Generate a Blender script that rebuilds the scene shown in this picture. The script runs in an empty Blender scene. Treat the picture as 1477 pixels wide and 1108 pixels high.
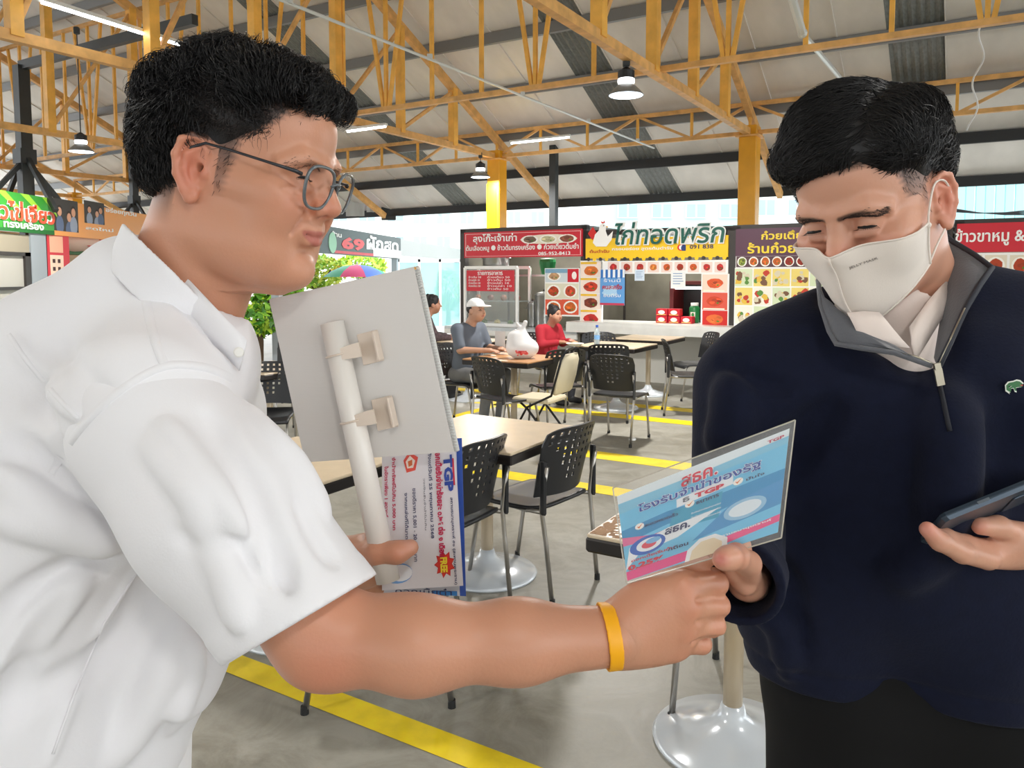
import bpy, bmesh, math, random
import numpy as np
from mathutils import Vector, Matrix
random.seed(7); np.random.seed(7)
PI = math.pi
SC = bpy.context.scene
COL = SC.collection

# ------------------------------------------------------------------ camera
F_PX, W_PX, H_PX = 1110.0, 1477.0, 1108.0
PITCH = math.radians(4.0)
EYE = Vector((0, 0, 1.55))
SHIFT = (math.tan(PITCH) * F_PX - 156.0) / W_PX
cd = bpy.data.cameras.new('camera'); cam = bpy.data.objects.new('camera', cd); COL.objects.link(cam)
cd.sensor_fit = 'HORIZONTAL'; cd.sensor_width = 36.0; cd.lens = 36.0 * F_PX / W_PX
cd.shift_y = SHIFT; cd.clip_start = .02; cd.clip_end = 500
cam.location = EYE; cam.rotation_euler = (PI / 2 - PITCH, 0, 0)
SC.camera = cam

# ------------------------------------------------------------------ sky, sun, exposure
SC.view_settings.view_transform = 'Standard'; SC.view_settings.look = 'None'
SC.view_settings.gamma = 1.0; SC.view_settings.use_curve_mapping = False
SC.view_settings.exposure = 1.86
wd = bpy.data.worlds.new('world'); SC.world = wd; wd.use_nodes = True
bg = wd.node_tree.nodes['Background']
bg.inputs['Color'].default_value = (0.93, 0.97, 1.0, 1); bg.inputs['Strength'].default_value = 1.0

# ------------------------------------------------------------------ ray helpers: a pixel of the 1477x1108 frame becomes a point of the place
def ray(px, py):
    sx = (px - W_PX / 2) / F_PX; sy = (H_PX / 2 - py) / F_PX + SHIFT * W_PX / F_PX
    return Vector((sx, math.cos(PITCH) + sy * math.sin(PITCH), -math.sin(PITCH) + sy * math.cos(PITCH)))
def at(px, py, Y):                      # the point at distance Y into the hall
    d = ray(px, py); return EYE + d * (Y / d.y)
def on_z(px, py, z):                    # the point at height z
    d = ray(px, py); return EYE + d * ((z - EYE.z) / d.z)
ANG = math.radians(-31.0)
R = Vector((math.cos(ANG), math.sin(ANG), 0)); D = Vector((-math.sin(ANG), math.cos(ANG), 0)); UP = Vector((0, 0, 1))
O = Vector((-.28, 14.5, 0))             # foot of one yellow column; the hall's own axes are R (along the stalls) and D (away)
def on_plane(px, py, d):                # hall coordinates (r, z) of the pixel on the upright plane at depth d of the hall
    v = ray(px, py); t = ((O + D * d - EYE).dot(D)) / v.dot(D)
    p = EYE + v * t; return (p - O).dot(R), p.z
def hall(r, d, z=0): return O + R * r + D * d + UP * z
# ------------------------------------------------------------------ materials
def lin(c):
    c = c / 255.0
    return c / 12.92 if c <= .04045 else ((c + .055) / 1.055) ** 2.4
MATS = {}
def M(name, rgb, rough=.5, metal=0., noise=None, bump=None, emit=0, spec=.5, trans=0, alpha=1., sheen=0, sss=0, attr=None, coat=0):
    if name in MATS: return MATS[name]
    m = bpy.data.materials.new(name); m.use_nodes = True; MATS[name] = m
    nt = m.node_tree; b = nt.nodes['Principled BSDF']; L = nt.links
    col = tuple(lin(v) for v in rgb) + (1,)
    b.inputs['Base Color'].default_value = col; b.inputs['Roughness'].default_value = rough
    b.inputs['Metallic'].default_value = metal; b.inputs['Specular IOR Level'].default_value = spec
    if emit: b.inputs['Emission Color'].default_value = col; b.inputs['Emission Strength'].default_value = emit
    if trans: b.inputs['Transmission Weight'].default_value = trans
    if alpha < 1: b.inputs['Alpha'].default_value = alpha
    if sheen: b.inputs['Sheen Weight'].default_value = sheen
    if coat: b.inputs['Coat Weight'].default_value = coat
    if sss:
        b.inputs['Subsurface Weight'].default_value = sss; b.inputs['Subsurface Radius'].default_value = (.012, .005, .003); b.inputs['Subsurface Scale'].default_value = .6
    src = None
    if attr:
        a = nt.nodes.new('ShaderNodeAttribute'); a.attribute_name = attr; src = a.outputs['Color']
        L.new(src, b.inputs['Base Color'])
    tc = nt.nodes.new('ShaderNodeTexCoord')
    if noise:
        sc, amt = noise[0], noise[1]
        n = nt.nodes.new('ShaderNodeTexNoise'); n.inputs['Scale'].default_value = sc; n.inputs['Detail'].default_value = 6
        mp = nt.nodes.new('ShaderNodeMapping'); mp.inputs['Scale'].default_value = noise[2] if len(noise) > 2 else (1, 1, 1)
        L.new(tc.outputs['Object'], mp.inputs['Vector']); L.new(mp.outputs['Vector'], n.inputs['Vector'])
        mr = nt.nodes.new('ShaderNodeMapRange'); mr.inputs['From Min'].default_value = .3; mr.inputs['From Max'].default_value = .7
        mr.inputs['To Min'].default_value = 1 - amt; mr.inputs['To Max'].default_value = 1 + amt
        L.new(n.outputs['Fac'], mr.inputs['Value'])
        mx = nt.nodes.new('ShaderNodeMix'); mx.data_type = 'RGBA'; mx.blend_type = 'MULTIPLY'; mx.inputs['Factor'].default_value = 1
        if src: L.new(src, mx.inputs['A'])
        else: mx.inputs['A'].default_value = col
        L.new(mr.outputs['Result'], mx.inputs['B']); L.new(mx.outputs['Result'], b.inputs['Base Color'])
    if bump:
        n = nt.nodes.new('ShaderNodeTexNoise'); n.inputs['Scale'].default_value = bump[0]; n.inputs['Detail'].default_value = 4
        mp = nt.nodes.new('ShaderNodeMapping'); mp.inputs['Scale'].default_value = bump[2] if len(bump) > 2 else (1, 1, 1)
        L.new(tc.outputs['Object'], mp.inputs['Vector']); L.new(mp.outputs['Vector'], n.inputs['Vector'])
        bp = nt.nodes.new('ShaderNodeBump'); bp.inputs['Strength'].default_value = bump[1]; bp.inputs['Distance'].default_value = .01
        L.new(n.outputs['Fac'], bp.inputs['Height']); L.new(bp.outputs['Normal'], b.inputs['Normal'])
    return m

# ------------------------------------------------------------------ objects
def tag(o, label=None, cat=None, group=None, kind=None):
    if label: o['label'] = label
    if cat: o['category'] = cat
    if group: o['group'] = group
    if kind: o['kind'] = kind
    return o
def thing(name, label, cat, loc=(0, 0, 0), rz=0, group=None, kind=None):
    o = bpy.data.objects.new(name, None); COL.objects.link(o); o.empty_display_size = .1
    o.location = loc; o.rotation_euler = (0, 0, rz)
    return tag(o, label, cat, group, kind)
def copy_tree(o, parent=None):
    c = o.copy(); COL.objects.link(c); c.parent = parent
    for ch in o.children: copy_tree(ch, c)
    return c
def link_mesh(name, me, mat, parent=None, smooth=False):
    ob = bpy.data.objects.new(name, me); COL.objects.link(ob)
    if mat is not None: me.materials.append(mat)
    if parent is not None: ob.parent = parent
    if smooth: me.polygons.foreach_set('use_smooth', [True] * len(me.polygons))
    return ob
class MB:
    def __init__(s): s.v = []; s.f = []
    def add(s, vs, fs):
        k = len(s.v); s.v += [tuple(v) for v in vs]; s.f += [tuple(i + k for i in f) for f in fs]; return s
    def box(s, c, size, ax=None):
        c = Vector(c); ax = ax or (Vector((1, 0, 0)), Vector((0, 1, 0)), Vector((0, 0, 1)))
        a, b, e = (Vector(ax[i]) * size[i] / 2 for i in range(3)); vs = []
        for k in (-1, 1):
            for i, j in ((-1, -1), (1, -1), (1, 1), (-1, 1)): vs.append(c + a * i + b * j + e * k)
        return s.add(vs, [(3, 2, 1, 0), (4, 5, 6, 7), (0, 1, 5, 4), (1, 2, 6, 5), (2, 3, 7, 6), (3, 0, 4, 7)])
    def bx(s, x0, x1, y0, y1, z0, z1): return s.box(((x0 + x1) / 2, (y0 + y1) / 2, (z0 + z1) / 2), (abs(x1 - x0), abs(y1 - y0), abs(z1 - z0)))
    def rbox(s, c, size, ax=None, bev=.01):          # box with bevelled upright edges and top rim
        c = Vector(c); ax = ax or (Vector((1, 0, 0)), Vector((0, 1, 0)), Vector((0, 0, 1)))
        ax = [Vector(a) for a in ax]; hx, hy, hz = (q / 2 for q in size)
        bev = min(bev, hx * .9, hy * .9, hz * .9)
        def ring(ix, iy, z):
            x, y = hx - ix, hy - iy; b = bev
            return [c + ax[0] * p + ax[1] * q + ax[2] * z for p, q in ((-x + b, -y), (x - b, -y), (x, -y + b), (x, y - b), (x - b, y), (-x + b, y), (-x, y - b), (-x, -y + b))]
        rs = [ring(bev * .6, bev * .6, -hz), ring(0, 0, -hz + bev), ring(0, 0, hz - bev), ring(bev * .6, bev * .6, hz)]
        return s.rings(rs, True, True)
    def rings(s, rs, cap0=False, cap1=False, closed=True):
        n = len(rs[0]); k = len(s.v)
        for r in rs: s.v += [tuple(p) for p in r]
        for i in range(len(rs) - 1):
            for j in range(n if closed else n - 1):
                a, b = k + i * n + j, k + i * n + (j + 1) % n
                s.f.append((a, b, b + n, a + n))
        if cap0: s.f.append(tuple(k + j for j in reversed(range(n))))
        if cap1: s.f.append(tuple(k + (len(rs) - 1) * n + j for j in range(n)))
        return s
    def bar(s, p0, p1, w, h=None, up=(0, 0, 1)):      # square bar between two points
        p0, p1 = Vector(p0), Vector(p1); h = h or w; d = (p1 - p0); l = d.length; d.normalize(); up = Vector(up)
        if abs(d.dot(up)) > .98: up = Vector((1, 0, 0))
        x = d.cross(up).normalized(); u = x.cross(d)
        return s.box((p0 + p1) / 2, (w, l, h), (x, d, u))
    def tube(s, pts, r, n=8, caps=True):
        pts = [Vector(p) for p in pts]; rs = []; rad = r if hasattr(r, '__len__') else [r] * len(pts)
        d0 = (pts[1] - pts[0]).normalized(); ref = Vector((0, 0, 1)) if abs(d0.z) < .9 else Vector((1, 0, 0))
        x = d0.cross(ref).normalized()
        for i, p in enumerate(pts):
            d = (pts[min(i + 1, len(pts) - 1)] - pts[max(i - 1, 0)]).normalized()
            x = (x - d * x.dot(d)).normalized(); y = d.cross(x)
            rs.append([p + (x * math.cos(2 * PI * k / n) + y * math.sin(2 * PI * k / n)) * rad[i] for k in range(n)])
        return s.rings(rs, caps, caps)
    def lathe(s, prof, c=(0, 0, 0), n=24, cap=True):
        c = Vector(c)
        return s.rings([[c + Vector((r * math.cos(2 * PI * k / n), r * math.sin(2 * PI * k / n), z)) for k in range(n)] for r, z in prof], cap, cap)
    def ball(s, c, r, n=10, m=6):
        c = Vector(c); rr = r if hasattr(r, '__len__') else (r, r, r); rs = []
        for i in range(m + 1):
            a = -PI / 2 + PI * i / m; ca = max(math.cos(a), .02)
            rs.append([c + Vector((rr[0] * ca * math.cos(2 * PI * k / n), rr[1] * ca * math.sin(2 * PI * k / n), rr[2] * math.sin(a))) for k in range(n)])
        return s.rings(rs, True, True)
    def prism(s, poly, o, ax, ay, n, th):             # 2D outline extruded by th along n
        o, ax, ay, n = Vector(o), Vector(ax), Vector(ay), Vector(n)
        a = [o + ax * x + ay * y for x, y in poly]; return s.rings([a, [p + n * th for p in a]], True, True)
    def build(s, name, mat, parent=None, smooth=False):
        me = bpy.data.meshes.new(name); me.from_pydata(s.v, [], s.f); me.update()
        return link_mesh(name, me, mat, parent, smooth)
def smooth_by_angle(ob, deg=40):
    me = ob.data; me.polygons.foreach_set('use_smooth', [True] * len(me.polygons))
    bm = bmesh.new(); bm.from_mesh(me)
    for e in bm.edges:
        if len(e.link_faces) == 2 and e.calc_face_angle(0) > math.radians(deg): e.smooth = False
    bm.to_mesh(me); bm.free(); return ob

def lettering(parent, s, c, xd, yd, w, h, mat, bold=0., name='lettering', depth=.004, shear=0):
    """the words s, fitted into w by h about c, standing proud of the surface by depth"""
    cu = bpy.data.curves.new('t', 'FONT'); cu.body = s; cu.align_x = 'CENTER'; cu.align_y = 'CENTER'
    cu.offset = bold; cu.extrude = .02; cu.resolution_u = 2; cu.shear = shear
    ob = bpy.data.objects.new('t', cu); COL.objects.link(ob)
    dg = bpy.context.evaluated_depsgraph_get(); me = bpy.data.meshes.new_from_object(ob.evaluated_get(dg))
    bpy.data.objects.remove(ob); bpy.data.curves.remove(cu)
    n = len(me.vertices); co = np.empty(n * 3); me.vertices.foreach_get('co', co); co = co.reshape(-1, 3)
    lo, hi = co.min(0), co.max(0); mid = (lo + hi) / 2; sz = np.maximum(hi - lo, 1e-6)
    q = (co - mid) / sz * np.array([w, h, depth]); q[:, 2] += depth * .5
    xd, yd = Vector(xd).normalized(), Vector(yd).normalized(); zd = xd.cross(yd).normalized(); B = np.array([xd, yd, zd])
    p = q @ B + np.array(Vector(c)); me.vertices.foreach_set('co', p.ravel()); me.name = name
    me.materials.clear(); me.update()
    return link_mesh(name, me, mat, parent)
def panel(parent, name, mat, c, xd, yd, w, h, th=.01):
    xd, yd = Vector(xd).normalized(), Vector(yd).normalized(); return MB().box(Vector(c) + xd.cross(yd) * th / 2, (w, h, th), (xd, yd, xd.cross(yd))).build(name, mat, parent)

# ------------------------------------------------------------------ implicit surfaces (bodies, cloth): distance field on a grid, then surface nets
class Vol:
    def __init__(s, lo, hi, h):
        s.lo = np.array(lo, np.float32); s.h = h
        s.n = np.ceil((np.array(hi) - s.lo) / h).astype(int) + 1
        s.a = np.full(s.n, .05, np.float32)
    def win(s, lo, hi):
        i0 = np.clip(np.floor((np.array(lo) - s.lo) / s.h).astype(int), 0, s.n); i1 = np.clip(np.ceil((np.array(hi) - s.lo) / s.h).astype(int) + 1, 0, s.n)
        sl = tuple(slice(a, b) for a, b in zip(i0, i1))
        ax = [(s.lo[k] + s.h * np.arange(i0[k], i1[k])).astype(np.float32) for k in range(3)]
        return sl, ax[0][:, None, None], ax[1][None, :, None], ax[2][None, None, :]
    def merge(s, sl, f, k, op):
        a = s.a[sl]
        if op == 'sub': a, f = -a, f
        if op == 'int': a, f = -a, -f
        k = max(k, 1e-5); hh = np.maximum(k - np.abs(a - f), 0) / k; r = np.minimum(a, f) - hh * hh * k * .25
        s.a[sl] = -r if op in ('sub', 'int') else r
    def cap(s, a, b, ra, rb=None, k=.01, op='add', flat=None):      # tapered capsule
        a, b = np.array(a, float), np.array(b, float); rb = ra if rb is None else rb; m = max(ra, rb) + k + .02
        sl, x, y, z = s.win(np.minimum(a, b) - m, np.maximum(a, b) + m)
        if 0 in s.a[sl].shape: return s
        d = b - a; L2 = max(float(d @ d), 1e-12)
        t = np.clip(((x - a[0]) * d[0] + (y - a[1]) * d[1] + (z - a[2]) * d[2]) / L2, 0, 1)
        f = np.sqrt((x - a[0] - t * d[0]) ** 2 + (y - a[1] - t * d[1]) ** 2 + (z - a[2] - t * d[2]) ** 2) - (ra + (rb - ra) * t)
        s.merge(sl, f, k, op); return s
    def chain(s, pts, rs, k=.01, op='add'):
        rs = rs if hasattr(rs, '__len__') else [rs] * len(pts)
        for i in range(len(pts) - 1): s.cap(pts[i], pts[i + 1], rs[i], rs[i + 1], k, op)
        return s
    def ell(s, c, r, k=.01, op='add', rot=None):                    # ellipsoid, rot: 3x3 whose rows are its axes
        c, r = np.array(c, float), np.array(r, float) * np.ones(3); m = r.max() + k + .02
        sl, x, y, z = s.win(c - m, c + m)
        if 0 in s.a[sl].shape: return s
        x, y, z = x - c[0], y - c[1], z - c[2]
        if rot is not None:
            q = np.array(rot); x, y, z = (q[i][0] * x + q[i][1] * y + q[i][2] * z for i in range(3))
        k0 = np.sqrt((x / r[0]) ** 2 + (y / r[1]) ** 2 + (z / r[2]) ** 2); k1 = np.sqrt((x / r[0] ** 2) ** 2 + (y / r[1] ** 2) ** 2 + (z / r[2] ** 2) ** 2)
        s.merge(sl, k0 * (k0 - 1) / np.maximum(k1, 1e-6), k, op); return s
    def plane(s, p, n, k=.004, op='int'):                           # keeps the side against n
        n = np.array(Vector(n).normalized()); sl, x, y, z = s.win(s.lo, s.lo + s.h * s.n)
        s.merge(sl, (x - p[0]) * n[0] + (y - p[1]) * n[1] + (z - p[2]) * n[2], k, op); return s
    def fn(s, lo, hi, f, k=.01, op='add'):
        sl, x, y, z = s.win(lo, hi)
        if 0 in s.a[sl].shape: return s
        s.merge(sl, f(x, y, z).astype(np.float32), k, op); return s
    def mesh(s):
        a = s.a; sg = a < 0; n = a.shape
        c = np.zeros([n[0] - 1, n[1] - 1, n[2] - 1], np.int8)
        for i in (0, 1):
            for j in (0, 1):
                for k in (0, 1): c += sg[i:n[0] - 1 + i, j:n[1] - 1 + j, k:n[2] - 1 + k]
        ii = np.argwhere((c > 0) & (c < 8)); m = len(ii)
        idx = np.full(c.shape, -1, np.int32); idx[tuple(ii.T)] = np.arange(m)
        acc = np.zeros((m, 3)); cnt = np.zeros(m)
        cor = [(i, j, k) for i in (0, 1) for j in (0, 1) for k in (0, 1)]
        val = {q: a[ii[:, 0] + q[0], ii[:, 1] + q[1], ii[:, 2] + q[2]] for q in cor}
        for p in cor:
            for ax in range(3):
                if p[ax] == 0:
                    q = list(p); q[ax] = 1; q = tuple(q); v0, v1 = val[p], val[q]; cr = (v0 < 0) != (v1 < 0)
                    t = np.where(cr, v0 / np.where(cr, v0 - v1, 1), 0)
                    e = np.array(p, float)[None] + 0 * acc; e[:, ax] = t; acc[cr] += e[cr]; cnt[cr] += 1
        vs = s.lo + s.h * (ii + acc / np.maximum(cnt, 1)[:, None]); fs = []
        for ax in range(3):
            b, d = (ax + 1) % 3, (ax + 2) % 3
            s0 = [slice(None)] * 3; s1 = [slice(None)] * 3; s0[ax] = slice(0, n[ax] - 1); s1[ax] = slice(1, n[ax])
            for q in (b, d): s0[q] = slice(1, n[q] - 1); s1[q] = slice(1, n[q] - 1)
            A, B = sg[tuple(s0)], sg[tuple(s1)]
            for flip, msk in ((0, A & ~B), (1, ~A & B)):
                e = np.argwhere(msk)
                if not len(e): continue
                e[:, b] += 1; e[:, d] += 1; q = []
                for ob, od in ((0, 0), (-1, 0), (-1, -1), (0, -1)):
                    g = e.copy(); g[:, b] += ob; g[:, d] += od; q.append(idx[g[:, 0], g[:, 1], g[:, 2]])
                q = np.stack(q, 1); fs.append(q[:, ::-1] if flip else q)
        fs = np.concatenate(fs) if fs else np.zeros((0, 4), int)
        return vs, fs
def relax(vs, fs, it=1, lam=.5):
    e = np.concatenate([fs[:, [0, 1]], fs[:, [1, 2]], fs[:, [2, 3]], fs[:, [3, 0]]])
    for _ in range(it):
        acc = np.zeros_like(vs); cnt = np.zeros(len(vs))
        for k in range(3): acc[:, k] = np.bincount(e[:, 0], vs[e[:, 1], k], len(vs)) + np.bincount(e[:, 1], vs[e[:, 0], k], len(vs))
        cnt = np.bincount(e[:, 0], minlength=len(vs)) + np.bincount(e[:, 1], minlength=len(vs))
        vs = vs + lam * (acc / np.maximum(cnt, 1)[:, None] - vs)
    return vs
def solid(name, parts, mat, parent=None, colour=None, rel=1, xf=None):
    """parts: Vols (or (vs, fs)) joined into one smooth mesh; colour(vs) gives its own colour per vertex"""
    V, Fc, k = [], [], 0
    for p in parts:
        vs, fs = p.mesh() if isinstance(p, Vol) else p
        if rel and len(fs): vs = relax(vs, fs, rel)
        V.append(vs); Fc.append(fs + k); k += len(vs)
    vs, fs = np.concatenate(V), np.concatenate(Fc)
    if xf is not None:
        loc = vs.copy(); Mx = np.array(xf); vs = vs @ Mx[:3, :3].T + Mx[:3, 3]
    else: loc = vs
    me = bpy.data.meshes.new(name); me.vertices.add(len(vs)); me.vertices.foreach_set('co', vs.astype(np.float32).ravel())
    me.loops.add(len(fs) * 4); me.loops.foreach_set('vertex_index', fs.astype(np.int32).ravel())
    me.polygons.add(len(fs)); me.polygons.foreach_set('loop_start', np.arange(0, len(fs) * 4, 4, dtype=np.int32))
    me.update(calc_edges=True)
    if colour is not None:
        c = colour(loc); at_ = me.color_attributes.new('tint', 'FLOAT_COLOR', 'POINT')
        at_.data.foreach_set('color', np.concatenate([c, np.ones((len(c), 1))], 1).astype(np.float32).ravel())
    return link_mesh(name, me, mat, parent, True)
# ------------------------------------------------------------------ the hall: floor, roof, steelwork
def floor_material():
    m = M('concrete', (170, 167, 156), .5, noise=(1.3, .18), bump=(60, .04)); nt = m.node_tree; b = nt.nodes['Principled BSDF']; L = nt.links
    tc = nt.nodes.new('ShaderNodeTexCoord'); col = b.inputs['Base Color'].links[0].from_socket
    n = nt.nodes.new('ShaderNodeTexNoise'); n.inputs['Scale'].default_value = 3.2; n.inputs['Detail'].default_value = 9; n.inputs['Roughness'].default_value = .7; n.inputs['Distortion'].default_value = 1.2
    L.new(tc.outputs['Object'], n.inputs['Vector'])
    cr = nt.nodes.new('ShaderNodeValToRGB'); e = cr.color_ramp.elements
    e[0].position, e[0].color = .36, (.62, .6, .55, 1); e[1].position, e[1].color = .6, (1, 1, 1, 1)
    L.new(n.outputs['Fac'], cr.inputs['Fac'])
    mx = nt.nodes.new('ShaderNodeMix'); mx.data_type = 'RGBA'; mx.blend_type = 'MULTIPLY'; mx.inputs['Factor'].default_value = .8
    L.new(col, mx.inputs['A']); L.new(cr.outputs['Color'], mx.inputs['B']); L.new(mx.outputs['Result'], b.inputs['Base Color'])
    mr = nt.nodes.new('ShaderNodeMapRange'); mr.inputs['To Min'].default_value = .28; mr.inputs['To Max'].default_value = .6
    L.new(n.outputs['Fac'], mr.inputs['Value']); L.new(mr.outputs['Result'], b.inputs['Roughness'])
    return m
flo = tag(bpy.data.objects.new('floor', None), kind='structure'); COL.objects.link(flo); flo.location = O; flo.rotation_euler = (0, 0, ANG)
MB().bx(-19, 28, -29, 4, -.2, 0).build('concrete_slab', floor_material(), flo)
MB().bx(-70, 70, 4, 90, -.25, -.06).build('ground', M('asphalt', (206, 205, 200), .9, noise=(.8, .1)), tag(thing('floor_outside', None, None, O, ANG), kind='structure'))
for i_, bx_ in enumerate(((-70, -19, -60, 4), (28, 80, -60, 4), (-19, 28, -60, -29))): MB().bx(*bx_, -.25, -.06).build('ground', M('asphalt', (170, 170, 168), .9), bpy.data.objects['floor_outside'])
yel = M('line_paint', (255, 224, 24), .55, noise=(9, .12), bump=(80, .05))
def floor_pt(px, py):
    p = on_z(px, py, 0) - O; return p.dot(R), p.dot(D)
def paint_line(px, ya, yb, r0, r1):               # a painted stripe along R, upper edge at pixel (px, ya), lower edge at (px, yb)
    d1, d0 = floor_pt(px, ya)[1], floor_pt(px, yb)[1]
    n = 14; vs = []
    for i in range(n + 1):
        r = r0 + (r1 - r0) * i / n
        vs += [(r, d0, .002), (r, d1, .002)]
    me = MB().add(vs, [(2 * i, 2 * i + 2, 2 * i + 3, 2 * i + 1) for i in range(n)]); me.build('painted_line', yel, flo)
paint_line(520, 1010, 1047, 2.6, 11)
paint_line(930, 660, 671, 1.2, 12)
paint_line(800, 690, 702, 1.5, 12)
paint_line(900, 598, 604, 1.2, 12)
paint_line(930, 584, 589, .9, 12)
r, d = floor_pt(722, 583)
MB().bx(r - .06, r + .06, d - 1.3, d + .6, 0, .002).build('painted_line', yel, flo)

EAVE, RIDGE, SLOPE, ZR = 2.5, -13.2, .47, 4.36
def zr(d): return ZR - SLOPE * d
cei = tag(bpy.data.objects.new('ceiling', None), kind='structure'); COL.objects.link(cei); cei.location = O; cei.rotation_euler = (0, 0, ANG)
def roof_r(px, py):
    v = ray(px, py); nrm = UP + D * SLOPE; p0 = O + UP * ZR; t = (p0 - EYE).dot(nrm) / v.dot(nrm); return (EYE + v * t - O).dot(R)
sky_r = [roof_r(953, 262), roof_r(1322, 60), roof_r(572, 196)]
foil = M('roof_foil', (226, 222, 218), .45, .1, noise=(2.2, .1, (1, .3, 1)), bump=(14, .12))
clear = M('skylight_sheet', (118, 122, 122), .35, 0, noise=(40, .2, (1, .02, 1)))
def sheet(r0, r1, ribbed=False):
    n = 13 if ribbed else 1; mb = MB(); a, b = zr(EAVE), zr(RIDGE); pts = []
    for i in range(n + 1):
        r = r0 + (r1 - r0) * i / n; dz = (.03 if i % 2 else 0) if ribbed else 0
        pts.append((r, dz))
    if not ribbed: pts = [(r0, -.022), (r0 + .012, -.022), (r0 + .016, 0), (r1 - .002, 0)]
    mb.rings([[(r, EAVE, a + dz - .05) for r, dz in pts] + [(pts[-1][0], EAVE, a + .04), (pts[0][0], EAVE, a + .04)],
              [(r, RIDGE, b + dz - .05) for r, dz in pts] + [(pts[-1][0], RIDGE, b + .04), (pts[0][0], RIDGE, b + .04)]], True, True)
    return mb
r = -18.6
while r < 27.6:
    e = r + 1.08; cuts = [s for s in sky_r if r < s < e]
    if cuts:
        s = cuts[0]; lo, hi = s - .33, s + .33
        if lo - r > .08: sheet(r, lo).build('roof_sheet', foil, cei)
        sheet(lo, hi, True).build('skylight_sheet', clear, cei); r = hi
        continue
    nx = [s - .33 for s in sky_r if r < s - .33 < e]
    if nx: e = nx[0]
    sheet(r, e).build('roof_sheet', foil, cei); r = e
BACK = -29.0
def zb(d): return zr(RIDGE) + SLOPE * (d - RIDGE)
for i in range(16):                                   # the far side of the roof, behind the camera
    r0, r1 = -18.6 + i * 3, -15.62 + i * 3; a, b = zr(RIDGE), zb(BACK)
    MB().rings([[(r0, RIDGE, a - .05), (r1, RIDGE, a - .05), (r1, RIDGE, a + .04), (r0, RIDGE, a + .04)], [(r0, BACK, b - .05), (r1, BACK, b - .05), (r1, BACK, b + .04), (r0, BACK, b + .04)]], True, True).build('roof_sheet', foil, cei)
pur = M('purlin_steel', (128, 130, 132), .5, .3); purd = M('eave_steel', (40, 42, 44), .5, .2)
d = 2.42; k = 0
while d > RIDGE:
    z = zr(d) - .13
    MB().bx(-18.6, 27.8, d - .035, d + .035, z - .09, z + .075).build('purlin', purd if k < 2 else pur, cei); d -= 1.12; k += 1

tan_ = M('truss_paint', (238, 178, 78), .5, 0, noise=(5, .16), bump=(30, .05)); tan2 = M('truss_paint_rusty', (220, 168, 100), .55, 0, noise=(7, .2))
colp = M('column_yellow', (226, 158, 12), .45, noise=(3, .1)); colp2 = M('column_bright_yellow', (252, 206, 4), .4)
dark = M('dark_steel', (58, 62, 64), .5, .3, noise=(6, .1))
ZB = 3.76; STEP = 1.4
def main_truss(r, label):
    t = thing('roof_truss', label, 'roof truss', hall(r, 0), ANG, 'main roof trusses')
    zt = lambda d: zr(d) - .30
    MB().bar((0, 2.25, zt(2.25)), (0, -13, zt(-13)), .09, .13).build('top_chord', tan2, t)
    MB().bar((0, .15, ZB), (0, -13, ZB), .09, .1).build('bottom_chord', tan2, t)
    for i in range(0, 10):
        d = -STEP * i if i else -.02
        if i: MB().bar((0, d, ZB), (0, d, zt(d)), .12 if i != 2 else .09, .12).build('web_post', tan_, t)
        d2 = -STEP * (i + 1)
        if d2 > -13 and i: MB().bar((0, d, zt(d) - .05), (0, d2, ZB + .05), .05).build('diagonal', tan2, t)
    return t
main_truss(0, 'tan roof truss that ends on the yellow column behind the red soup stall')
main_truss(4.63, 'tan roof truss that ends on the yellow column beside the purple noodle stall')
main_truss(-4.63, 'tan roof truss left of the seated diners, its lower beam running behind the curly head')
main_truss(-9.26, 'tan roof truss second to the left of the red soup stall')
main_truss(-13.89, 'leftmost and farthest tan roof truss above the green food sign')
def cross_truss(d, r0, r1, z0, z1, step, label, flat):
    t = thing('cross_truss', label, 'cross truss', hall(0, d), ANG)
    MB().bar((r0, 0, z0), (r1, 0, z0), .07, .06).build('bottom_chord', tan2, t); MB().bar((r0, 0, z1), (r1, 0, z1), .06, .06).build('top_chord', tan2, t)
    n = int((r1 - r0) / step)
    for i in range(n + 1):
        x = r0 + i * step
        MB().bar((x, 0, z0), (x, 0, z1), .045 if not flat else .04).build('web_post', tan_, t)
        if flat:
            if i < n: MB().bar((x, 0, z0 if i % 2 else z1), (x + step, 0, z1 if i % 2 else z0), .04).build('diagonal', tan2, t)
        elif i % 3 == 1 and i < n:
            for s in (-1, 1): MB().bar((x + s * .05, 0, z0 + .03), (x + s * step * .55, 0, z1), .045).build('diagonal', tan_, t)
cross_truss(0, -13.89, 10.5, ZB, ZB + .44, 4.63 / 5, 'low zigzag tan truss joining the heads of the yellow columns', True)
cross_truss(-4.05, -9.26, 9.26, ZB + .05, zr(-4.05) - .2, 4.63 / 6, 'tall tan cross truss with upright rods hanging across the hall', False)

def column(r, label):
    c = thing('column', label, 'column', hall(r, 0), ANG, 'yellow steel columns')
    MB().rbox((0, 0, ZB / 2 + .05), (.27, .27, ZB + .1), bev=.012).build('shaft', colp, c); MB().rbox((0, 0, ZB - .06), (.36, .36, .025), bev=.004).build('cap_plate', tan2, c)
    MB().bx(-.2, .2, -.2, .2, 0, .02).build('base_plate', dark, c)
    if r == 0: MB().bx(-.14, .07, -.142, -.135, 1.6, 3.25).build('bright_yellow_patch', colp2, c)  # patch of brighter yellow on the near face of this shaft
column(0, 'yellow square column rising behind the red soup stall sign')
column(4.63, 'ochre square column between the fried chicken stall and the purple stall')
column(-13.89, 'small far yellow column behind the green sign at the hall edge')

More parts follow.
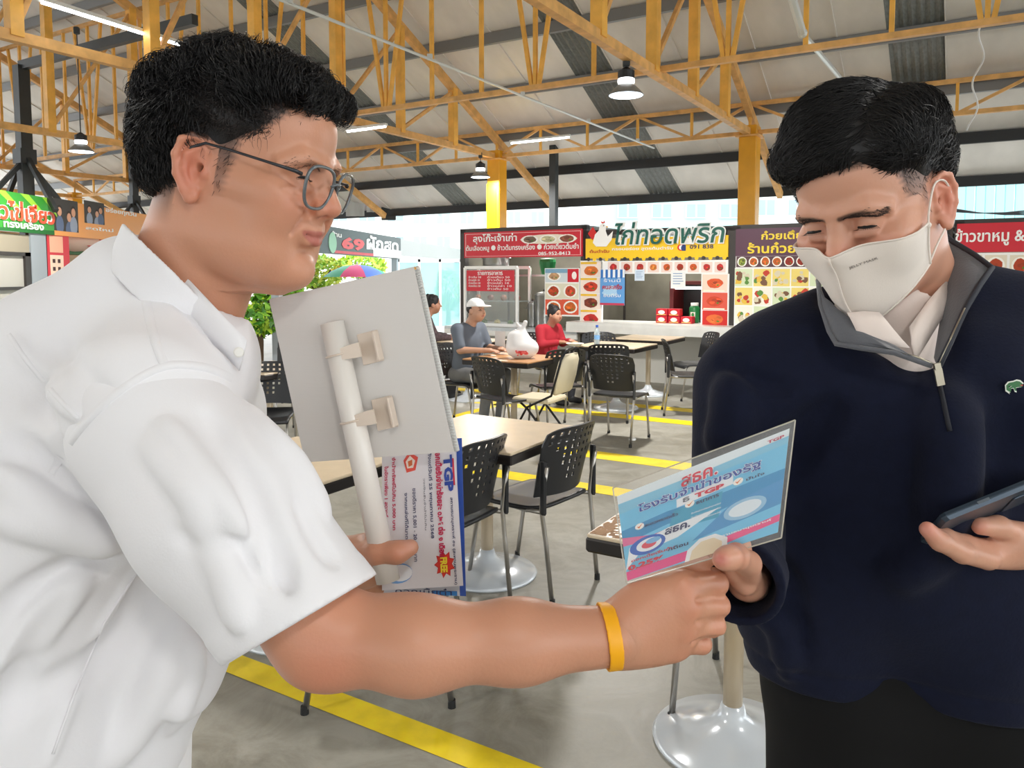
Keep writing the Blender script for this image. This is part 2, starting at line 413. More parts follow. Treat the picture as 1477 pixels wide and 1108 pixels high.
# dark canopy posts with arms
def dark_post(px, ytop, Y, label, arms, arm_dir, s_=1.):
    p = at(px, ytop, Y); t = thing('canopy_post', label, 'post', (p.x, p.y, 0), ANG, 'dark steel posts')
    h = p.z; w = .065 * s_; MB().bx(-w, w, -w, w, 0, h).build('shaft', dark, t); MB().bx(-w * 1.6, w * 1.6, -w * 1.6, w * 1.6, 0, .02).build('base_plate', dark, t)
    MB().bar((0, 0, h), (arm_dir, 0, h), .07 * s_, .1 * s_).build('beam', dark, t)
    if arms:
        for k in (-1, 1):
            MB().bar((0, 0, h - 1.0 * s_), (k * .62 * s_, 0, h - 1.72 * s_), .05 * s_).build('brace', dark, t); MB().bar((0, 0, h - 1.08 * s_), (0, k * .6 * s_, h - 1.8 * s_), .05 * s_).build('brace', dark, t)
        MB().bx(-w * 1.4, w * 1.4, -w * 1.4, w * 1.4, h - 1.14 * s_, h - .97 * s_).build('collar', dark, t)
    return t
dark_post(30, 95, 13.4, 'thick dark grey post with slanting braces rising behind the green food sign', True, 4.6, 1.45)
dark_post(191, 215, 18, 'slim dark grey post just behind the curly haired man', True, -3, 1.1)
dark_post(799, 201, 14.7, 'slim dark post between the red stall sign and the yellow stall sign', False, -2.4)

# pendant lamps
shade_m = M('lamp_shade', (150, 152, 150), .35, .6); lens_m = M('lamp_lens', (225, 238, 255), .4, emit=2.2); blk = M('black_plastic', (24, 25, 27), .45)
def pendant(px, py, Y, ztop, label):
    p = at(px, py, Y); t = thing('pendant_lamp', label, 'lamp', (p.x, p.y, p.z), 0, 'bell shaped pendant lamps')
    MB().lathe([(.175, -.06), (.172, -.05), (.13, .0), (.085, .04), (.07, .06), (.06, .06)], n=28, cap=False).build('shade', shade_m, t, True)
    MB().lathe([(.165, -.062), (.01, -.055)], n=28, cap=True).build('lens', lens_m, t)
    MB().lathe([(.08, .055), (.085, .07), (.085, .1), (.07, .11)], n=20).build('reflector_ring', M('lamp_glow', (250, 252, 255), .4, emit=1.5), t)
    MB().lathe([(.085, .105), (.085, .18), (.06, .19), (.02, .22)], n=20).build('driver_housing', blk, t)
    h = ztop - p.z
    MB().tube([(0, 0, .2), (0, 0, h)], .008, 6).build('rod', blk, t)
    MB().rbox((0, 0, h - .05), (.07, .07, .1), bev=.01).build('hanger', dark, t)
    ld = bpy.data.lights.new('lamp_light', 'AREA'); ld.shape = 'DISK'; ld.size = .3; ld.energy = 40; ld.color = (1, .97, .92)
    lo = bpy.data.objects.new('lamp_light', ld); COL.objects.link(lo); lo.parent = t; lo.location = (0, 0, -.07)
pendant(903, 129, 7.95, ZB, 'nearest bell pendant lamp hanging above the chicken stall')
pendant(693, 251, 14.0, ZB, 'small pendant lamp hanging left of the yellow column')
pendant(117, 213, 11.6, 5.2, 'pendant lamp hanging at far left beside the thick dark post')

# unseen lamps added above and behind the camera for top light on the men
for r_, d_ in ((4.63, -9.5), (4.63, -13), (9.26, -9.8), (9.26, -13.5)):
    p = hall(r_, d_, 3.48); MB().lathe([(.175, -.06), (.172, -.05), (.13, .0), (.085, .04), (.085, .18), (.02, .22)], (r_, d_, 3.48), 20).build('added_hall_lamp', shade_m, cei, True); MB().tube([(r_, d_, 3.68), (r_, d_, zr(max(d_, RIDGE)) - .1)], .008, 6).build('added_lamp_rod', blk, cei)
    ld = bpy.data.lights.new('lamp_light', 'AREA'); ld.shape = 'DISK'; ld.size = .34; ld.energy = 9; ld.color = (1, .97, .92); lo = bpy.data.objects.new('lamp_light', ld); COL.objects.link(lo); lo.location = p - UP * .07
# fluorescent battens
tube_m = M('tube_glow', (245, 250, 255), .4, emit=4)
def batten(p0, p1, label, grp='fluorescent tube lights'):
    p0, p1 = Vector(p0), Vector(p1); t = thing('tube_light', label, 'light', p0, 0, grp); v = p1 - p0
    MB().bar((0, 0, .03), v + Vector((0, 0, .03)), .06, .035).build('batten', M('white_enamel', (225, 226, 224), .4), t)
    MB().tube([v * .02, v * .98], .014, 8).build('tube', tube_m, t)
a = at(500, 190, 11.4); batten(a, a + R * .75, 'tube light slung under the truss behind the glasses wearer')
a = at(736, 207, 13.4); batten(a, a + R * 1.15, 'tube light under the dark beam beside the yellow column')
a = at(55, 2, 7.0); b_ = at(262, 66, 9.3); batten(a, b_, 'long tube light along the truss above the curly hair')
# conduits and cables
galv = M('galvanised', (208, 212, 212), .35, .3)
c = thing('conduit', 'thin white conduit running straight across the roof toward the stalls', 'conduit'); a, b_ = hall(3.07, 0, 3.66), hall(3.07, -12, 3.66)
MB().tube([a, b_], .014, 6).build('pipe', galv, c)
for i in range(6): MB().box(a.lerp(b_, .06 + i * .15) + Vector((0, 0, .02)), (.05, .05, .05)).build('clip', galv, c)
c = thing('conduit', 'thick galvanised conduit bending down from the roof above the masked man', 'conduit'); a = hall(6.15, -1.6, 4.05); b_ = hall(6.15, -4.1, 3.95); e = hall(6.15, -9, 5.6)
MB().tube([a, b_], .03, 8).build('pipe', galv, c); MB().tube([b_, e], .042, 8).build('pipe', galv, c); MB().ball(b_, .05).build('elbow', galv, c)
pts = []
for i in range(40):
    q = i / 39; p = at(1424 - 24 * q + 6 * math.sin(q * 17), -8 + 196 * q, 9.0 + 1.5 * q); pts.append(p)
tag(MB().tube(pts, .012, 5).build('cable', M('white_cable', (235, 235, 235), .4), None, True), 'wavy white cable hanging from the roof at right', 'cable')
# ------------------------------------------------------------------ flat print: coloured outlines on a surface
PRINT = M('print', (255, 255, 255), .6, attr='tint')
class Print:
    """flat shapes in a w x h frame (0..1 both ways, y up), each its own colour; later shapes lie over earlier ones"""
    def __init__(s): s.p = []
    def rect(s, x0, y0, x1, y1, c): s.p.append(([(x0, y0), (x1, y0), (x1, y1), (x0, y1)], c)); return s
    def poly(s, pts, c): s.p.append((pts, c)); return s
    def disc(s, x, y, rx, ry, c, n=14, wob=0):
        s.p.append(([(x + rx * (1 + wob * random.uniform(-1, 1)) * math.cos(2 * PI * k / n), y + ry * (1 + wob * random.uniform(-1, 1)) * math.sin(2 * PI * k / n)) for k in range(n)], c)); return s
    def food(s, x, y, rx, ry, base, plate=(250, 248, 240)):
        if plate: s.disc(x, y, rx, ry, plate)
        s.disc(x, y, rx * .78, ry * .78, base, 12, .1)
        for _ in range(7):
            a, q = random.uniform(0, 6.3), random.uniform(0, .5); f = random.uniform(.65, 1.35)
            s.disc(x + rx * q * math.cos(a), y + ry * q * math.sin(a), rx * .26, ry * .24, tuple(min(255, v * f) for v in base), 7, .25)
        s.disc(x + rx * .3, y - ry * .3, rx * .13, ry * .13, (60, 140, 40), 6, .3); return s
    def blobs(s, n, x0, y0, x1, y1, rad, cols, asp=1.):
        for _ in range(n):
            q = rad * random.uniform(.6, 1.4); s.disc(random.uniform(x0, x1), random.uniform(y0, y1), q, q * asp, random.choice(cols), 8, .3)
        return s
    def build(s, name, parent, c, xd, yd, w, h, eps=.0004, mat=None, curve=None):
        xd, yd = Vector(xd).normalized(), Vector(yd).normalized(); zd = xd.cross(yd); vs, fs, cols = [], [], []
        for i, (pts, col) in enumerate(s.p):
            k = len(vs)
            for x, y in ((min(max(x, 0), 1.03), min(max(y, 0), 1.03)) for x, y in pts): vs.append(Vector(c) + xd * ((x - .5) * w) + yd * ((y - .5) * h) + zd * (eps * (i + 1) + (curve(x, y) if curve else 0)))
            fs.append(tuple(range(k, k + len(pts)))); cols += [tuple(lin(v) for v in col) + (1,)] * len(pts)
        me = bpy.data.meshes.new(name); me.from_pydata([tuple(v) for v in vs], [], fs); me.update()
        a = me.color_attributes.new('tint', 'FLOAT_COLOR', 'CORNER'); a.data.foreach_set('color', np.array(cols, np.float32).ravel())
        return link_mesh(name, me, mat or PRINT, parent)
X3, Z3, Y3 = (1, 0, 0), (0, 0, 1), (0, 1, 0)
# ------------------------------------------------------------------ food stalls (their fronts stand on one line of the hall)
DF = -1.69
def SR(px): return on_plane(px, 400, DF)[0]
def rc(px0, py0, px1, py1, d=DF):
    m, n = (px0 + px1) / 2, (py0 + py1) / 2
    return on_plane(px0, n, d)[0], on_plane(px1, n, d)[0], on_plane(m, py1, d)[1], on_plane(m, py0, d)[1]
frm = M('stall_frame', (64, 60, 58), .5, .3); red = M('sign_red', (206, 22, 44), .4); white = M('sign_white', (246, 246, 244), .4); yelw = M('sign_yellow', (252, 206, 20), .4)
steel = M('stainless', (176, 178, 178), .3, .8, noise=(8, .1)); marble = M('counter_marble', (226, 226, 222), .3, noise=(6, .06)); inner = M('stall_inside', (96, 93, 82), .7, noise=(3, .2)); wallp = M('stall_plinth', (188, 186, 178), .6, noise=(1.5, .08))
FOODS = [(176, 62, 24), (196, 96, 30), (150, 40, 20), (210, 130, 50), (120, 130, 50), (190, 70, 40)]
def put(t, name, mat, x0, x1, z0, z1, y0, y1): return MB().bx(x0, x1, y0, y1, z0, z1).build(name, mat, t)
def stall(px0, px1, ytop, label, yc=(472, 485), left_post=True, right_post=True):
    """shell of a stall; local x along the row, y away, z up"""
    r0, r1 = SR(px0), SR(px1); t = thing('food_stall', label, 'stall', hall(r0, DF), ANG)
    w = r1 - r0; zt = on_plane((px0 + px1) / 2, ytop, DF)[1]; t['w'] = w
    pm = (px0 + px1) / 2; zc = on_plane(pm, (yc[0]), DF)[1]
    for x, on in ((.05, left_post), (w - .05, right_post)):
        if on: MB().bx(x - .05, x + .05, 0, .1, 0, zt).build('post', frm, t)
    for y in (1.45,): put(t, 'post', frm, 0, .08, 0, zt, y, y + .08); put(t, 'post', frm, w - .08, w, 0, zt, y, y + .08)
    put(t, 'top_rail', frm, 0, w, zt - .05, zt + .02, .0, .1)
    put(t, 'plinth', wallp, .1, w - .1, 0, zc - .06, .02, .1)
    put(t, 'back_panel', inner, .08, w - .08, 0, zt - .3, 1.46, 1.5); put(t, 'side_panel', inner, .01, .04, 0, zt - .1, .1, 1.45); put(t, 'side_panel', inner, w - .04, w - .01, 0, zt - .1, .1, 1.45)
    put(t, 'inner_floor', inner, .08, w - .08, .01, .04, .1, 1.45)
    put(t, 'canopy_sheet', M('canopy_grey', (150, 150, 150), .6), 0, w, zt - .02, zt + .01, .1, 1.5)
    tl = MB().tube([(w * .2, .7, zt - .12), (w * .8, .7, zt - .12)], .016, 8).build('tube_light', M('stall_tube', (250, 250, 244), .4, emit=3), t)
    ld = bpy.data.lights.new('stall_light', 'AREA'); ld.shape = 'RECTANGLE'; ld.size = w * .6; ld.size_y = .08; ld.energy = 5 * w; ld.color = (1, .97, .9); lo = bpy.data.objects.new('stall_light', ld); COL.objects.link(lo); lo.parent = t; lo.location = (w / 2, .7, zt - .15)
    o = r0
    def L(px0, py0, px1, py1): a = rc(px0, py0, px1, py1); return a[0] - o, a[1] - o, a[2], a[3]
    return t, L, w, zt, zc
def board(t, name, mat, b, y=-.03, th=.03):
    return MB().bx(b[0], b[1], y, y + th, b[2], b[3]).build(name, mat, t)
def ctr(b, y=-.031): return Vector(((b[0] + b[1]) / 2, y, (b[2] + b[3]) / 2)), b[1] - b[0], b[3] - b[2]
def words(t, L, s, box, mat, y=-.032, bold=.015, shear=0):
    c, w, h = ctr(L(*box), y); return lettering(t, s, c, X3, Z3, w, h, mat, bold, shear=shear)
def pic(t, L, box, draw, y=-.032, name='menu_picture'):
    b = L(*box); c, w, h = ctr(b, y); p = Print(); draw(p); return p.build(name, t, c, X3, Z3, w, h)
def bowls(nx, ny, bgc, plate=(250, 248, 240), cols=FOODS, asp=1.):
    def f(p):
        p.rect(0, 0, 1, 1, bgc)
        for i in range(nx):
            for j in range(ny): p.food((i + .5) / nx, (j + .5) / ny, .42 / nx, .42 / ny * asp, random.choice(cols), plate)
    return f

# --- red soup stall
t, L, w, zt, zc = stall(664, 846, 329, 'red fronted soup stall with a glass case and stainless pots')
board(t, 'sign_board', red, L(671, 333, 841, 371)); pic(t, L, (673, 335, 839, 369), lambda p: [p.rect(0, .0, 1, .012, (250, 220, 220)), p.rect(0, .97, 1, .985, (250, 220, 220)), p.rect(0, 0, .004, .98, (250, 220, 220)), p.rect(.996, 0, 1, .98, (250, 220, 220))], -.0305, 'sign_border')
words(t, L, 'ลุงโก๊ะเจ้าเก่า', (684, 337, 747, 352), white, bold=.02)
words(t, L, 'ต้มเลือดหมู ● ข้าวต้มทรงเครื่อง ● ก๋วยเตี๋ยวต้มยำ', (674, 352, 836, 363), white)
words(t, L, '085-952-8413', (778, 363, 824, 368), white); 
pic(t, L, (752, 338, 834, 352), lambda p: [p.disc(.5, .5, .5, .5, (240, 232, 214), 20)] + [p.food(.17 + .33 * i, .5, .155, .44, c) for i, c in enumerate([(120, 96, 80), (196, 190, 150), (140, 80, 60)])])
put(t, 'counter', steel, -.1, w, zc - .05, zc, -.32, .45); put(t, 'counter_edge', marble, -.1, w, zc - .13, zc - .05, -.33, -.29)
g = L(672, 386, 747, 452); cs = thing('glass_case', 'white framed glass food case on the red soup stall counter', 'display case', hall(SR(664) , DF) + R * ((g[0] + g[1]) / 2) + UP * zc - D * .02, ANG)
gw, gh = g[1] - g[0], g[3] - zc
for sx in (-1, 1):
    for y in (0, .4): MB().bx(sx * gw / 2 - .02, sx * gw / 2 + .02, y - .02, y + .02, 0, gh).build('frame_post', white, cs)
for z in (.02, gh): MB().bx(-gw / 2, gw / 2, -.02, .02, z - .025, z + .025).build('frame_rail', white, cs); MB().bx(-gw / 2, gw / 2, .38, .42, z - .025, z + .025).build('frame_rail', white, cs)
MB().bx(-gw / 2, gw / 2, 0, .4, gh * .42, gh * .42 + .012).build('glass_shelf', M('pale_glass', (200, 214, 214), .1, alpha=.5), cs)
MB().bx(-gw / 2 + .02, gw / 2 - .02, -.012, -.006, .04, gh - .03).build('pane', M('clear_pane', (225, 235, 235), .05, alpha=.16), cs)
fm = [M('food_%s' % n, c, .6, noise=(25, .4)) for n, c in (('meat', (150, 92, 60)), ('greens', (96, 128, 60)), ('offal', (120, 70, 60)), ('noodle', (222, 206, 150)))]
for i in range(7):
    x = -gw / 2 + .12 + i * (gw - .24) / 6; o = tag(MB().ball((0, 0, 0), (.055, .06, .05), 8, 5).build('food_portion', fm[i % 4]), ['heap of meat', 'bunch of greens', 'dark offal heap', 'pale noodle heap'][i % 4] + ', ' + ['first', 'second', 'third', 'fourth', 'fifth', 'sixth', 'seventh'][i] + ' from the left in the glass case', 'food', 'food in the glass case')
    o.location = cs.location + R * x + D * .2 + UP * (.05 if i % 2 else gh * .42 + .06); o.rotation_euler = (0, 0, ANG)
board(t, 'menu_board', red, L(676, 390, 744, 420), -.06, .015); words(t, L, 'รายการอาหาร', (692, 392, 728, 397), white, -.062)
for i, (a, b2) in enumerate(((679, 698), (706, 741))):
    for k in range(4 if i == 0 else 5): words(t, L, random.choice(['ต้มเลือดหมู 50', 'ข้าวต้ม 50', 'ก๋วยเตี๋ยว 50', 'ข้าวเปล่า 10']), (a, 398 + 4.2 * k, b2 - random.randint(0, 6), 401.3 + 4.2 * k), white, -.062, 0)
def pot(px, py, rr, hh, label, lid=True, mat=steel, z=None, y=.25):
    x = SR(px); o = thing('cooking_pot', label, 'pot', hall(x, DF + y, zc if z is None else z), ANG)
    MB().lathe([(rr * .96, 0), (rr, .02), (rr, hh - .01), (rr * 1.06, hh)], n=18, cap=True).build('pot_body', mat, o, True)
    if lid: MB().lathe([(rr * 1.06, hh), (rr * .7, hh + .03), (.03, hh + .05)], n=18).build('lid', mat, o, True); MB().ball((0, 0, hh + .065), .02, 8, 5).build('knob', blk, o)
    for s in (-1, 1): MB().tube([(s * rr, -.04, hh * .8), (s * (rr + .05), -.02, hh * .82), (s * (rr + .05), .02, hh * .82), (s * rr, .04, hh * .8)], .008, 6).build('handle', mat, o)
pot(774, 440, .15, .52, 'tall stainless stock pot right of the glass case')
pot(757, 440, .08, .36, 'narrow steel soup pot close beside the glass case')
pot(706, 380, .22, .16, 'wide steel pot sitting on top of the glass case', True, steel, zc + gh + .03, .2)
sh = put(t, 'shelf', steel, L(750, 372, 790, 376)[0], w - .1, L(750, 400, 790, 404)[3] + .0, L(750, 400, 790, 404)[3] + .02, 1.1, 1.44)
o = tag(MB().lathe([(.1, 0), (.14, .2), (.13, .25), (.0, .27)], n=14).build('plastic_bucket', M('green_plastic', (24, 120, 62), .4)), 'green plastic tub hung above the stock pots of the red stall', 'tub'); o.location = hall(SR(768), DF + .5, L(760, 380, 778, 396)[2])
put(t, 'hook_rail', steel, .3, w - .3, L(760, 380, 778, 396)[2] - .03, L(760, 380, 778, 396)[2], .4, .6)
b = L(787, 387, 837, 456); board(t, 'picture_board', white, b)
pic(t, L, (788, 388, 820, 407), lambda p: [p.rect(0, 0, 1, 1, (210, 220, 226)), p.food(.4, .45, .3, .34, (190, 150, 110)), p.rect(0, .7, 1, 1, (128, 170, 200))]); pic(t, L, (820, 388, 836, 407), lambda p: [p.rect(0, 0, 1, 1, red and (206, 22, 44)), p.disc(.6, .5, .22, .3, (250, 240, 235))])
for j in range(2):
    for i in range(2): pic(t, L, (788 + 24 * i, 409 + 23 * j, 812 + 24 * i, 431 + 23 * j), bowls(1, 1, [(226, 222, 200), (222, 90, 60)][j]))
# --- yellow fried chicken stall
t, L, w, zt, zc = stall(842, 1056, 331, 'yellow fronted fried chicken stall hung with food photos', (466, 480), left_post=True)
board(t, 'sign_board', yelw, L(846, 342, 1051, 372)); b = L(846, 372, 1051, 376)
for i in range(22): x = b[0] + (b[1] - b[0]) * (i + .5) / 22; MB().lathe([(.028, -.006), (.028, .006)], (0, 0, 0), 10).build('scallop', [frm, yelw][i % 2], t).matrix_local = Matrix.Translation((x, -.03, b[3] - .01)) @ Matrix.Rotation(PI / 2, 4, 'X')
green = M('letter_green', (14, 92, 78), .4)
for bold, y, m, g_ in ((.07, -.05, white, 1.6), (.012, -.062, green, 0)): words(t, L, 'ไก่ทอดพริก', (889 - g_, 319 - g_, 1047 + g_, 352 + g_), m, y, bold, .15)
words(t, L, 'กรอบอร่อย สูตรต้นตำรับ', (884, 356, 972, 362), white); words(t, L, '091 838', (996, 353, 1030, 359), M('letter_navy', (30, 40, 90), .4))
pic(t, L, (978, 352, 990, 362), lambda p: [p.disc(.5, .5, .5, .5, (226, 40, 40)), p.disc(.5, .5, .3, .35, (250, 250, 250)), p.disc(.8, .4, .35, .5, (40, 60, 120))], name='phone_badge')
hen = Print()                                           # white hen emblem with a red comb
hen.poly([(.02, .55), (.22, .8), (.4, .5), (.2, .3)], (210, 40, 36)).poly([(.22, .2), (.35, .06), (.75, .05), (.95, .3), (1, .62), (.8, .42), (.72, .62), (.74, .82), (.62, .92), (.48, .86), (.45, .65), (.3, .5)], (250, 250, 248))
hen.poly([(.56, .9), (.52, 1.), (.62, .95), (.66, 1.02), (.7, .92)], (226, 60, 40)).poly([(.74, .82), (.84, .76), (.74, .74)], (240, 170, 30)).disc(.64, .82, .025, .02, (20, 20, 20), 8)
c, ww, hh = ctr(L(849, 319, 886, 358), -.045); hen.build('hen_emblem', t, c, X3, Z3, ww, hh); words(t, L, 'ต้นตำรับ', (852, 360, 880, 365), M('letter_red', (190, 30, 30), .4))
CH = [(196, 84, 28), (170, 50, 30), (214, 120, 50), (180, 40, 36)]
board(t, 'photo_strip', white, L(846, 376, 1051, 395))
for i in range(9): pic(t, L, (878 + 19.2 * i, 378, 894 + 19.2 * i, 393), lambda p: [p.rect(0, 0, 1, 1, (236, 214, 206)), p.food(.5, .5, .4, .42, random.choice(CH), None)])
board(t, 'picture_board', white, L(838, 376, 870, 470)); board(t, 'picture_board', white, L(1012, 395, 1052, 476))
for j, cl in enumerate(((214, 110, 40), (196, 60, 30), (120, 50, 30), (190, 40, 34))): pic(t, L, (839, 378 + 23 * j, 868, 400 + 23 * j), lambda p: [p.rect(0, 0, 1, 1, (244, 226, 214)), p.food(.5, .42, .45, .4, cl, None), p.rect(0, .86, .8, 1, (236, 190, 60))])
for j, cl in enumerate(((214, 84, 40), (206, 70, 36), (226, 110, 50))): pic(t, L, (1014, 396 + 26 * j, 1050, 421 + 26 * j), lambda p: [p.rect(0, 0, 1, 1, [(240, 214, 196), (220, 90, 70), (206, 40, 34)][j]), p.food(.5, .5, .42, .36, cl, None), p.rect(.05, .02, .9, .1, (250, 240, 220))])
bn = thing('shop_banner', 'blue and white awning shaped banner hung in front of the chicken stall', 'banner', hall(SR(842), DF) - D * .08, ANG); bb = L(869, 389, 904, 440); c, ww, hh = ctr(bb, 0)
MB().bx(bb[0], bb[1], -.004, .004, bb[2], bb[3]).build('sheet', M('banner_blue', (98, 160, 222), .5), bn); p = Print().rect(0, .78, 1, 1, (240, 246, 252))
for i in range(5): p.rect(.02 + i * .2, .8, .12 + i * .2, 1, (40, 110, 190)).disc(.07 + i * .2, .8, .05, .05, (40, 110, 190))
p.rect(0, 0, 1, .06, (196, 60, 90)).disc(.4, .4, .3, .16, (170, 210, 240), 16, .2).build('awning_print', bn, (c.x, -.0045, c.z), X3, Z3, ww, hh)
lettering(bn, 'ร้านนี้', (c.x, -.008, c.z + hh * .2), X3, Z3, ww * .7, hh * .1, white); lettering(bn, 'คนละครึ่ง', (c.x, -.008, c.z + hh * .02), X3, Z3, ww * .8, hh * .15, M('letter_red', (190, 30, 30), .4), .02); lettering(bn, 'ยินดีรับ', (c.x, -.008, c.z - hh * .22), X3, Z3, ww * .7, hh * .1, white)
def paper(px0, py0, px1, py1, label, col=(238, 240, 240)):
    b = L(px0, py0, px1, py1); o = thing('paper_notice', label, 'notice', hall(SR(842), DF) - D * .04, ANG); c, ww, hh = ctr(b, 0)
    MB().bx(b[0], b[1], -.002, .002, b[2], b[3]).build('sheet', M('paper_%d' % col[0], col, .6), o); p = Print()
    for k in range(5): p.rect(.15, .8 - k * .14, random.uniform(.6, .88), .84 - k * .14, (120, 150, 190))
    p.build('print', o, (c.x, -.003, c.z), X3, Z3, ww, hh)
paper(969, 390, 990, 416, 'white paper notice hanging in the chicken stall opening'); paper(917, 389, 931, 405, 'small blue lettered notice beside the awning banner', (214, 228, 244))
put(t, 'counter', marble, -.1, w + .1, zc - .04, zc, -.38, .4); put(t, 'counter_front', marble, -.1, w + .1, zc - .15, zc - .04, -.39, -.35)
for k in range(3):
    for j in range(2 if k < 2 else 1):
        o = thing('food_carton', ['lower', 'upper'][j] + ' red food carton on the chicken counter, ' + ['leftmost', 'middle', 'rightmost'][k] + ' of three', 'carton', hall(SR(953 + 18 * k), DF + .12, zc + .105 * j), ANG, 'red cartons on the counter')
        MB().rbox((0, 0, .05), (.17, .14, .1), bev=.006).build('carton', red, o); p = Print().disc(.5, .5, .3, .3, (250, 244, 236)).rect(.1, .1, .9, .2, (250, 220, 120)); p.build('print', o, (0, -.0705, .05), X3, Z3, .17, .1)
o = thing('plastic_jar', 'green lidded jar beside the red cartons', 'jar', hall(SR(993), DF + .3, zc + .1), ANG); MB().lathe([(.06, -.1), (.075, -.08), (.075, .12), (.05, .15)], n=14).build('jar', M('green_plastic', (24, 120, 62), .4), o, True); MB().lathe([(.055, .15), (.055, .19)], n=14).build('lid', white, o); Print().rect(0, 0, 1, 1, (236, 240, 230)).disc(.5, .5, .3, .35, (40, 150, 70)).build('print', o, (0, -.0755, .02), X3, Z3, .07, .08)
b = L(950, 410, 1006, 456); o = thing('warming_cabinet', 'dark red warming cabinet with lit top inside the chicken stall', 'cabinet', hall(SR(842), DF) + R * ((b[0] + b[1]) / 2) + D * .8 + UP * .04, ANG); ww = b[1] - b[0]
dr = M('dark_red', (96, 24, 26), .5)
for sx in (-1, 1): MB().bx(sx * ww / 2 - .03, sx * ww / 2 + .03, -.25, .25, 0, b[3]).build('side_panel', dr, o)
MB().bx(-ww / 2, ww / 2, -.25, .25, b[3] - .05, b[3]).build('top', dr, o); MB().bx(-ww / 2, ww / 2, -.25, .25, .4, .45).build('shelf', steel, o); MB().bx(-ww / 2, ww / 2, .22, .25, 0, b[3]).build('back_panel', blk, o); MB().bx(-ww / 2 + .05, ww / 2 - .05, -.24, -.2, b[3] - .12, b[3] - .08).build('light_strip', M('strip_glow', (250, 250, 240), .5, emit=1.5), o)
# --- purple noodle stall (partly behind the masked man) and red pork stall
t, L, w, zt, zc = stall(1056, 1372, 322, 'purple fronted noodle stall behind the masked man', (478, 492))
board(t, 'sign_board', M('sign_purple', (88, 48, 70), .4), L(1062, 326, 1366, 368)); ly = M('letter_yellow', (250, 216, 50), .4)
words(t, L, 'ก๋วยเตี๋ยวเรือ', (1099, 332, 1196, 345), ly, bold=.025); words(t, L, 'ร้านก๋วยเตี๋ยว', (1079, 349, 1196, 365), ly, bold=.025)
board(t, 'dish_strip', white, L(1062, 368, 1366, 386)); pic(t, L, (1063, 369, 1240, 385), bowls(10, 1, (90, 60, 70), asp=1.1))
board(t, 'picture_board', white, L(1060, 386, 1200, 472))
for i in range(5):
    for j in range(3): pic(t, L, (1061 + 27 * i, 388 + 27 * j, 1086 + 27 * i, 413 + 27 * j), lambda p: [p.rect(0, 0, 1, 1, random.choice([(244, 240, 226), (236, 214, 120), (214, 226, 190)])), p.blobs(9, .15, .2, .85, .8, .14, [(120, 84, 60), (216, 206, 180), (196, 60, 40), (90, 140, 60), (230, 190, 70)])])
put(t, 'counter', marble, -.1, w, zc - .04, zc, -.35, .4); put(t, 'counter_leg', frm, .3, .4, 0, zc - .04, -.3, -.2)
t, L, w, zt, zc = stall(1374, 1600, 316, 'red fronted pork leg stall at the right edge', (485, 500))
board(t, 'sign_board', red, L(1380, 320, 1596, 363)); words(t, L, 'ข้าวขาหมู & ก๋วยจั๊บ', (1378, 328, 1550, 354), white, bold=.02); board(t, 'picture_board', white, L(1380, 364, 1596, 470))
for i in range(5): pic(t, L, (1384 + 36 * i, 368, 1416 + 36 * i, 398), bowls(1, 1, (230, 220, 200)))
put(t, 'counter', marble, -.1, w, zc - .04, zc, -.35, .4)

# ------------------------------------------------------------------ stall row on the left and the dark sign beyond
XL = -7.85
def LR(px): return XL / ray(px, 400).x * ray(px, 400).y                    # distance of a pixel on that row
def lz(px, py): return at(px, py, LR(px)).z
t = thing('food_stall', 'green signed omelette stall on the left with a steel counter frame', 'stall', (XL, LR(0) - 2.2, 0), PI / 2)
def lb(px0, py0, px1, py1):                                               # local box: x along the row (away), z up
    m = (px0 + px1) / 2; return LR(px0) - LR(0) + 2.2, LR(px1) - LR(0) + 2.2, lz(m, py1), lz(m, py0)
def lboard(name, mat, b, y=-.03, th=.03): return MB().bx(b[0], b[1], y, y + th, b[2], b[3]).build(name, mat, t)
gz0, gz1 = lz(30, 335), lz(30, 279); e1 = lb(0, 0, 76, 1)[1]; e2 = lb(0, 0, 212, 1)[1]
MB().bx(.4, e1, -.06, 0, gz0, gz1).build('sign_board', M('sign_green', (56, 150, 52), .4), t)
p = Print()
for k in range(6): p.poly([(k * .18, 1), (k * .18 + .07, 1), (k * .18 + .2, .55), (k * .18 + .17, .5)], (150, 206, 60))
p.poly([(0, 0), (1, 0), (1, .12), (.4, .06)], (30, 104, 44)).build('leaf_print', t, ((.4 + e1) / 2, -.061, (gz0 + gz1) / 2), X3, Z3, e1 - .4, gz1 - gz0)
b = lb(-30, 290, 76, 319); lo_ = M('letter_orange', (232, 84, 48), .4)
for bo, y, m in ((.07, -.07, white), (.03, -.076, lo_)): lettering(t, 'ข้าวไข่เจียว', ((b[0] + b[1]) / 2, y, (b[2] + b[3]) / 2), X3, Z3, b[1] - b[0], b[3] - b[2], m, bo)
b = lb(2, 318, 60, 330); lettering(t, 'ทรงเครื่อง', ((b[0] + b[1]) / 2, -.07, (b[2] + b[3]) / 2), X3, Z3, b[1] - b[0], b[3] - b[2], white, .03)
MB().bx(e1, e2 + 2, -.05, 0, gz0, gz1).build('photo_banner', M('sign_orange', (240, 160, 80), .4), t)
def people(p):
    p.rect(0, 0, 1, 1, (64, 60, 58))
    for x, y in ((.25, .6), (.62, .45), (.8, .62)): p.disc(x, y - .42, .15, .3, random.choice([(150, 160, 180), (190, 194, 200), (96, 110, 140)]), 18).disc(x, y + .08, .1, .13, (48, 34, 30), 18).disc(x, y, .085, .14, (214, 160, 130), 18)
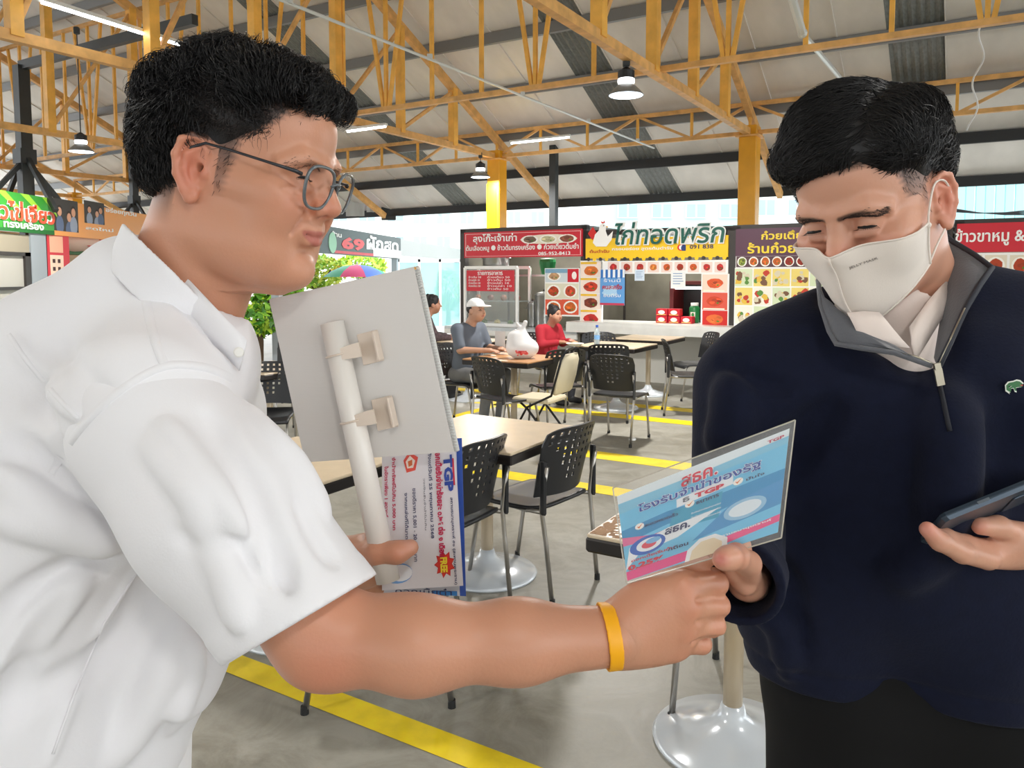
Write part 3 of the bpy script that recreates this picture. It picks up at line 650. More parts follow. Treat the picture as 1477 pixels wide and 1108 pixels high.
for px0, px1, y0, y1 in ((76, 112, 288, 334), (121, 150, 291, 323)):
    b = lb(px0, y0, px1, y1); p = Print(); people(p); p.build('photo_print', t, ((b[0] + b[1]) / 2, -.051, (b[2] + b[3]) / 2), X3, Z3, b[1] - b[0], b[3] - b[2])
b = lb(152, 302, 196, 311); lettering(t, 'อร่อยทุกวัน', ((b[0] + b[1]) / 2, -.052, (b[2] + b[3]) / 2), X3, Z3, b[1] - b[0], b[3] - b[2], white, .03); b = lb(122, 328, 162, 333); lettering(t, 'สดใหม่', ((b[0] + b[1]) / 2, -.052, (b[2] + b[3]) / 2), X3, Z3, b[1] - b[0], b[3] - b[2], white, .02)
lg = M('post_grey', (150, 158, 164), .5); dg_ = M('dark_green', (34, 76, 44), .5)
lboard('post', lg, lb(44, 336, 67, 500)); 
b = lb(-60, 362, 44, 440); lboard('window_frame', frm, (b[0], b[1], b[3] - .06, b[3]), -.02, .05); lboard('window_frame', frm, (b[1] - .14, b[1], b[2], b[3]), -.02, .05); lboard('window_frame', frm, (b[0], b[1], b[2] + .22, b[2] + .27), -.02, .05); lboard('shutter', M('shutter_grey', (176, 174, 166), .5), b, .02, .02)
lboard('ledge', dg_, lb(-60, 437, 47, 445), -.08, .1); lboard('header', M('header_beige', (152, 144, 126), .6), lb(-60, 335, 44, 362), .0, .04)
b = lb(-60, 444, 58, 472); lboard('lower_sign', M('sign_orange', (240, 160, 80), .4), b, -.06, .03); b = lb(2, 449, 50, 468)
for bo, y, m in ((.06, -.066, white), (.02, -.07, M('letter_red', (190, 30, 30), .4))): lettering(t, 'ร้านลุงแจ', ((b[0] + b[1]) / 2, y, (b[2] + b[3]) / 2), X3, Z3, b[1] - b[0], b[3] - b[2], m, bo)
lboard('plinth', M('stall_dark', (60, 52, 46), .6), lb(-60, 472, 70, 560), -.02, .1)
rp = thing('menu_panel', 'tall red framed menu panel with rows of dark letters left of the shirt', 'menu board', (XL, LR(0) - 2.2, 0), PI / 2); b = lb(66, 338, 99, 432)
MB().bx(b[0], b[1], -.03, .01, b[2] - .9, b[3]).build('red_frame', red, rp); i_ = ((b[0] + b[1]) / 2, -.0305, (b[2] + b[3]) / 2 - .0); p = Print().rect(.14, -.2, .72, .68, (246, 214, 190)).rect(.14, .72, .72, .97, (240, 180, 150))
for k in range(6):
    for j in range(2): p.rect(.24 + .22 * j, .56 - k * .12, .36 + .22 * j, .62 - k * .12, (70, 40, 40))
p.build('menu_print', rp, i_, X3, Z3, b[1] - b[0], b[3] - b[2])
t2 = thing('food_stall', 'far left stall with a red awning and lit shelves behind the collar', 'stall', (XL - .6, LR(100), 0), PI / 2); wd2 = LR(215) - LR(100)
MB().bx(0, wd2 + 3, 0, .05, 0, 1.1).build('plinth', M('header_beige', (152, 144, 126), .6), t2); MB().bx(0, wd2 + 3, 1.2, 1.25, 0, 2.4).build('back_panel', M('warm_wall', (226, 200, 160), .6), t2)
MB().bx(0, wd2 + 3, -.1, .2, lz(130, 366) - .0, lz(130, 357)).build('green_beam', M('green_awning', (70, 120, 70), .6), t2)
mb = MB(); a = lz(150, 356); n = 8
for k in range(n): x = .8 + k * .55; mb.add([(x, -.1, a + .3), (x + .55, -.1, a + .3), (x + .5, -.45, a + .02), (x + .28, -.5, a - .06), (x + .05, -.45, a + .02)], [(0, 4, 3, 2, 1)])
mb.build('awning', red, t2); MB().ball((.9, -.2, a + .12), (.75, .3, .22), 14, 8).build('lampshade', M('cloth_pink', (240, 206, 190), .6), t2, True)
for z in (1.35, 1.7): MB().bx(0, wd2 + 3, .7, 1.2, z, z + .03).build('shelf', M('warm_wall', (226, 200, 160), .6), t2)

pa, pb = at(440, 350, 15.0), at(664, 352, 29.0); u = (pb - pa); u.z = 0; ln = u.length
t = thing('sign_fascia', 'dark vegetable stall fascia with a red number beyond the glasses', 'sign', (pa.x, pa.y, 0), math.atan2(u.y, u.x)); ud = u.normalized()
def fx(px):
    v = ray(px, 400); A = np.array([[v.x, -ud.x], [v.y, -ud.y]]); s = np.linalg.solve(A, np.array([pa.x, pa.y])); return s[1], s[0] * v.y
def fz(px, py): return at(px, py, fx(px)[1]).z
m1 = fx(576)[0]; za, zb = fz(500, 368), fz(500, 331)
MB().bx(-1.5, m1, -.05, .05, za, zb).build('sign_board', M('sign_dark', (52, 56, 56), .4), t); MB().bx(m1, ln, -.05, .05, za + .1, zb - .03).build('blank_board', M('board_grey', (160, 160, 158), .5), t)
def ft(s, a, y0, b, y1, m, bo=.03): x0, x1 = fx(a)[0], fx(b)[0]; q = (a + b) / 2; z0, z1 = fz(q, y1), fz(q, y0); lettering(t, s, ((x0 + x1) / 2, -.055, (z0 + z1) / 2), X3, Z3, x1 - x0, z1 - z0, m, bo)
ft('69', 490, 343, 523, 361, M('letter_red2', (226, 50, 56), .4), .05); ft('ผักสด', 526, 342, 572, 362, white); ft('ร้าน', 476, 334, 490, 342, white)
x0, x1 = fx(480)[0], fx(536)[0]; MB().bx(x0, x1, -.056, -.05, za + .02, za + .08).build('red_stripe', red, t); MB().bx(x1, m1, -.056, -.05, za + .02, za + .22).build('white_stripe', white, t)
MB().lathe([(.22, -.005), (.22, .005)], n=18).build('round_badge', M('badge_green', (150, 200, 170), .5), t).matrix_local = Matrix.Translation((fx(477)[0], -.055, (za + zb) / 2 - .05)) @ Matrix.Rotation(PI / 2, 4, 'X')
for x in (-1, m1, ln - .1): MB().bx(x - .08, x + .08, .05, .2, 0, za + .3).build('post', lg, t)

# ------------------------------------------------------------------ outside: buildings, trees, parasol, plastic curtain
def building(name, label, px0, px1, ytop, Y, mat, win, rows, cols, wmat, rz=ANG * .4, wfr=(.6, .55)):
    a, b = at(px0, 400, Y), at(px1, 400, Y); w = (b - a).length; h = at((px0 + px1) / 2, ytop, Y).z; c = (a + b) / 2
    t = thing('building', label, 'building', (c.x, c.y, 0), rz)
    MB().bx(-w / 2, w / 2, 0, 6, -.1, h).build('wall', mat, t); MB().bx(-w / 2 - .1, w / 2 + .1, -.15, 0, h - .25, h).build('cornice', white, t)
    z0 = 2.4; cw, ch = w / cols, (h - z0 - .4) / rows
    for i in range(cols):
        for j in range(rows):
            x, z = -w / 2 + cw * (i + .5), z0 + ch * (j + .5)
            f = MB().bx(x - cw * wfr[0] / 2, x + cw * wfr[0] / 2, -.08, 0, z - ch * wfr[1] / 2, z + ch * wfr[1] / 2).build('window', white, t)
            for s in (-1, 1): MB().bx(x + s * cw * wfr[0] / 4 - cw * wfr[0] * .21, x + s * cw * wfr[0] / 4 + cw * wfr[0] * .21, -.1, -.07, z - ch * wfr[1] * .44, z + ch * wfr[1] * .44).build('pane', wmat, f)
    return t
pw = M('pale_wall', (236, 238, 236), .7, noise=(.5, .04)); pc = M('pale_cyan', (176, 214, 212), .6, noise=(.6, .08)); gl = M('window_glass', (150, 178, 190), .15, .2); gl2 = M('window_cyan', (168, 212, 214), .2, .1)
building('building', 'pale cyan netted building behind the yellow stall sign', 880, 1075, 268, 27, pc, 1, 2, 4, gl, 0)
building('building', 'pale building seen through the gap between the curtain and yellow column', 590, 792, 282, 32, pw, 1, 2, 6, gl2, 0)
building('building', 'white building with small windows above the dark number sign', 430, 592, 275, 40, pw, 1, 2, 4, gl, 0)
building('building', 'white house with grey windows left of the masked man', 1080, 1300, 262, 30, pw, 1, 2, 5, gl, 0)
building('building', 'far left pale building beyond the omelette stall', -80, 260, 285, 42, pw, 1, 2, 7, gl2, 0)
a = at(1360, 400, 22); b_ = at(1700, 400, 22); t = thing('mesh_hoarding', 'ribbed pale cyan hoarding above the pork leg stall', 'hoarding', (a.x, a.y, 0), 0); hz = at(1430, 262, 22).z; wz = (b_ - a).length
for i in range(24): MB().bx(i * wz / 24 + .01, (i + 1) * wz / 24 - .03, -.02 * (i % 2), .05, 0, hz).build('ribbed_sheet', M('net_cyan', (150, 206, 210), .6), t)
for z in (hz * .62, hz * .98): MB().bx(0, wz, .05, .12, z - .05, z).build('rail', white, t)
c = thing('overhead_wires', 'dark power lines sagging across the street at right', 'wires')
for k in range(4):
    a, b_ = at(1300, 284 + 4 * k, 20), at(1600, 296 - 6 * k, 20); MB().tube([a.lerp(b_, i / 8) - UP * .35 * math.sin(PI * i / 8) for i in range(9)], .015, 4).build('wire', blk, c)
film = M('plastic_film', (214, 220, 220), .35, alpha=.82, noise=(3, .1, (1, 1, .1)))
a = at(497, 258, 19); b_ = at(704, 258, 19); t = thing('plastic_curtain', 'milky plastic sheet curtain hung from a dark beam left of the yellow column', 'curtain', (a.x, a.y, 0), 0); wz = (b_ - a).length; zt, zb = a.z, at(600, 312, 19).z
MB().bx(-.2, wz + .2, -.06, .06, zt - .06, zt + .06).build('beam', dark, t); n = 7
for i in range(n):
    mb = MB(); x0, x1 = i * wz / n + .02, (i + 1) * wz / n - .02; k = 8
    mb.rings([[(x0 + (x1 - x0) * j / k, .04 * math.sin(j * 2.2 + i), z) for j in range(k + 1)] for z in (zt - .06, zb + .1 * (i % 2))], closed=False); mb.build('plastic_sheet', film, t, True)
MB().bx(.9, 1.25, -.07, -.03, zb - .1, zt).build('strut', dark, t)
def leaves(n, c, r, size, cols, name='foliage'):
    vs, fs, cl = [], [], []; c = Vector(c)
    for i in range(n):
        v = Vector((random.gauss(0, 1), random.gauss(0, 1), random.gauss(0, 1))).normalized() * random.uniform(.55, 1) ** .5
        p = c + Vector((v.x * r[0], v.y * r[1], v.z * r[2])); a = Vector((random.uniform(-1, 1), random.uniform(-1, 1), random.uniform(-1, 1))).normalized(); b = a.orthogonal().normalized(); s = size * random.uniform(.6, 1.4)
        k = len(vs); vs += [p - a * s, p + b * s * .45, p + a * s, p - b * s * .45]; fs.append((k, k + 1, k + 2, k + 3)); cl += [tuple(lin(q) for q in random.choice(cols)) + (1,)] * 4
    me = bpy.data.meshes.new(name); me.from_pydata([tuple(v) for v in vs], [], fs); me.update(); a = me.color_attributes.new('tint', 'FLOAT_COLOR', 'CORNER'); a.data.foreach_set('color', np.array(cl, np.float32).ravel()); return me
leafm = M('leaf', (255, 255, 255), .5, attr='tint'); bark = M('bark', (96, 78, 60), .8)
G = [(88, 150, 40), (130, 186, 50), (60, 116, 36), (170, 204, 60)]; GY = [(176, 206, 60), (206, 214, 80), (130, 180, 50)]
def tree(px, py, Y, r, label, cols=G, n=900, size=.09):
    c = at(px, py, Y); t = thing('tree', label, 'tree', (c.x, c.y, 0)); f = link_mesh('foliage', leaves(n, (0, 0, c.z), r, size, cols), leafm, t); f['kind'] = 'stuff'
    MB().tube([(0, 0, -.1), (.03, 0, c.z * .5), (0, 0, c.z)], [.09, .07, .04], 7).build('trunk', bark, t)
    for s in (-1, 1): MB().tube([(0, 0, c.z * .7), (s * r[0] * .5, 0, c.z + r[2] * .2)], [.05, .02], 6).build('branch', bark, t)
tree(405, 440, 15, (.55, .5, .5), 'bright green bush just below the chin'); tree(372, 462, 14, (.4, .4, .3), 'low green bush by the shirt collar', G, 500)
tree(455, 392, 21, (.9, .6, .45), 'yellow green bush under the dark number sign', GY); tree(520, 384, 26, (.9, .7, .4), 'pale yellow tree behind the parasol', GY); tree(646, 418, 24, (.4, .4, .7), 'small dark green tree by the glass door', G, 500)
p = at(515, 394, 20); t = thing('parasol', 'pink and blue parasol open under the number sign', 'parasol', (p.x, p.y, 0)); cols = [(232, 70, 130), (90, 130, 220), (60, 170, 130), (120, 200, 190), (232, 70, 130), (240, 90, 110), (90, 130, 220), (60, 170, 130)]
for k in range(8):
    a0, a1 = 2 * PI * k / 8 - 1.9, 2 * PI * (k + 1) / 8 - 1.9; rs = []
    for q, z in ((.02, .32), (.35, .28), (.65, .15), (.85, 0)): rs.append([(q * math.cos(a0 + (a1 - a0) * j / 4), q * math.sin(a0 + (a1 - a0) * j / 4), p.z - .1 + z) for j in range(5)])
    MB().rings(rs, closed=False).build('canopy_panel', M('parasol_%d' % cols[k][0], cols[k], .6), t, True)
MB().tube([(0, 0, -.06), (0, 0, p.z + .28)], .02, 8).build('pole', white, t)
p = at(620, 402, 23); t = thing('door_glass', 'pale cyan glass doors beyond the seated diners', 'door', (p.x, p.y, 0)); zt = at(620, 374, 23).z
for i in range(3):
    x = (i - 1) * .62; MB().bx(x - .27, x + .27, -.01, .01, .05, zt - .1).build('pane', M('door_pane', (160, 212, 212), .1, alpha=.6), t)
for i in range(4): x = (i - 1.5) * .62; MB().bx(x - .035, x + .035, -.04, .04, -.06, zt).build('frame_post', white, t)
MB().bx(-.95, .95, -.04, .04, zt - .08, zt).build('frame_rail', white, t)
# ------------------------------------------------------------------ tables and chairs
cream = M('laminate_cream', (226, 206, 176), .32, noise=(9, .07), bump=(40, .02)); wood = M('laminate_wood', (190, 142, 98), .4, noise=(6, .1, (1, .15, 1))); edge = M('edge_band', (30, 24, 22), .4)
pole_m = M('pedestal_beige', (196, 178, 150), .35, .2); base_m = M('pedestal_base', (224, 230, 236), .2, .15, coat=.4); chip = M('chipped_board', (150, 112, 66), .8, noise=(40, .4))
def table(x, y, label, top=cream, w=.74, rz=ANG, worn=False, grp='square dining tables'):
    t = thing('dining_table', label, 'table', (x, y, 0), rz, grp)
    MB().rbox((0, 0, .743), (w - .008, w - .008, .014), bev=.004).build('table_top', top, t)
    MB().rbox((0, 0, .715), (w, w, .045), bev=.006).build('edge_band', edge, t)
    MB().bx(-.16, .16, -.16, .16, .68, .695).build('mounting_plate', edge, t)
    MB().lathe([(.032, .06), (.032, .69)], n=18).build('pedestal_pole', pole_m, t, True)
    MB().lathe([(.26, 0), (.262, .01), (.25, .022), (.15, .045), (.07, .07), (.045, .1), (.036, .13)], n=40).build('pedestal_base', base_m, t, True)
    if worn:
        p = Print()
        for q in range(110): p.disc(random.uniform(.0, .3) ** 1.4 * 2, random.choice([random.uniform(.0, .06), random.uniform(0, .12)]), .012, .01, (150, 106, 58), 6, .4)
        for q in range(110): p.disc(random.uniform(.0, .07), random.uniform(0, .4) ** 1.3, .01, .014, (166, 122, 74), 6, .4)
        p.build('worn_patch', t, (0, 0, .7503), X3, Y3, w - .02, w - .02, 3e-6)
    return t
table(-.13, 3.93, 'cream topped table between the white sign board and the nearest black chair')
table(-.95, 3.3, 'cream topped table showing between the white sleeve and the sign pole')
table(.735, 2.47, 'chipped table corner behind the blue card, on a pole beside the navy sweater', worn=True)
table(.02, 7.55, 'wood brown table with a carrier bag, in front of the man in the cap', wood)
table(1.22, 8.95, 'white topped table with a water bottle in front of the woman in red')
table(1.78, 10.0, 'cream topped table nearest the chicken stall counter')
table(2.24, 7.15, 'cream topped table half hidden by the navy sleeve')
table(-2.15, 6.75, 'cream topped table behind the black chair left of the sign board')
table(-.55, 9.6, 'far table behind the man in the white cap')

plast = M('black_seat', (38, 39, 42), .42, bump=(300, .05)); grey_leg = M('leg_steel', (176, 172, 166), .28, .85); rubber = M('rubber_foot', (28, 28, 28), .7)
def back_shell(w=.44, h=.34):
    nx, ny = 45, 36; bm = bmesh.new(); g = {}
    for j in range(ny + 1):
        for i in range(nx + 1):
            u, v = i / nx * 2 - 1, j / ny; ww = w / 2 * (1 - .1 * (1 - v) - .07 * max(0, v - .8) / .2)
            x = u * ww; z = .5 + h * v - .03 * (abs(u) ** 4) * (1 if v > .5 else 0) * v; y = -.215 - .075 * v + .06 * u * u + .03 * max(0, v - .85) * -2
            g[i, j] = bm.verts.new((x, y, z))
    for j in range(ny):
        for i in range(nx):
            row = (ny - 3 - j) // 4; hole = False
            if 0 <= row < 7 and (ny - 3 - j) % 4 < 2 and i >= 3:
                n = 8 - row if row > 1 else 8; k = (i - 3) // 5; hole = (i - 3) % 5 < 2 and abs(k - 3.75) <= n / 2 + .1
            if not hole: bm.faces.new((g[i, j], g[i + 1, j], g[i + 1, j + 1], g[i, j + 1]))
    bmesh.ops.recalc_face_normals(bm, faces=bm.faces); bmesh.ops.solidify(bm, geom=bm.faces[:], thickness=.008)
    me = bpy.data.meshes.new('backrest'); bm.to_mesh(me); bm.free(); return me
def seat_shell():
    n = 16; rs = []; mb = MB()
    for top in (0, 1):
        vs = []
        for j in range(n + 1):
            for i in range(n + 1):
                u, v = i / n * 2 - 1, j / n * 2 - 1; q = .5 * (abs(u) ** 6 + abs(v) ** 6)
                x = .225 * u * (1 - .06 * abs(v) ** 3 - (.08 if v > 0 else .02) * 0); x *= 1 - .1 * (v < 0) * v * v
                y = .01 + .225 * v * (1 - .05 * abs(u) ** 4); z = .452 - .016 * (1 - u * u) * (1 - v * v) - .04 * max(0, v - .55) ** 2 * 4 + .03 * max(0, -v - .6) - (0 if top else .018)
                vs.append((x, y, z))
        k = len(mb.v); fs = []
        for j in range(n):
            for i in range(n):
                a = j * (n + 1) + i; f = (a, a + 1, a + n + 2, a + n + 1); fs.append(f if top else f[::-1])
        mb.add(vs, fs)
    m = (n + 1) ** 2; bd = [i for i in range(n + 1)] + [(j + 1) * (n + 1) - 1 for j in range(1, n + 1)] + [n * (n + 1) + i for i in range(n - 1, -1, -1)] + [j * (n + 1) for j in range(n - 1, 0, -1)]
    for i in range(len(bd)): a, b = bd[i], bd[(i + 1) % len(bd)]; mb.f.append((a, b, b + m, a + m))
    return mb
def make_chair():
    t = thing('plastic_chair', 'x', 'chair', group='black perforated plastic chairs')
    seat_shell().build('seat', plast, t, True); link_mesh('backrest', back_shell(), plast, t)
    for s in (-1, 1):
        l = MB().tube([(s * .2, -.27, 0), (s * .205, -.235, .3), (s * .212, -.215, .45), (s * .214, -.225, .56), (s * .212, -.245, .66)], .0115, 8).build('leg', grey_leg, t, True); MB().lathe([(.015, 0), (.014, .03)], (s * .2, -.27, 0), 10).build('foot', rubber, l)
        l = MB().tube([(s * .205, .25, 0), (s * .2, .2, .3), (s * .198, .17, .41), (s * .196, .12, .438), (s * .2, -.1, .432), (s * .212, -.21, .44)], .0115, 8).build('leg', grey_leg, t, True); MB().lathe([(.015, 0), (.014, .03)], (s * .205, .25, 0), 10).build('foot', rubber, l)
        MB().rbox((s * .217, -.228, .56), (.02, .035, .26), bev=.008).build('back_bracket', plast, t)
    MB().tube([(-.198, .12, .428), (.198, .12, .428)], .009, 6).build('crossbar', grey_leg, t); MB().tube([(-.205, -.12, .428), (.205, -.12, .428)], .009, 6).build('crossbar', grey_leg, t)
    return t
chair0 = make_chair(); used = []
def chair(x, y, az, label, grp='black perforated plastic chairs'):
    """az: compass-like angle of the way the chair faces, 0 away from the camera, 90 to the right"""
    c = chair0 if not used else copy_tree(chair0); used.append(c)
    c.location = (x, y, 0); c.rotation_euler = (0, 0, -math.radians(az)); c['label'] = label; return c
chair(.1, 3.85, -52, 'nearest fully visible black chair, its holed back toward us beside the cream table')
chair(-.34, 3.5, -58, 'black chair half hidden by the printed leaflet, next to the nearest chair')
chair(-.5, 2.85, -94, 'black chair hidden behind the leaflets, one steel leg showing under the forearm')
chair(.86, 2.69, 211, 'chair behind the fist and blue card, one silver leg on the floor')
chair(1.02, 7.2, 28, 'black chair with a holed back standing alone left of the navy sleeve')
chair(-.05, 6.95, 48, 'black chair with its back to us in front of the wood brown table')
chair(1.98, 8.6, 98, 'black chair facing right in front of the stall counters, near the woman in red')
chair(2.3, 9.7, 258, 'small far black chair facing left beside the counter leg')
chair(.45, 7.75, -20, 'dark chair tucked at the right side of the wood brown table')
chair(1.1, 9.5, 180, 'black chair behind the white topped table')
chair(1.05, 8.3, 8, 'black chair just behind the lone holed chair')
chair(-1.98, 6.1, 172, 'black chair facing us between the collar and the sign board')
chair(-2.05, 7.5, 184, 'black chair beyond the table left of the sign board')
chair(-2.65, 9.0, 190, 'farthest black chair seen past the shirt front')
chair(-.5, 8.02, 120, 'chair that the man in the white cap sits on')
chair(.4, 9.5, 132, 'chair that the woman in red sits on')
chair(-1.14, 9.6, 75, 'chair under the dark dressed diner beside the sign board edge')
t = thing('folding_chair', 'cream padded folding chair with black crossed legs beside the wood brown table', 'chair', (.27, 6.95, 0), math.radians(62))
pad = M('cream_vinyl', (226, 214, 186), .45); bt = M('black_tube', (30, 30, 32), .35, .4)
mb = MB(); rs = []
for z, w, y, th in ((.5, .15, -.2, .012), (.52, .17, -.205, .022), (.65, .185, -.235, .026), (.8, .175, -.27, .022), (.86, .13, -.285, .012)): rs.append([(-w, y - th, z), (w, y - th, z), (w + .01, y, z), (w, y + th, z), (-w, y + th, z), (-w - .01, y, z)])
mb.rings(rs, True, True).build('backrest', pad, t, True); MB().rbox((0, .02, .44), (.38, .38, .04), bev=.015).build('seat', pad, t)
for s in (-1, 1):
    MB().tube([(s * .2, .26, 0), (s * .2, .05, .38), (s * .2, -.19, .5), (s * .195, -.28, .82), (s * .13, -.3, .9), (0, -.302, .91)], .011, 8).build('leg', bt, t, True); MB().tube([(s * .18, -.26, 0), (s * .18, .05, .36), (s * .18, .14, .43)], .011, 8).build('leg', bt, t, True)
MB().tube([(-.2, .2, .09), (.2, .2, .09)], .008, 6).build('crossbar', bt, t); MB().tube([(-.18, -.2, .09), (.18, -.2, .09)], .008, 6).build('crossbar', bt, t)
# ------------------------------------------------------------------ things on the far tables and on the floor
t = thing('carrier_bag', 'white plastic carrier bag with red print standing on the wood brown table', 'bag', (.1, 7.45, .751)); v = Vol((-.25, -.2, -.02), (.25, .2, .4), .008)
v.ell((0, 0, .1), (.16, .12, .11), .03).ell((-.05, 0, .19), (.1, .07, .09), .05).cap((0, 0, .2), (.0, 0, .28), .05, .015, .05).cap((0, 0, .27), (-.05, 0, .34), .02, .012, .03).cap((0, 0, .27), (.03, 0, .35), .015, .022, .03)
for q in range(14): a = random.uniform(0, 6.3); v.cap((.14 * math.cos(a), .1 * math.sin(a), random.uniform(.04, .12)), (.03 * math.cos(a + .6), .03 * math.sin(a + .6), .26), .008, .006, .02)
v.plane((0, 0, 0), (0, 0, -1)); b_ = solid('bag_body', [v], M('bag_film', (244, 242, 242), .3, alpha=.9), t)
p = Print(); p.blobs(10, .2, .1, .8, .5, .07, [(214, 60, 60), (226, 110, 110)]).rect(.3, .25, .7, .4, (206, 50, 56)); p.build('bag_print', t, (.0, -.128, .1), X3, Z3, .2, .16, curve=lambda x, y: -.1 * (x - .5) ** 2 - .12 * (y - .4) ** 2 + .004)
t = thing('water_bottle', 'clear water bottle with a blue label and cap on the white topped table', 'bottle', (.98, 8.85, .75)); MB().lathe([(.032, 0), (.034, .02), (.034, .15), (.02, .19), (.013, .2), (.013, .215)], n=16).build('bottle_body', M('clear_plastic', (214, 230, 238), .08, trans=.6), t, True); MB().lathe([(.016, .21), (.016, .235)], n=12).build('cap', M('cap_blue', (40, 90, 190), .4), t); MB().lathe([(.0345, .07), (.0345, .12)], n=16, cap=False).build('bottle_label', M('label_blue', (120, 170, 220), .5), t)
t = thing('food_tray', 'small foam food tray in front of the woman in red', 'tray', (.72, 8.78, .75)); MB().lathe([(.06, 0), (.1, .03), (.105, .03), (.065, .004)], n=16).build('tray', white, t); MB().ball((0, 0, .02), (.06, .06, .025), 10, 5).build('rice_portion', M('rice', (240, 220, 180), .6), t)
for i, (px, py) in enumerate(((912, 636), (748, 624), (1022, 572), (1180, 1000))): 
    p = on_z(px, py, 0); o = thing('paper_scrap', ['crumpled paper scrap on the floor below the lone holed chair', 'paper scrap on the floor by the folding chair', 'tiny paper scrap under the right hand tables', 'scrap by the white pedestal base'][i], 'litter', (p.x, p.y, 0))
    if i < 3: solid('paper', [Vol((-.06, -.05, -.01), (.06, .05, .05), .005).ell((0, 0, .012), (.035, .025, .014)).ell((.015, .01, .018), (.02, .015, .015)).plane((0, 0, 0), (0, 0, -1))], white, o)
    else: bpy.data.objects.remove(o)

# ------------------------------------------------------------------ seated diners
def hand_cap(v, w, fwd, up, side, s=1., curl=.5, k=.006):
    """simple far hand: palm, four fingers, thumb"""
    w, fwd, up, side = Vector(w), Vector(fwd).normalized(), Vector(up).normalized(), Vector(side).normalized()
    v.cap(w, w + fwd * .055, .024, .027, .01).cap(w + side * .018, w + fwd * .07 + side * .026, .014, .013, .01).cap(w - side * .018, w + fwd * .065 - side * .026, .014, .013, .01)
    for i in range(4):
        b = w + fwd * .08 + side * (.03 - .02 * i); m = b + fwd * .035 - up * .01 * curl; v.chain([b, m, m + fwd * .022 - up * .03 * curl], [.0095, .009, .008], k)
    v.chain([w + fwd * .02 + side * .028, w + fwd * .05 + side * .05, w + fwd * .085 + side * .045], [.012, .011, .009], k)
def far_face(vs, skin, c, lip=(170, 100, 90)):
    out = np.tile(np.array([lin(q) for q in skin]), (len(vs), 1)); d = vs - np.array(c)
    def spot(p, r, col):
        m = (((d - np.array(p)) / np.array(r)) ** 2).sum(1) < 1; out[m] = [lin(q) for q in col]
    for s in (-1, 1): spot((s * .032, .09, .012), (.018, .03, .007), (40, 28, 24)); spot((s * .034, .092, .032), (.022, .03, .006), (40, 30, 26))
    spot((0, .095, -.05), (.024, .03, .009), lip); return out
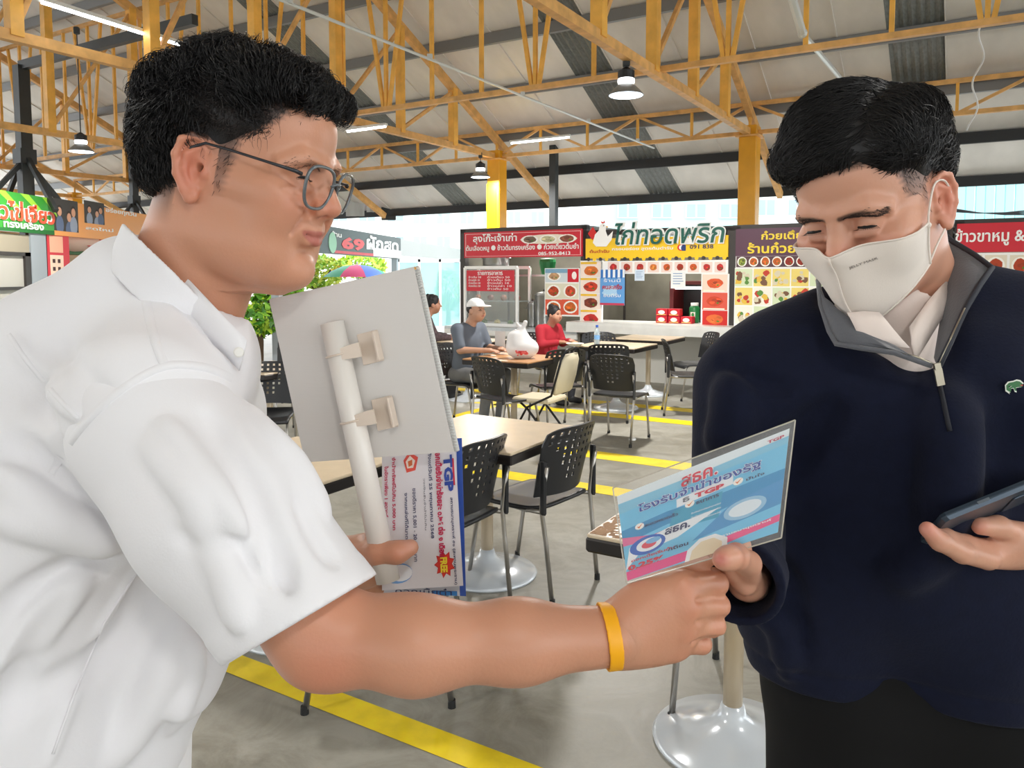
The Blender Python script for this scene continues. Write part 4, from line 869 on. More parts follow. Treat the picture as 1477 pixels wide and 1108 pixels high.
def seated(name, label, x, y, az, skin, top_c, leg_c, hair, armz=.79, lean=.06, long_sleeve=False, top_noise=None, h=.007, turn=0):
    t = thing(name, label, 'person', (x, y, 0), -math.radians(az))
    sm = M('skin_far_%d' % skin[0], skin, .5, attr='tint'); hc = np.array((0, lean + .1, 1.19)); S = [(-.19, lean, 1.0), (.19, lean, 1.0)]; E = [(-.23, .14, .80), (.23, .14, .80)]; Wr = [(-.12, .36, armz), (.1, .36, armz)]
    v = Vol((-.33, -.1, .7), (.33, .58, 1.36), h); v.ell(hc + (0, 0, .02), (.076, .092, .105), .01).ell(hc + (0, .03, -.05), (.058, .062, .065), .04).cap(hc + (0, -.02, -.05), (0, lean, 1.0), .052, .06, .03)
    v.cap(hc + (0, .09, .005), hc + (0, .108, -.022), .009, .013, .012)
    for s in (-1, 1): v.ell(hc + (s * .078, -.008, -.005), (.01, .02, .03), .006).ell(hc + (s * .035, .085, .008), (.02, .018, .012), .012, 'sub').ell(hc + (s * .045, .05, -.03), (.028, .03, .03), .03)
    v.ell(hc + (0, .085, -.05), (.022, .014, .007), .006)
    for i, s in ((0, -1), (1, 1)):
        v.cap(S[i], E[i], .042, .036, .02).cap(E[i], Wr[i], .037, .026, .02); hand_cap(v, Wr[i], (-.25 * s, 1, 0), (0, 0, 1), (-s, 0, 0))
    solid('body', [v], sm, t, lambda vs: far_face(vs, skin, hc))
    v = Vol((-.36, -.25, .4), (.36, .5, 1.1), h * 1.3); v.ell((0, lean * .3, .62), (.17, .125, .2), .05).ell((0, lean * .8, .87), (.185, .12, .19), .08).cap((-.15, lean, 1.0), (.15, lean, 1.0), .06, None, .06)
    for i in (0, 1):
        e = Vector(S[i]).lerp(Vector(E[i]), .8); v.cap(S[i], e if not long_sleeve else E[i], .064, .058, .04)
        if long_sleeve: v.cap(E[i], Vector(E[i]).lerp(Vector(Wr[i]), .85), .054, .042, .03)
    v.cap((0, lean, 1.02), (0, lean + .02, 1.09), .06, .058, .02, 'sub')
    for q in range(10): v.cap((random.uniform(-.15, .15), .12 + lean * .6, random.uniform(.5, .8)), (random.uniform(-.18, .18), .11 + lean * .7, random.uniform(.6, .95)), .006, .004, .03)
    solid('shirt', [v], M('far_top_%d_%d' % (top_c[0], top_c[2]), top_c, .8, noise=top_noise), t)
    v = Vol((-.3, -.22, .02), (.3, .65, .62), h * 1.4)
    for s in (-1, 1): v.cap((s * .1, 0, .53), (s * .14, .43, .54), .085, .066, .04).cap((s * .14, .43, .53), (s * .14, .36, .1), .064, .05, .03)
    v.ell((0, -.02, .53), (.18, .13, .1), .05); solid('trousers', [v], M('far_leg_%d' % leg_c[0], leg_c, .8, noise=(9, .15)), t)
    for s in (-1, 1):
        v = Vol((-.1 + s * .14, .25, -.02), (.1 + s * .14, .62, .16), .008); v.cap((s * .14, .36, .045), (s * .15, .5, .035), .045, .038, .03).cap((s * .14, .36, .06), (s * .14, .36, .11), .042, .045, .02).plane((0, 0, 0), (0, 0, -1)); solid('shoe', [v], M('far_shoe', (34, 34, 36), .6), t)
    v = Vol(hc + (-.13, -.16, -.12), hc + (.13, .22, .18), .006)
    if hair == 'cap':
        v.ell(hc + (0, -.005, .05), (.084, .1, .085), .005).plane(hc + (0, 0, .045), (0, .1, -1)); hb = Vol(hc + (-.13, -.16, -.12), hc + (.13, .22, .18), .006)
        hb.ell(hc + (0, -.02, .02), (.08, .09, .07), .005).plane(hc + (0, .02, 0), (0, 1, .35)); solid('hair', [hb], M('far_hair', (22, 20, 22), .6), t)
        v.ell(hc + (0, .1, .052), (.07, .085, .012), .012); solid('cap', [v], M('cap_white', (246, 246, 246), .6), t)
    else:
        v.ell(hc + (0, -.012, .035), (.084, .1, .1), .005).ell(hc + (0, .1, -.03), (.075, .07, .1), .01, 'sub')
        if hair == 'bun': v.ell(hc + (0, -.06, .12), (.04, .04, .035), .02)
        for q in range(30): a, b = random.uniform(0, 6.3), random.uniform(.2, 1.2); c = hc + (.08 * math.cos(a) * math.cos(b), .095 * math.sin(a) * math.cos(b) - .015, .04 + .095 * math.sin(b)); v.ell(c, random.uniform(.008, .016), .008)
        v.ell(hc + (0, .1, -.03), (.072, .07, .09), .01, 'sub'); solid('hair', [v], M('far_hair', (22, 20, 22), .6), t)
    return t, hc
cm, hc = seated('person', 'man in a white cap and grey tee sitting at the wood brown table', -.5, 8.02, 126, (196, 150, 124), (98, 106, 118), (112, 112, 112), 'cap', armz=.8)
seated('person', 'woman in a red jacket sitting at the white topped table', .4, 9.5, 132, (190, 138, 112), (176, 34, 50), (60, 60, 66), 'bun', .84, .08, True)[0].scale = (.9, .9, .9)
gl_ = thing('eyeglasses_far', 'x', 'x'); bpy.data.objects.remove(gl_)
seated('person', 'diner in a dark patterned blouse just right of the sign board edge', -1.14, 9.6, 75, (180, 130, 104), (74, 60, 64), (40, 40, 44), 'plain', .78, .05, True, (28, .5))
# the sheet of paper the man in the cap holds
o = thing('paper_sheet', 'white paper held in both hands by the man in the white cap', 'paper', (-.12, 7.92, .86), math.radians(-60)); MB().rings([[(x, .03 * math.sin(x * 9), z) for x in (-.08, -.03, .02, .07)] for z in (-.05, .03, .12)], closed=False).build('sheet', white, o, True)
# ------------------------------------------------------------------ heads (metres; x forward, y to the person's left, z up; origin between the ear canals)
def smooth1(z, zs, vs, sg=.006):
    zz = np.linspace(zs[0], zs[-1], 400); v = np.interp(zz, zs, vs); st = zz[1] - zz[0]
    k = np.exp(-.5 * (np.arange(-60, 61) * st / sg) ** 2); k /= k.sum(); p = np.pad(v, 60, mode='reflect', reflect_type='odd'); v = np.convolve(p, k, 'valid')
    return np.interp(z, zz, v)
HZ = [-110, -103, -95, -84, -68, -50, -30, -10, 10, 28, 44, 62, 82, 100, 112, 120, 124]
HF = [60, 78, 88, 93, 93, 93, 93, 92, 90, 91, 97, 99, 96, 84, 64, 38, 10]
HB = [0, -12, -22, -34, -50, -66, -82, -95, -104, -108, -110, -110, -104, -90, -70, -44, -12]
HW = [16, 32, 43, 52, 59, 63, 67, 70.5, 72, 73, 74, 74, 71, 60, 46, 29, 10]
HC = [30, 30, 28, 24, 16, 8, 0, -6, -10, -12, -12, -12, -10, -8, -6, -4, -2]
def head_vol(P, h=.0015):
    mm = .001; v = Vol((-.14, -.115, -.225), (.14, .115, .15), h); g = lambda k, d: P.get(k, d)
    jw, fat, cf = g('jaw', 1.), g('fat', 0.), g('front', 0.)
    def skull(x, y, z):
        zz = z[0, 0] / mm; q = [smooth1(zz, HZ, a, 5.)[None, None, :] * mm for a in (HF, HB, HW, HC)]; fr, bk, w, c = q
        lowj = np.clip((-zz - 20) / 60, 0, 1)[None, None, :]; w = w * (1 + (jw - 1) * lowj); fr = fr + cf * mm
        a = np.where(x > c, np.maximum(fr - c, .004), np.maximum(c - bk, .004)); pw = np.where(x > c, 2.35, 2.15)
        r = ((np.abs(x - c) / a) ** pw + (np.abs(y) / np.maximum(w, .004)) ** pw) ** (1 / pw)
        f = (r - 1) * np.minimum(a, w) * .9
        return np.maximum(f, np.maximum(-.109 - z, z - .123))
    v.fn((-.13, -.1, -.12), (.12, .1, .13), skull, .004)
    E = lambda c, r, k=10, op='add', rot=None: v.ell(np.array(c) * mm, np.array(r) * mm, k * mm, op, rot)
    C = lambda pts, rs, k=8, op='add': v.chain([np.array(p) * mm for p in pts], np.array(rs) * mm, k * mm, op)
    nk = g('neck', ((-30, 0, -70), (-52, 0, -215), 60, 66)); C([nk[0], nk[1]], [nk[2], nk[3]], 26)
    if fat:                                            # fuller jaw line and underchin
        E((48, 0, -92), (46, 44, 22), 24)
        for s in (-1, 1): E((42, s * 44, -62), (38, 20, 30), 26)
    for s in (-1, 1):
        ck = g('cheek', 0); E((70 - ck, s * 43, -18), (25, 22, 24), 24)                       # cheek
        E((50, s * 60, -2), (30, 9, 12), 18)                         # cheek bone
        bz = g('brow_z', 0); C([(95, s * 13, 38 + bz), (88, s * 38, 41 + bz), (74, s * 55, 34 + bz)], [7, 6, 3], 18)   # brow ridge
        E((103, s * 31, 19), (14, 17, 11), 14, 'sub')                # socket
        E((98, s * 14, 21), (7, 7, 10), 10, 'sub')
        ey = (80.5, s * 32, 19); E(ey, (13.6, 14.4, 13.4), 5)                 # lids over the ball
        sl = g('slit', 1.7); dz = g('slit_z', -3.5)
        pts = [(ey[0] + 13.2 * math.cos(a) * math.cos(b), ey[1] + s * 14.2 * math.sin(a), ey[2] + 13 * math.sin(b)) for a, b in ((-.95, math.radians(dz * 4 - 2)), (-.55, math.radians(dz * 4 + 3)), (0, math.radians(dz * 4 + 4)), (.55, math.radians(dz * 4 + 1)), (.98, math.radians(dz * 4 - 5)))]
        C(pts, [.7, sl * .9, sl, sl * .9, .6], 1.2, 'sub'); P.setdefault('slit_pts', []).append(pts)
        cr = [(ey[0] + 14.3 * math.cos(a), ey[1] + s * 15.5 * math.sin(a), ey[2] + 9.5 - 5 * a * a) for a in (-.9, -.4, 0, .4, .9)]; C(cr, [.8, 1., 1., 1., .7], 3.5, 'sub')
        E((91, s * 26, 8), (6, 14, 4), 10)                          # under-eye
    C([(84, 0, 34), (87, 0, 18), (93, 0, 2), (97, 0, -9)], [9, 11, 13, 14], 8)
    C([(93, 0, 34), (98, 0, 20), (107, 0, 2), (113, 0, -8)], np.array([7, 6.2, 7.6, 8.6]) * g('nose', 1), 10)
    E((113, 0, -9), (10.5, 11.5, 9.5), 6)
    for s in (-1, 1):
        E((102, s * 13.5, -13), (12, 7.5, 8.2), 6); E((97, s * 20.5, -13), (4.5, 4, 12), 6, 'sub'); E((109, s * 7, -20.5), (6.5, 3.6, 4.5), 2.5, 'sub')
    C([(107, 0, -18), (99, 0, -24)], [4.2, 5], 5)
    E((92, 0, -38), (12, 26, 17), 12)                                 # muzzle
    lx_ = g('lipx', 0); m = g('mouth', 0.)                                                # corner lift of a smile
    for z, ox, rr in ((-38.5, 0, (2.2, 4.2, 4.6)), (-49.5, -1, (2.4, 5., 5.8))):
        C([(89, -27, -43.5 + m), (99.5 + ox + lx_, -13, z), (103.5 + ox + lx_, 0, z + (.8 if z > -40 else -.6)), (99.5 + ox + lx_, 13, z), (89, 27, -43.5 + m)], np.array([rr[0], rr[1], rr[2], rr[1], rr[0]]) * g('lips', 1), 5)
    C([(93, -27, -43.2 + m * 1.1), (103.5, -14, -44), (108.5, 0, -43.6), (103.5, 14, -44), (93, 27, -43.2 + m * 1.1)], [.7, 1.3, 1.4, 1.3, .7], 2.2, 'sub')
    E((100, 0, -62), (9, 20, 5.5), 9, 'sub'); E((84, 0, -84), (14.5, 20, 14), 16)
    for s in (-1, 1):
        if m: C([(99, s * 22, -14), (95, s * 32, -28), (89, s * 37, -42)], [1.3, 1.5, .8], 8, 'sub')
        else: C([(98, s * 21, -16), (92, s * 31, -32)], [1., .8], 8, 'sub')
        # ear
        es = g('ear', 1.); w = 70
        def ep(x, z, o=0): xx = x * es * .86; return (xx - 6, s * (w + 3 + o + (6 - x) * .34), z * es + g('ear_z', -3))
        E(ep(-5, 3, -1), (16 * es, 4.4, 28 * es), 4, rot=[(.92, s * -.38, 0), (s * .38, .92, 0), (0, 0, 1)])
        E(ep(0, 0, 5.2), (9, 5.2, 12.5), 3, 'sub'); E(ep(-9, 14, 4.8), (6.5, 2.6, 10), 4, 'sub')
        C([ep(8, 8, 1), ep(9, 20, 1.5), ep(3, 30, 2), ep(-8, 33, 2.5), ep(-18, 27, 3), ep(-22.5, 12, 3), ep(-19, -6, 2.5), ep(-10, -20, 2), ep(-3, -28, 1)], [3, 3.2, 3.4, 3.6, 3.8, 3.6, 3.4, 3.6, 5], 3)
        C([ep(-1, 22, 1.5), ep(-11, 14, 2), ep(-12, 0, 2), ep(-6, -13, 1.5)], [2.6, 3.2, 3, 2.8], 4)
        E(ep(-1, -24, .5), (7.5, 5, 8), 5); E(ep(9, -1, 2), (4, 3.6, 6), 4); C([ep(3, 4, 0), ep(6, -2, -14)], [4, 3.5], 3, 'sub')
    return v
def paint_head(P):
    sk = np.array([lin(c) for c in P['skin']]); lip = np.array([lin(c) for c in P['lip']]); dk = np.array([lin(c) for c in P['scalp']]); rd = np.array([lin(c) for c in P['ruddy']])
    def f(vs):
        p = vs / .001; x, y, z = p.T; ay = np.abs(y); out = np.tile(sk, (len(p), 1))
        def mix(w, c): nonlocal out; w = np.clip(w, 0, 1)[:, None]; out = out * (1 - w) + c * w
        g = lambda c, r: np.exp(-(((x - c[0]) / r[0]) ** 2 + ((ay - c[1]) / r[1]) ** 2 + ((z - c[2]) / r[2]) ** 2))
        mix(.55 * g((112, 6, -10), (14, 14, 14)), rd); mix(.4 * g((80, 42, -12), (25, 22, 20)), rd); mix(.75 * g((-8, 82, 2), (24, 12, 36)), rd)
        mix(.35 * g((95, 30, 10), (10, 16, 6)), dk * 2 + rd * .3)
        m = P.get('mouth', 0); zc = -43.6 + m * np.clip((ay - 10) / 18, 0, 1)
        mw = np.clip((29 - ay) / 4, 0, 1) * (x > 86); up = np.clip((zc + 8.5 * (1 - (ay / 32) ** 2) - z) / 1.6, 0, 1) * (z > zc - 1); lo = np.clip((z - (zc - 11.5 * (1 - (ay / 31) ** 2))) / 2, 0, 1) * (z <= zc - 1)
        mix(.8 * mw * np.clip(up + lo, 0, 1), lip); mix(.75 * mw * np.exp(-((z - zc) / 1.1) ** 2) * (x < 103.5 - ay * .25), dk)
        bp_ = np.array(P['brow']); bd = np.full(len(p), 99.); bt = np.zeros(len(p))
        for i in range(len(bp_) - 1):
            a, b = bp_[i][1:], bp_[i + 1][1:]; d = b - a; t = np.clip(((ay - a[0]) * d[0] + (z - a[1]) * d[1]) / (d @ d), 0, 1); q = np.hypot(ay - a[0] - t * d[0], z - a[1] - t * d[1]); up = q < bd; bd = np.where(up, q, bd); bt = np.where(up, (i + t) / (len(bp_) - 1), bt)
        mix(P['brow_w'] * np.clip((4.6 - 2.4 * bt - bd) / 2.2, 0, 1) * (x > 60), dk)
        # cropped scalp: hair line runs over the forehead, down before the ear and round the nape
        hl = P['hairline'](x, ay, z); mix(hl, dk)
        return out
    return f
def eyes(t, Mx, P):
    ew, ir = M('eye_white', (226, 218, 210), .15), M('eye_dark', (26, 16, 12), .1)
    for s in (-1, 1):
        c = Vector((.0805, s * .032, .019)); b = MB().ball((0, 0, 0), .0121, 20, 12); b.v = [tuple(Mx @ (c + Vector(p))) for p in b.v]; o = b.build('eyeball', ew, t, True)
        a = math.radians(P.get('gaze', -20)); d = Vector((math.cos(a), 0, math.sin(a))); k = MB().ball((0, 0, 0), (.0052, .0052, .0052), 14, 8); k.v = [tuple(Mx @ (c + d * .0074 + Vector(p))) for p in k.v]; k.build('iris', ir, o, True)
        mb = MB(); sp = P['slit_pts'][0 if s == -1 else 1]; pts = [Vector(p) * .001 for p in sp]
        mb.tube([Mx @ (p + Vector((.0008, 0, .0011))) for p in pts], [.0006, .0016, .0021, .0018, .0006], 6)
        for i in range(16):
            q = i / 15 * 3.999; p = pts[int(q)].lerp(pts[int(q) + 1], q % 1); mb.tube([Mx @ (p + Vector((.001, 0, .0008))), Mx @ (p + Vector((.004, s * .0014 * (q - 1.2), -.0012))), Mx @ (p + Vector((.0062, s * .002 * (q - 1.2), -.0005)))], [.00025, .0002, .00008], 3)
        mb.build('eyelashes', blk, t)
def strands(name, seeds, dirs, vol, length, parent, Mx, mat, rad=.0006, steps=8, lift=.002, curl=0., curl_n=1., gravity=0., noise=.25, sides=3, clump=0.):
    """hair: each strand creeps over the surface of vol from its seed along dirs, as a thin tube"""
    n = len(seeds); p = seeds.copy(); d = dirs / np.linalg.norm(dirs, axis=1, keepdims=True); L = length * np.random.uniform(.6, 1.25, n); pts = []
    gx, gy, gz = np.gradient(vol.a, vol.h)
    ph = np.random.uniform(0, 6.28, n); lf = lift * np.random.uniform(.3, 1.6, n)
    if clump: ph = clump * (np.sin(p[:, 0] * 95 + 1) + np.sin(p[:, 1] * 88 + 2 + p[:, 0] * 40) + np.sin(p[:, 2] * 92)) + np.random.normal(0, .35, n)
    for i in range(steps + 1):
        ii = np.clip(((p - vol.lo) / vol.h).round().astype(int), 0, np.array(vol.a.shape) - 1).T; dist = vol.a[tuple(ii)]; nm = np.stack([gx[tuple(ii)], gy[tuple(ii)], gz[tuple(ii)]], 1); nm /= np.maximum(np.linalg.norm(nm, axis=1, keepdims=True), 1e-6)
        near = (np.abs(dist) < .02)[:, None]
        target = (lf * (0.2 + .9 * i / steps))[:, None]; p = np.where(near, p + nm * (target - dist[:, None]) * .7, p)
        side = np.cross(nm, d); q = p.copy()
        if curl:
            a = ph + i / steps * 6.28 * curl_n; amp = curl * min(1, i / 3); q = p + amp * (np.cos(a)[:, None] * side + (np.sin(a)[:, None] + .6) * nm)
        pts.append(q)
        d = d + noise * np.random.normal(0, .35, d.shape) + np.array([0, 0, -gravity]); d = np.where(near, d - nm * (d * nm).sum(1, keepdims=True), d); d /= np.maximum(np.linalg.norm(d, axis=1, keepdims=True), 1e-6)
        p = p + d * (L / steps)[:, None]
    Pt = np.stack(pts, 1); m = steps + 1; tg = np.gradient(Pt, axis=1); tg /= np.maximum(np.linalg.norm(tg, axis=2, keepdims=True), 1e-9)
    ref = np.where(np.abs(tg[..., 2:3]) < .9, np.array([0, 0, 1.]), np.array([1., 0, 0])); u = np.cross(tg, ref); u /= np.maximum(np.linalg.norm(u, axis=2, keepdims=True), 1e-9); w = np.cross(tg, u)
    tr = rad * np.clip(1.15 - np.linspace(0, 1, m) ** 3, .15, 1)[None, :, None] * np.random.uniform(.6, 1.4, (n, 1, 1))
    V = np.stack([Pt + tr * (u * math.cos(2 * PI * k / sides) + w * math.sin(2 * PI * k / sides)) for k in range(sides)], 2).reshape(-1, 3)
    Mn = np.array(Mx); V = V @ Mn[:3, :3].T + Mn[:3, 3]
    base = (np.arange(n)[:, None, None] * m * sides + np.arange(m - 1)[None, :, None] * sides); k = np.arange(sides); k2 = (k + 1) % sides
    Fq = np.stack([base + k, base + k2, base + k2 + sides, base + k + sides], -1).reshape(-1, 4)
    return V, Fq
def mesh_np(name, V, Fq, mat, parent, smooth=True):
    me = bpy.data.meshes.new(name); me.vertices.add(len(V)); me.vertices.foreach_set('co', V.astype(np.float32).ravel()); me.loops.add(len(Fq) * 4); me.loops.foreach_set('vertex_index', Fq.astype(np.int32).ravel())
    me.polygons.add(len(Fq)); me.polygons.foreach_set('loop_start', np.arange(0, len(Fq) * 4, 4, dtype=np.int32)); me.update(calc_edges=True); return link_mesh(name, me, mat, parent, smooth)
def pose(loc, yaw, pitch, roll=0, sc=1.): return Matrix.Translation(loc) @ Matrix.Rotation(math.radians(yaw), 4, 'Z') @ Matrix.Rotation(math.radians(pitch), 4, 'Y') @ Matrix.Rotation(math.radians(roll), 4, 'X') @ Matrix.Scale(sc, 4)
def brow_hairs(t, Mx, vol, pts, n, mat, length=.011, rad=.0005):
    sd, dr = [], []
    for s in (-1, 1):
        for i in range(n):
            q = random.random() * (len(pts) - 1.001); a, b = np.array(pts[int(q)]), np.array(pts[int(q) + 1]); p = a + (b - a) * (q % 1); th = 3.6 * (1 - .55 * q / (len(pts) - 1))
            p = p + np.array([0, 0, random.uniform(-1, 1) * th]); e = (b - a) / np.linalg.norm(b - a) + np.array([0, 0, .2 - random.random() * .3 - .1 * q])
            sd.append(p * (1, s, 1) * .001); dr.append(e * (1, s, 1))
    V, Fq = strands('eyebrows', np.array(sd), np.array(dr), vol, length, t, Mx, mat, rad, 4, .0008, noise=.05); o = mesh_np('eyebrows', V, Fq, mat, t); o['kind'] = 'stuff'; return o
hair_m = M('hair_black', (20, 18, 19), .42, spec=.4)
# poses
L_HEAD = pose(at(347, 262, .88), -11, 12, 0)
R_HEAD = pose(at(1263, 304, .98), -140.3, 27, 3)
def W_(o, t): o.matrix_parent_inverse = Matrix.Translation(-t.location); return o
def skin_parts(vols, base, spots=()):
    out = []
    for v in vols:
        vs, fs = v.mesh(); vs = relax(vs, fs, 1); c = np.tile(np.array([lin(q) for q in base]), (len(vs), 1))
        for p, r, col, w in spots:
            g = w * np.exp(-(((vs - np.array(p)) / r) ** 2).sum(1))[:, None]; c = c * (1 - g) + np.array([lin(q) for q in col]) * g
        out.append((vs, fs, c))
    return out
def body_mesh(name, parts, mat, parent):
    V, Fc, Cc, k = [], [], [], 0
    for vs, fs, c in parts: V.append(vs); Fc.append(fs + k); Cc.append(c); k += len(vs)
    V = np.concatenate(V); o = mesh_np(name, V, np.concatenate(Fc), mat, parent); a = o.data.color_attributes.new('tint', 'FLOAT_COLOR', 'POINT')
    a.data.foreach_set('color', np.concatenate([np.concatenate(Cc), np.ones((k, 1))], 1).astype(np.float32).ravel()); return W_(o, parent)
def head_part(v, P, Mx):
    vs, fs = v.mesh(); vs = relax(vs, fs, 1); c = paint_head(P)(vs); Mn = np.array(Mx); return vs @ Mn[:3, :3].T + Mn[:3, 3], fs, c
def tri(v, gx, gy, gz):
    f = [np.clip((g - v.lo[k]) / v.h, 0, v.a.shape[k] - 1.001) for k, g in enumerate((gx, gy, gz))]; i = [q.astype(int) for q in f]; w = [q - j for q, j in zip(f, i)]; r = 0
    for a in (0, 1):
        for b in (0, 1):
            for c in (0, 1): r = r + v.a[i[0] + a, i[1] + b, i[2] + c] * (w[0] if a else 1 - w[0]) * (w[1] if b else 1 - w[1]) * (w[2] if c else 1 - w[2])
    return r
def smoothed(pts, n=5):
    pts = [Vector(p) for p in pts]; P_ = [pts[0]] + pts + [pts[-1]]; out = []
    for i in range(1, len(P_) - 2):
        for k in range(n): t = k / n; a, b, c, d = P_[i - 1:i + 3]; out.append(.5 * ((2 * b) + (c - a) * t + (2 * a - 5 * b + 4 * c - d) * t * t + (3 * b - a - 3 * c + d) * t ** 3))
    return out + [pts[-1]]
def hit(v, px, py):                               # where the sight line of a pixel meets a volume
    d = ray(px, py); t = np.arange(.3, 1.6, .0015); p = np.array(EYE) + t[:, None] * np.array(d); ii = (p - v.lo) / v.h; ok = ((ii >= 0) & (ii <= np.array(v.a.shape) - 1)).all(1)
    val = np.where(ok, tri(v, p[:, 0], p[:, 1], p[:, 2]), 1); k = int(np.argmax(val < 0))
    if val[k] >= 0 or k == 0: return None
    w = val[k - 1] / max(val[k - 1] - val[k], 1e-9); return Vector(p[k - 1] + (p[k] - p[k - 1]) * (w if val[k - 1] < .5 else 1))
def fold(v, pts, r, k, op='add', depth=0.):       # a crease or ridge laid along the cloth
    q = [];
    for i in range(len(pts) - 1):
        for j in range(6): a = j / 6; q.append((pts[i][0] * (1 - a) + pts[i + 1][0] * a, pts[i][1] * (1 - a) + pts[i + 1][1] * a))
    q.append(pts[-1]); h = [hit(v, *p) for p in q]; h = [p for p in h if p is not None]
    if len(h) > 2:
        n = len(h); r = r * .62; k = k * .62; rs = [r * (.3 + .7 * math.sin(PI * (i + .5) / n)) for i in range(n)]; off = -.35 if op == 'add' else -.88
        h = [p + (p - EYE).normalized() * (depth - q * off - (r * .5 if op == 'add' else 0)) if op == 'add' else p + (p - EYE).normalized() * (q * off) for p, q in zip(h, rs)]; v.chain(h, rs, k, op)
# ------------------------------------------------------------------ man in the white shirt: head
ml = thing('person', 'man with curly black hair, glasses and white shirt reaching out a blue card', 'person', (-.55, .85, 0))
ML0 = Matrix.Translation((.55, -.85, 0))
def loc_(Mx): return ML0 @ Mx
PL = dict(brow=[(98, 12, 30), (96, 22, 33), (90, 38, 34), (80, 52, 28)], brow_w=.35, skin=(203, 146, 117), lip=(176, 96, 88), scalp=(52, 42, 40), ruddy=(206, 116, 92), fat=1, jaw=1.1, mouth=4.5, lips=.85, lipx=-1.5, slit=1.3, slit_z=-3.2, ear=1.06, brow_z=-8, ear_z=1, neck=((-30, 0, -70), (-62, 0, -225), 66, 72), gaze=-15)
def side_hair(x, ay, z, zs, fs, dens, back):
    fr = np.interp(z, zs, fs); n = 1.5 * np.sin(z * .9)
    s_ = np.clip((fr + n - x) / 9, 0, 1) * np.interp(z, dens[0], dens[1]); mid = (z < 34) & (x < 14); s_ = s_ * np.where(mid, np.clip((x - 6) / 6, 0, 1), 1)
    nape = np.clip((back - x) / 10, 0, 1) * np.clip((z + 62) / 46, 0, 1)
    return np.maximum(s_, nape)
def hair_l(x, ay, z):
    w1 = np.clip((z - 92) / 8, 0, 1) * (x < 100)
    s_ = side_hair(x, ay, z, [-30, -14, 20, 42, 50, 58, 66, 80, 95], [24, 28, 34, 38, 44, 56, 66, 76, 86], ([-24, -5, 20, 45, 60], [0, .5, .72, .9, 1]), -30)
    return (1 - ((x < 13) & (x > -34) & (z < 31) & (z > -38) & (ay > 64))) * np.clip(np.maximum(w1, s_), 0, 1) * .93 * (1 - np.clip((ay - 73.5) / 3, 0, 1) * (z < 32) * (z > -36))
PL['hairline'] = hair_l
skin_l = M('skin_warm', PL['skin'], .42, attr='tint', sss=.12, bump=(260, .05))
HVL = head_vol(PL)
eyes(ml, loc_(L_HEAD), PL)
# hair volume: scalp pushed out, thick and uneven on top
hv = Vol((-.17, -.12, -.08), (.15, .12, .2), .003); mm = .001
hv.ell((-.014, 0, .054), (.103, .084, .08), .01).ell((.026, 0, .108), (.058, .068, .03), .02).ell((-.056, 0, .03), (.056, .07, .085), .02)
rng = random.Random(3)
for q in range(260):
    a, b = rng.uniform(-PI, PI), rng.uniform(.2, 1.5); c = np.array((-.016 + .1 * math.cos(a) * math.cos(b), .08 * math.sin(a) * math.cos(b), .056 + .076 * math.sin(b)))
    if c[2] > .09 or c[0] < -.06: hv.ell(c, rng.uniform(.007, .014), .008)
for q in range(40): hv.ell((rng.uniform(.045, .08), rng.uniform(-.055, .055), rng.uniform(.1, .114)), rng.uniform(.007, .012), .008)
hv.ell((.118, 0, .03), (.062, .1, .072), .008, 'sub').ell((.075, .09, .0), (.07, .04, .066), .012, 'sub').ell((.075, -.09, .0), (.07, .04, .066), .012, 'sub')
for s in (-1, 1): hv.ell((-.005, s * .09, .01), (.056, .019, .058), .008, 'sub').ell((-.008, s * .086, -.002), (.027, .034, .036), .006, 'sub')
hv.ell((-.02, 0, -.07), (.2, .2, .045), .02, 'sub')
xl = loc_(L_HEAD)
solid('hair', [hv], hair_m, ml, xf=xl)
vs, fs = hv.mesh(); sel = vs[((vs[:, 2] > .072) | (vs[:, 0] < -.03)) & ((vs[:, 0] < .03) | (vs[:, 2] > .1))]; sel = sel[np.random.choice(len(sel), 8500)]
dr = sel - np.array((-.05, 0, .08)); dr = dr * (1, 1, .3) + np.array((.05, 0, -.015)) + .05 * np.stack([np.sin(sel[:, 1] * 70 + sel[:, 2] * 50), np.sin(sel[:, 0] * 66 + 1), np.sin(sel[:, 0] * 58 + sel[:, 1] * 60)], 1) + np.random.normal(0, .012, sel.shape)
V, Fq = strands('curls', sel, dr, hv, .044, ml, xl, hair_m, .0004, 13, .0045, curl=.0055, curl_n=1.15, gravity=.03, noise=.1, clump=1.6)
o = mesh_np('curls', V, Fq, hair_m, ml); o['kind'] = 'stuff'
ex = vs[(vs[:, 2] > .02) & (vs[:, 0] > -.05) & (np.abs(vs[:, 1]) > .05) & ((vs[:, 2] > .046) | (vs[:, 0] < -.04))]; ex = ex[np.random.choice(len(ex), 4500)]
V, Fq = strands('short_hair', ex, np.array([[-.6, 0, -.8]]) + np.random.normal(0, .5, ex.shape), hv, .012, ml, xl, hair_m, .0003, 5, .0015, curl=.001, noise=.3)
o = mesh_np('short_hair', V, Fq, M('hair_faded', (46, 38, 36), .5), ml); o['kind'] = 'stuff'
fr = np.stack([np.random.uniform(.055, .085, 130), np.random.uniform(-.06, .06, 130), np.random.uniform(.102, .116, 130)], 1)
V, Fq = strands('curls', fr, np.array([[1, 0, -.2]]) + np.random.normal(0, .35, fr.shape), hv, .03, ml, xl, hair_m, .0007, 12, .004, curl=.0055, curl_n=1.2, gravity=.16, noise=.3)
o = mesh_np('curls', V, Fq, hair_m, ml); o['kind'] = 'stuff'
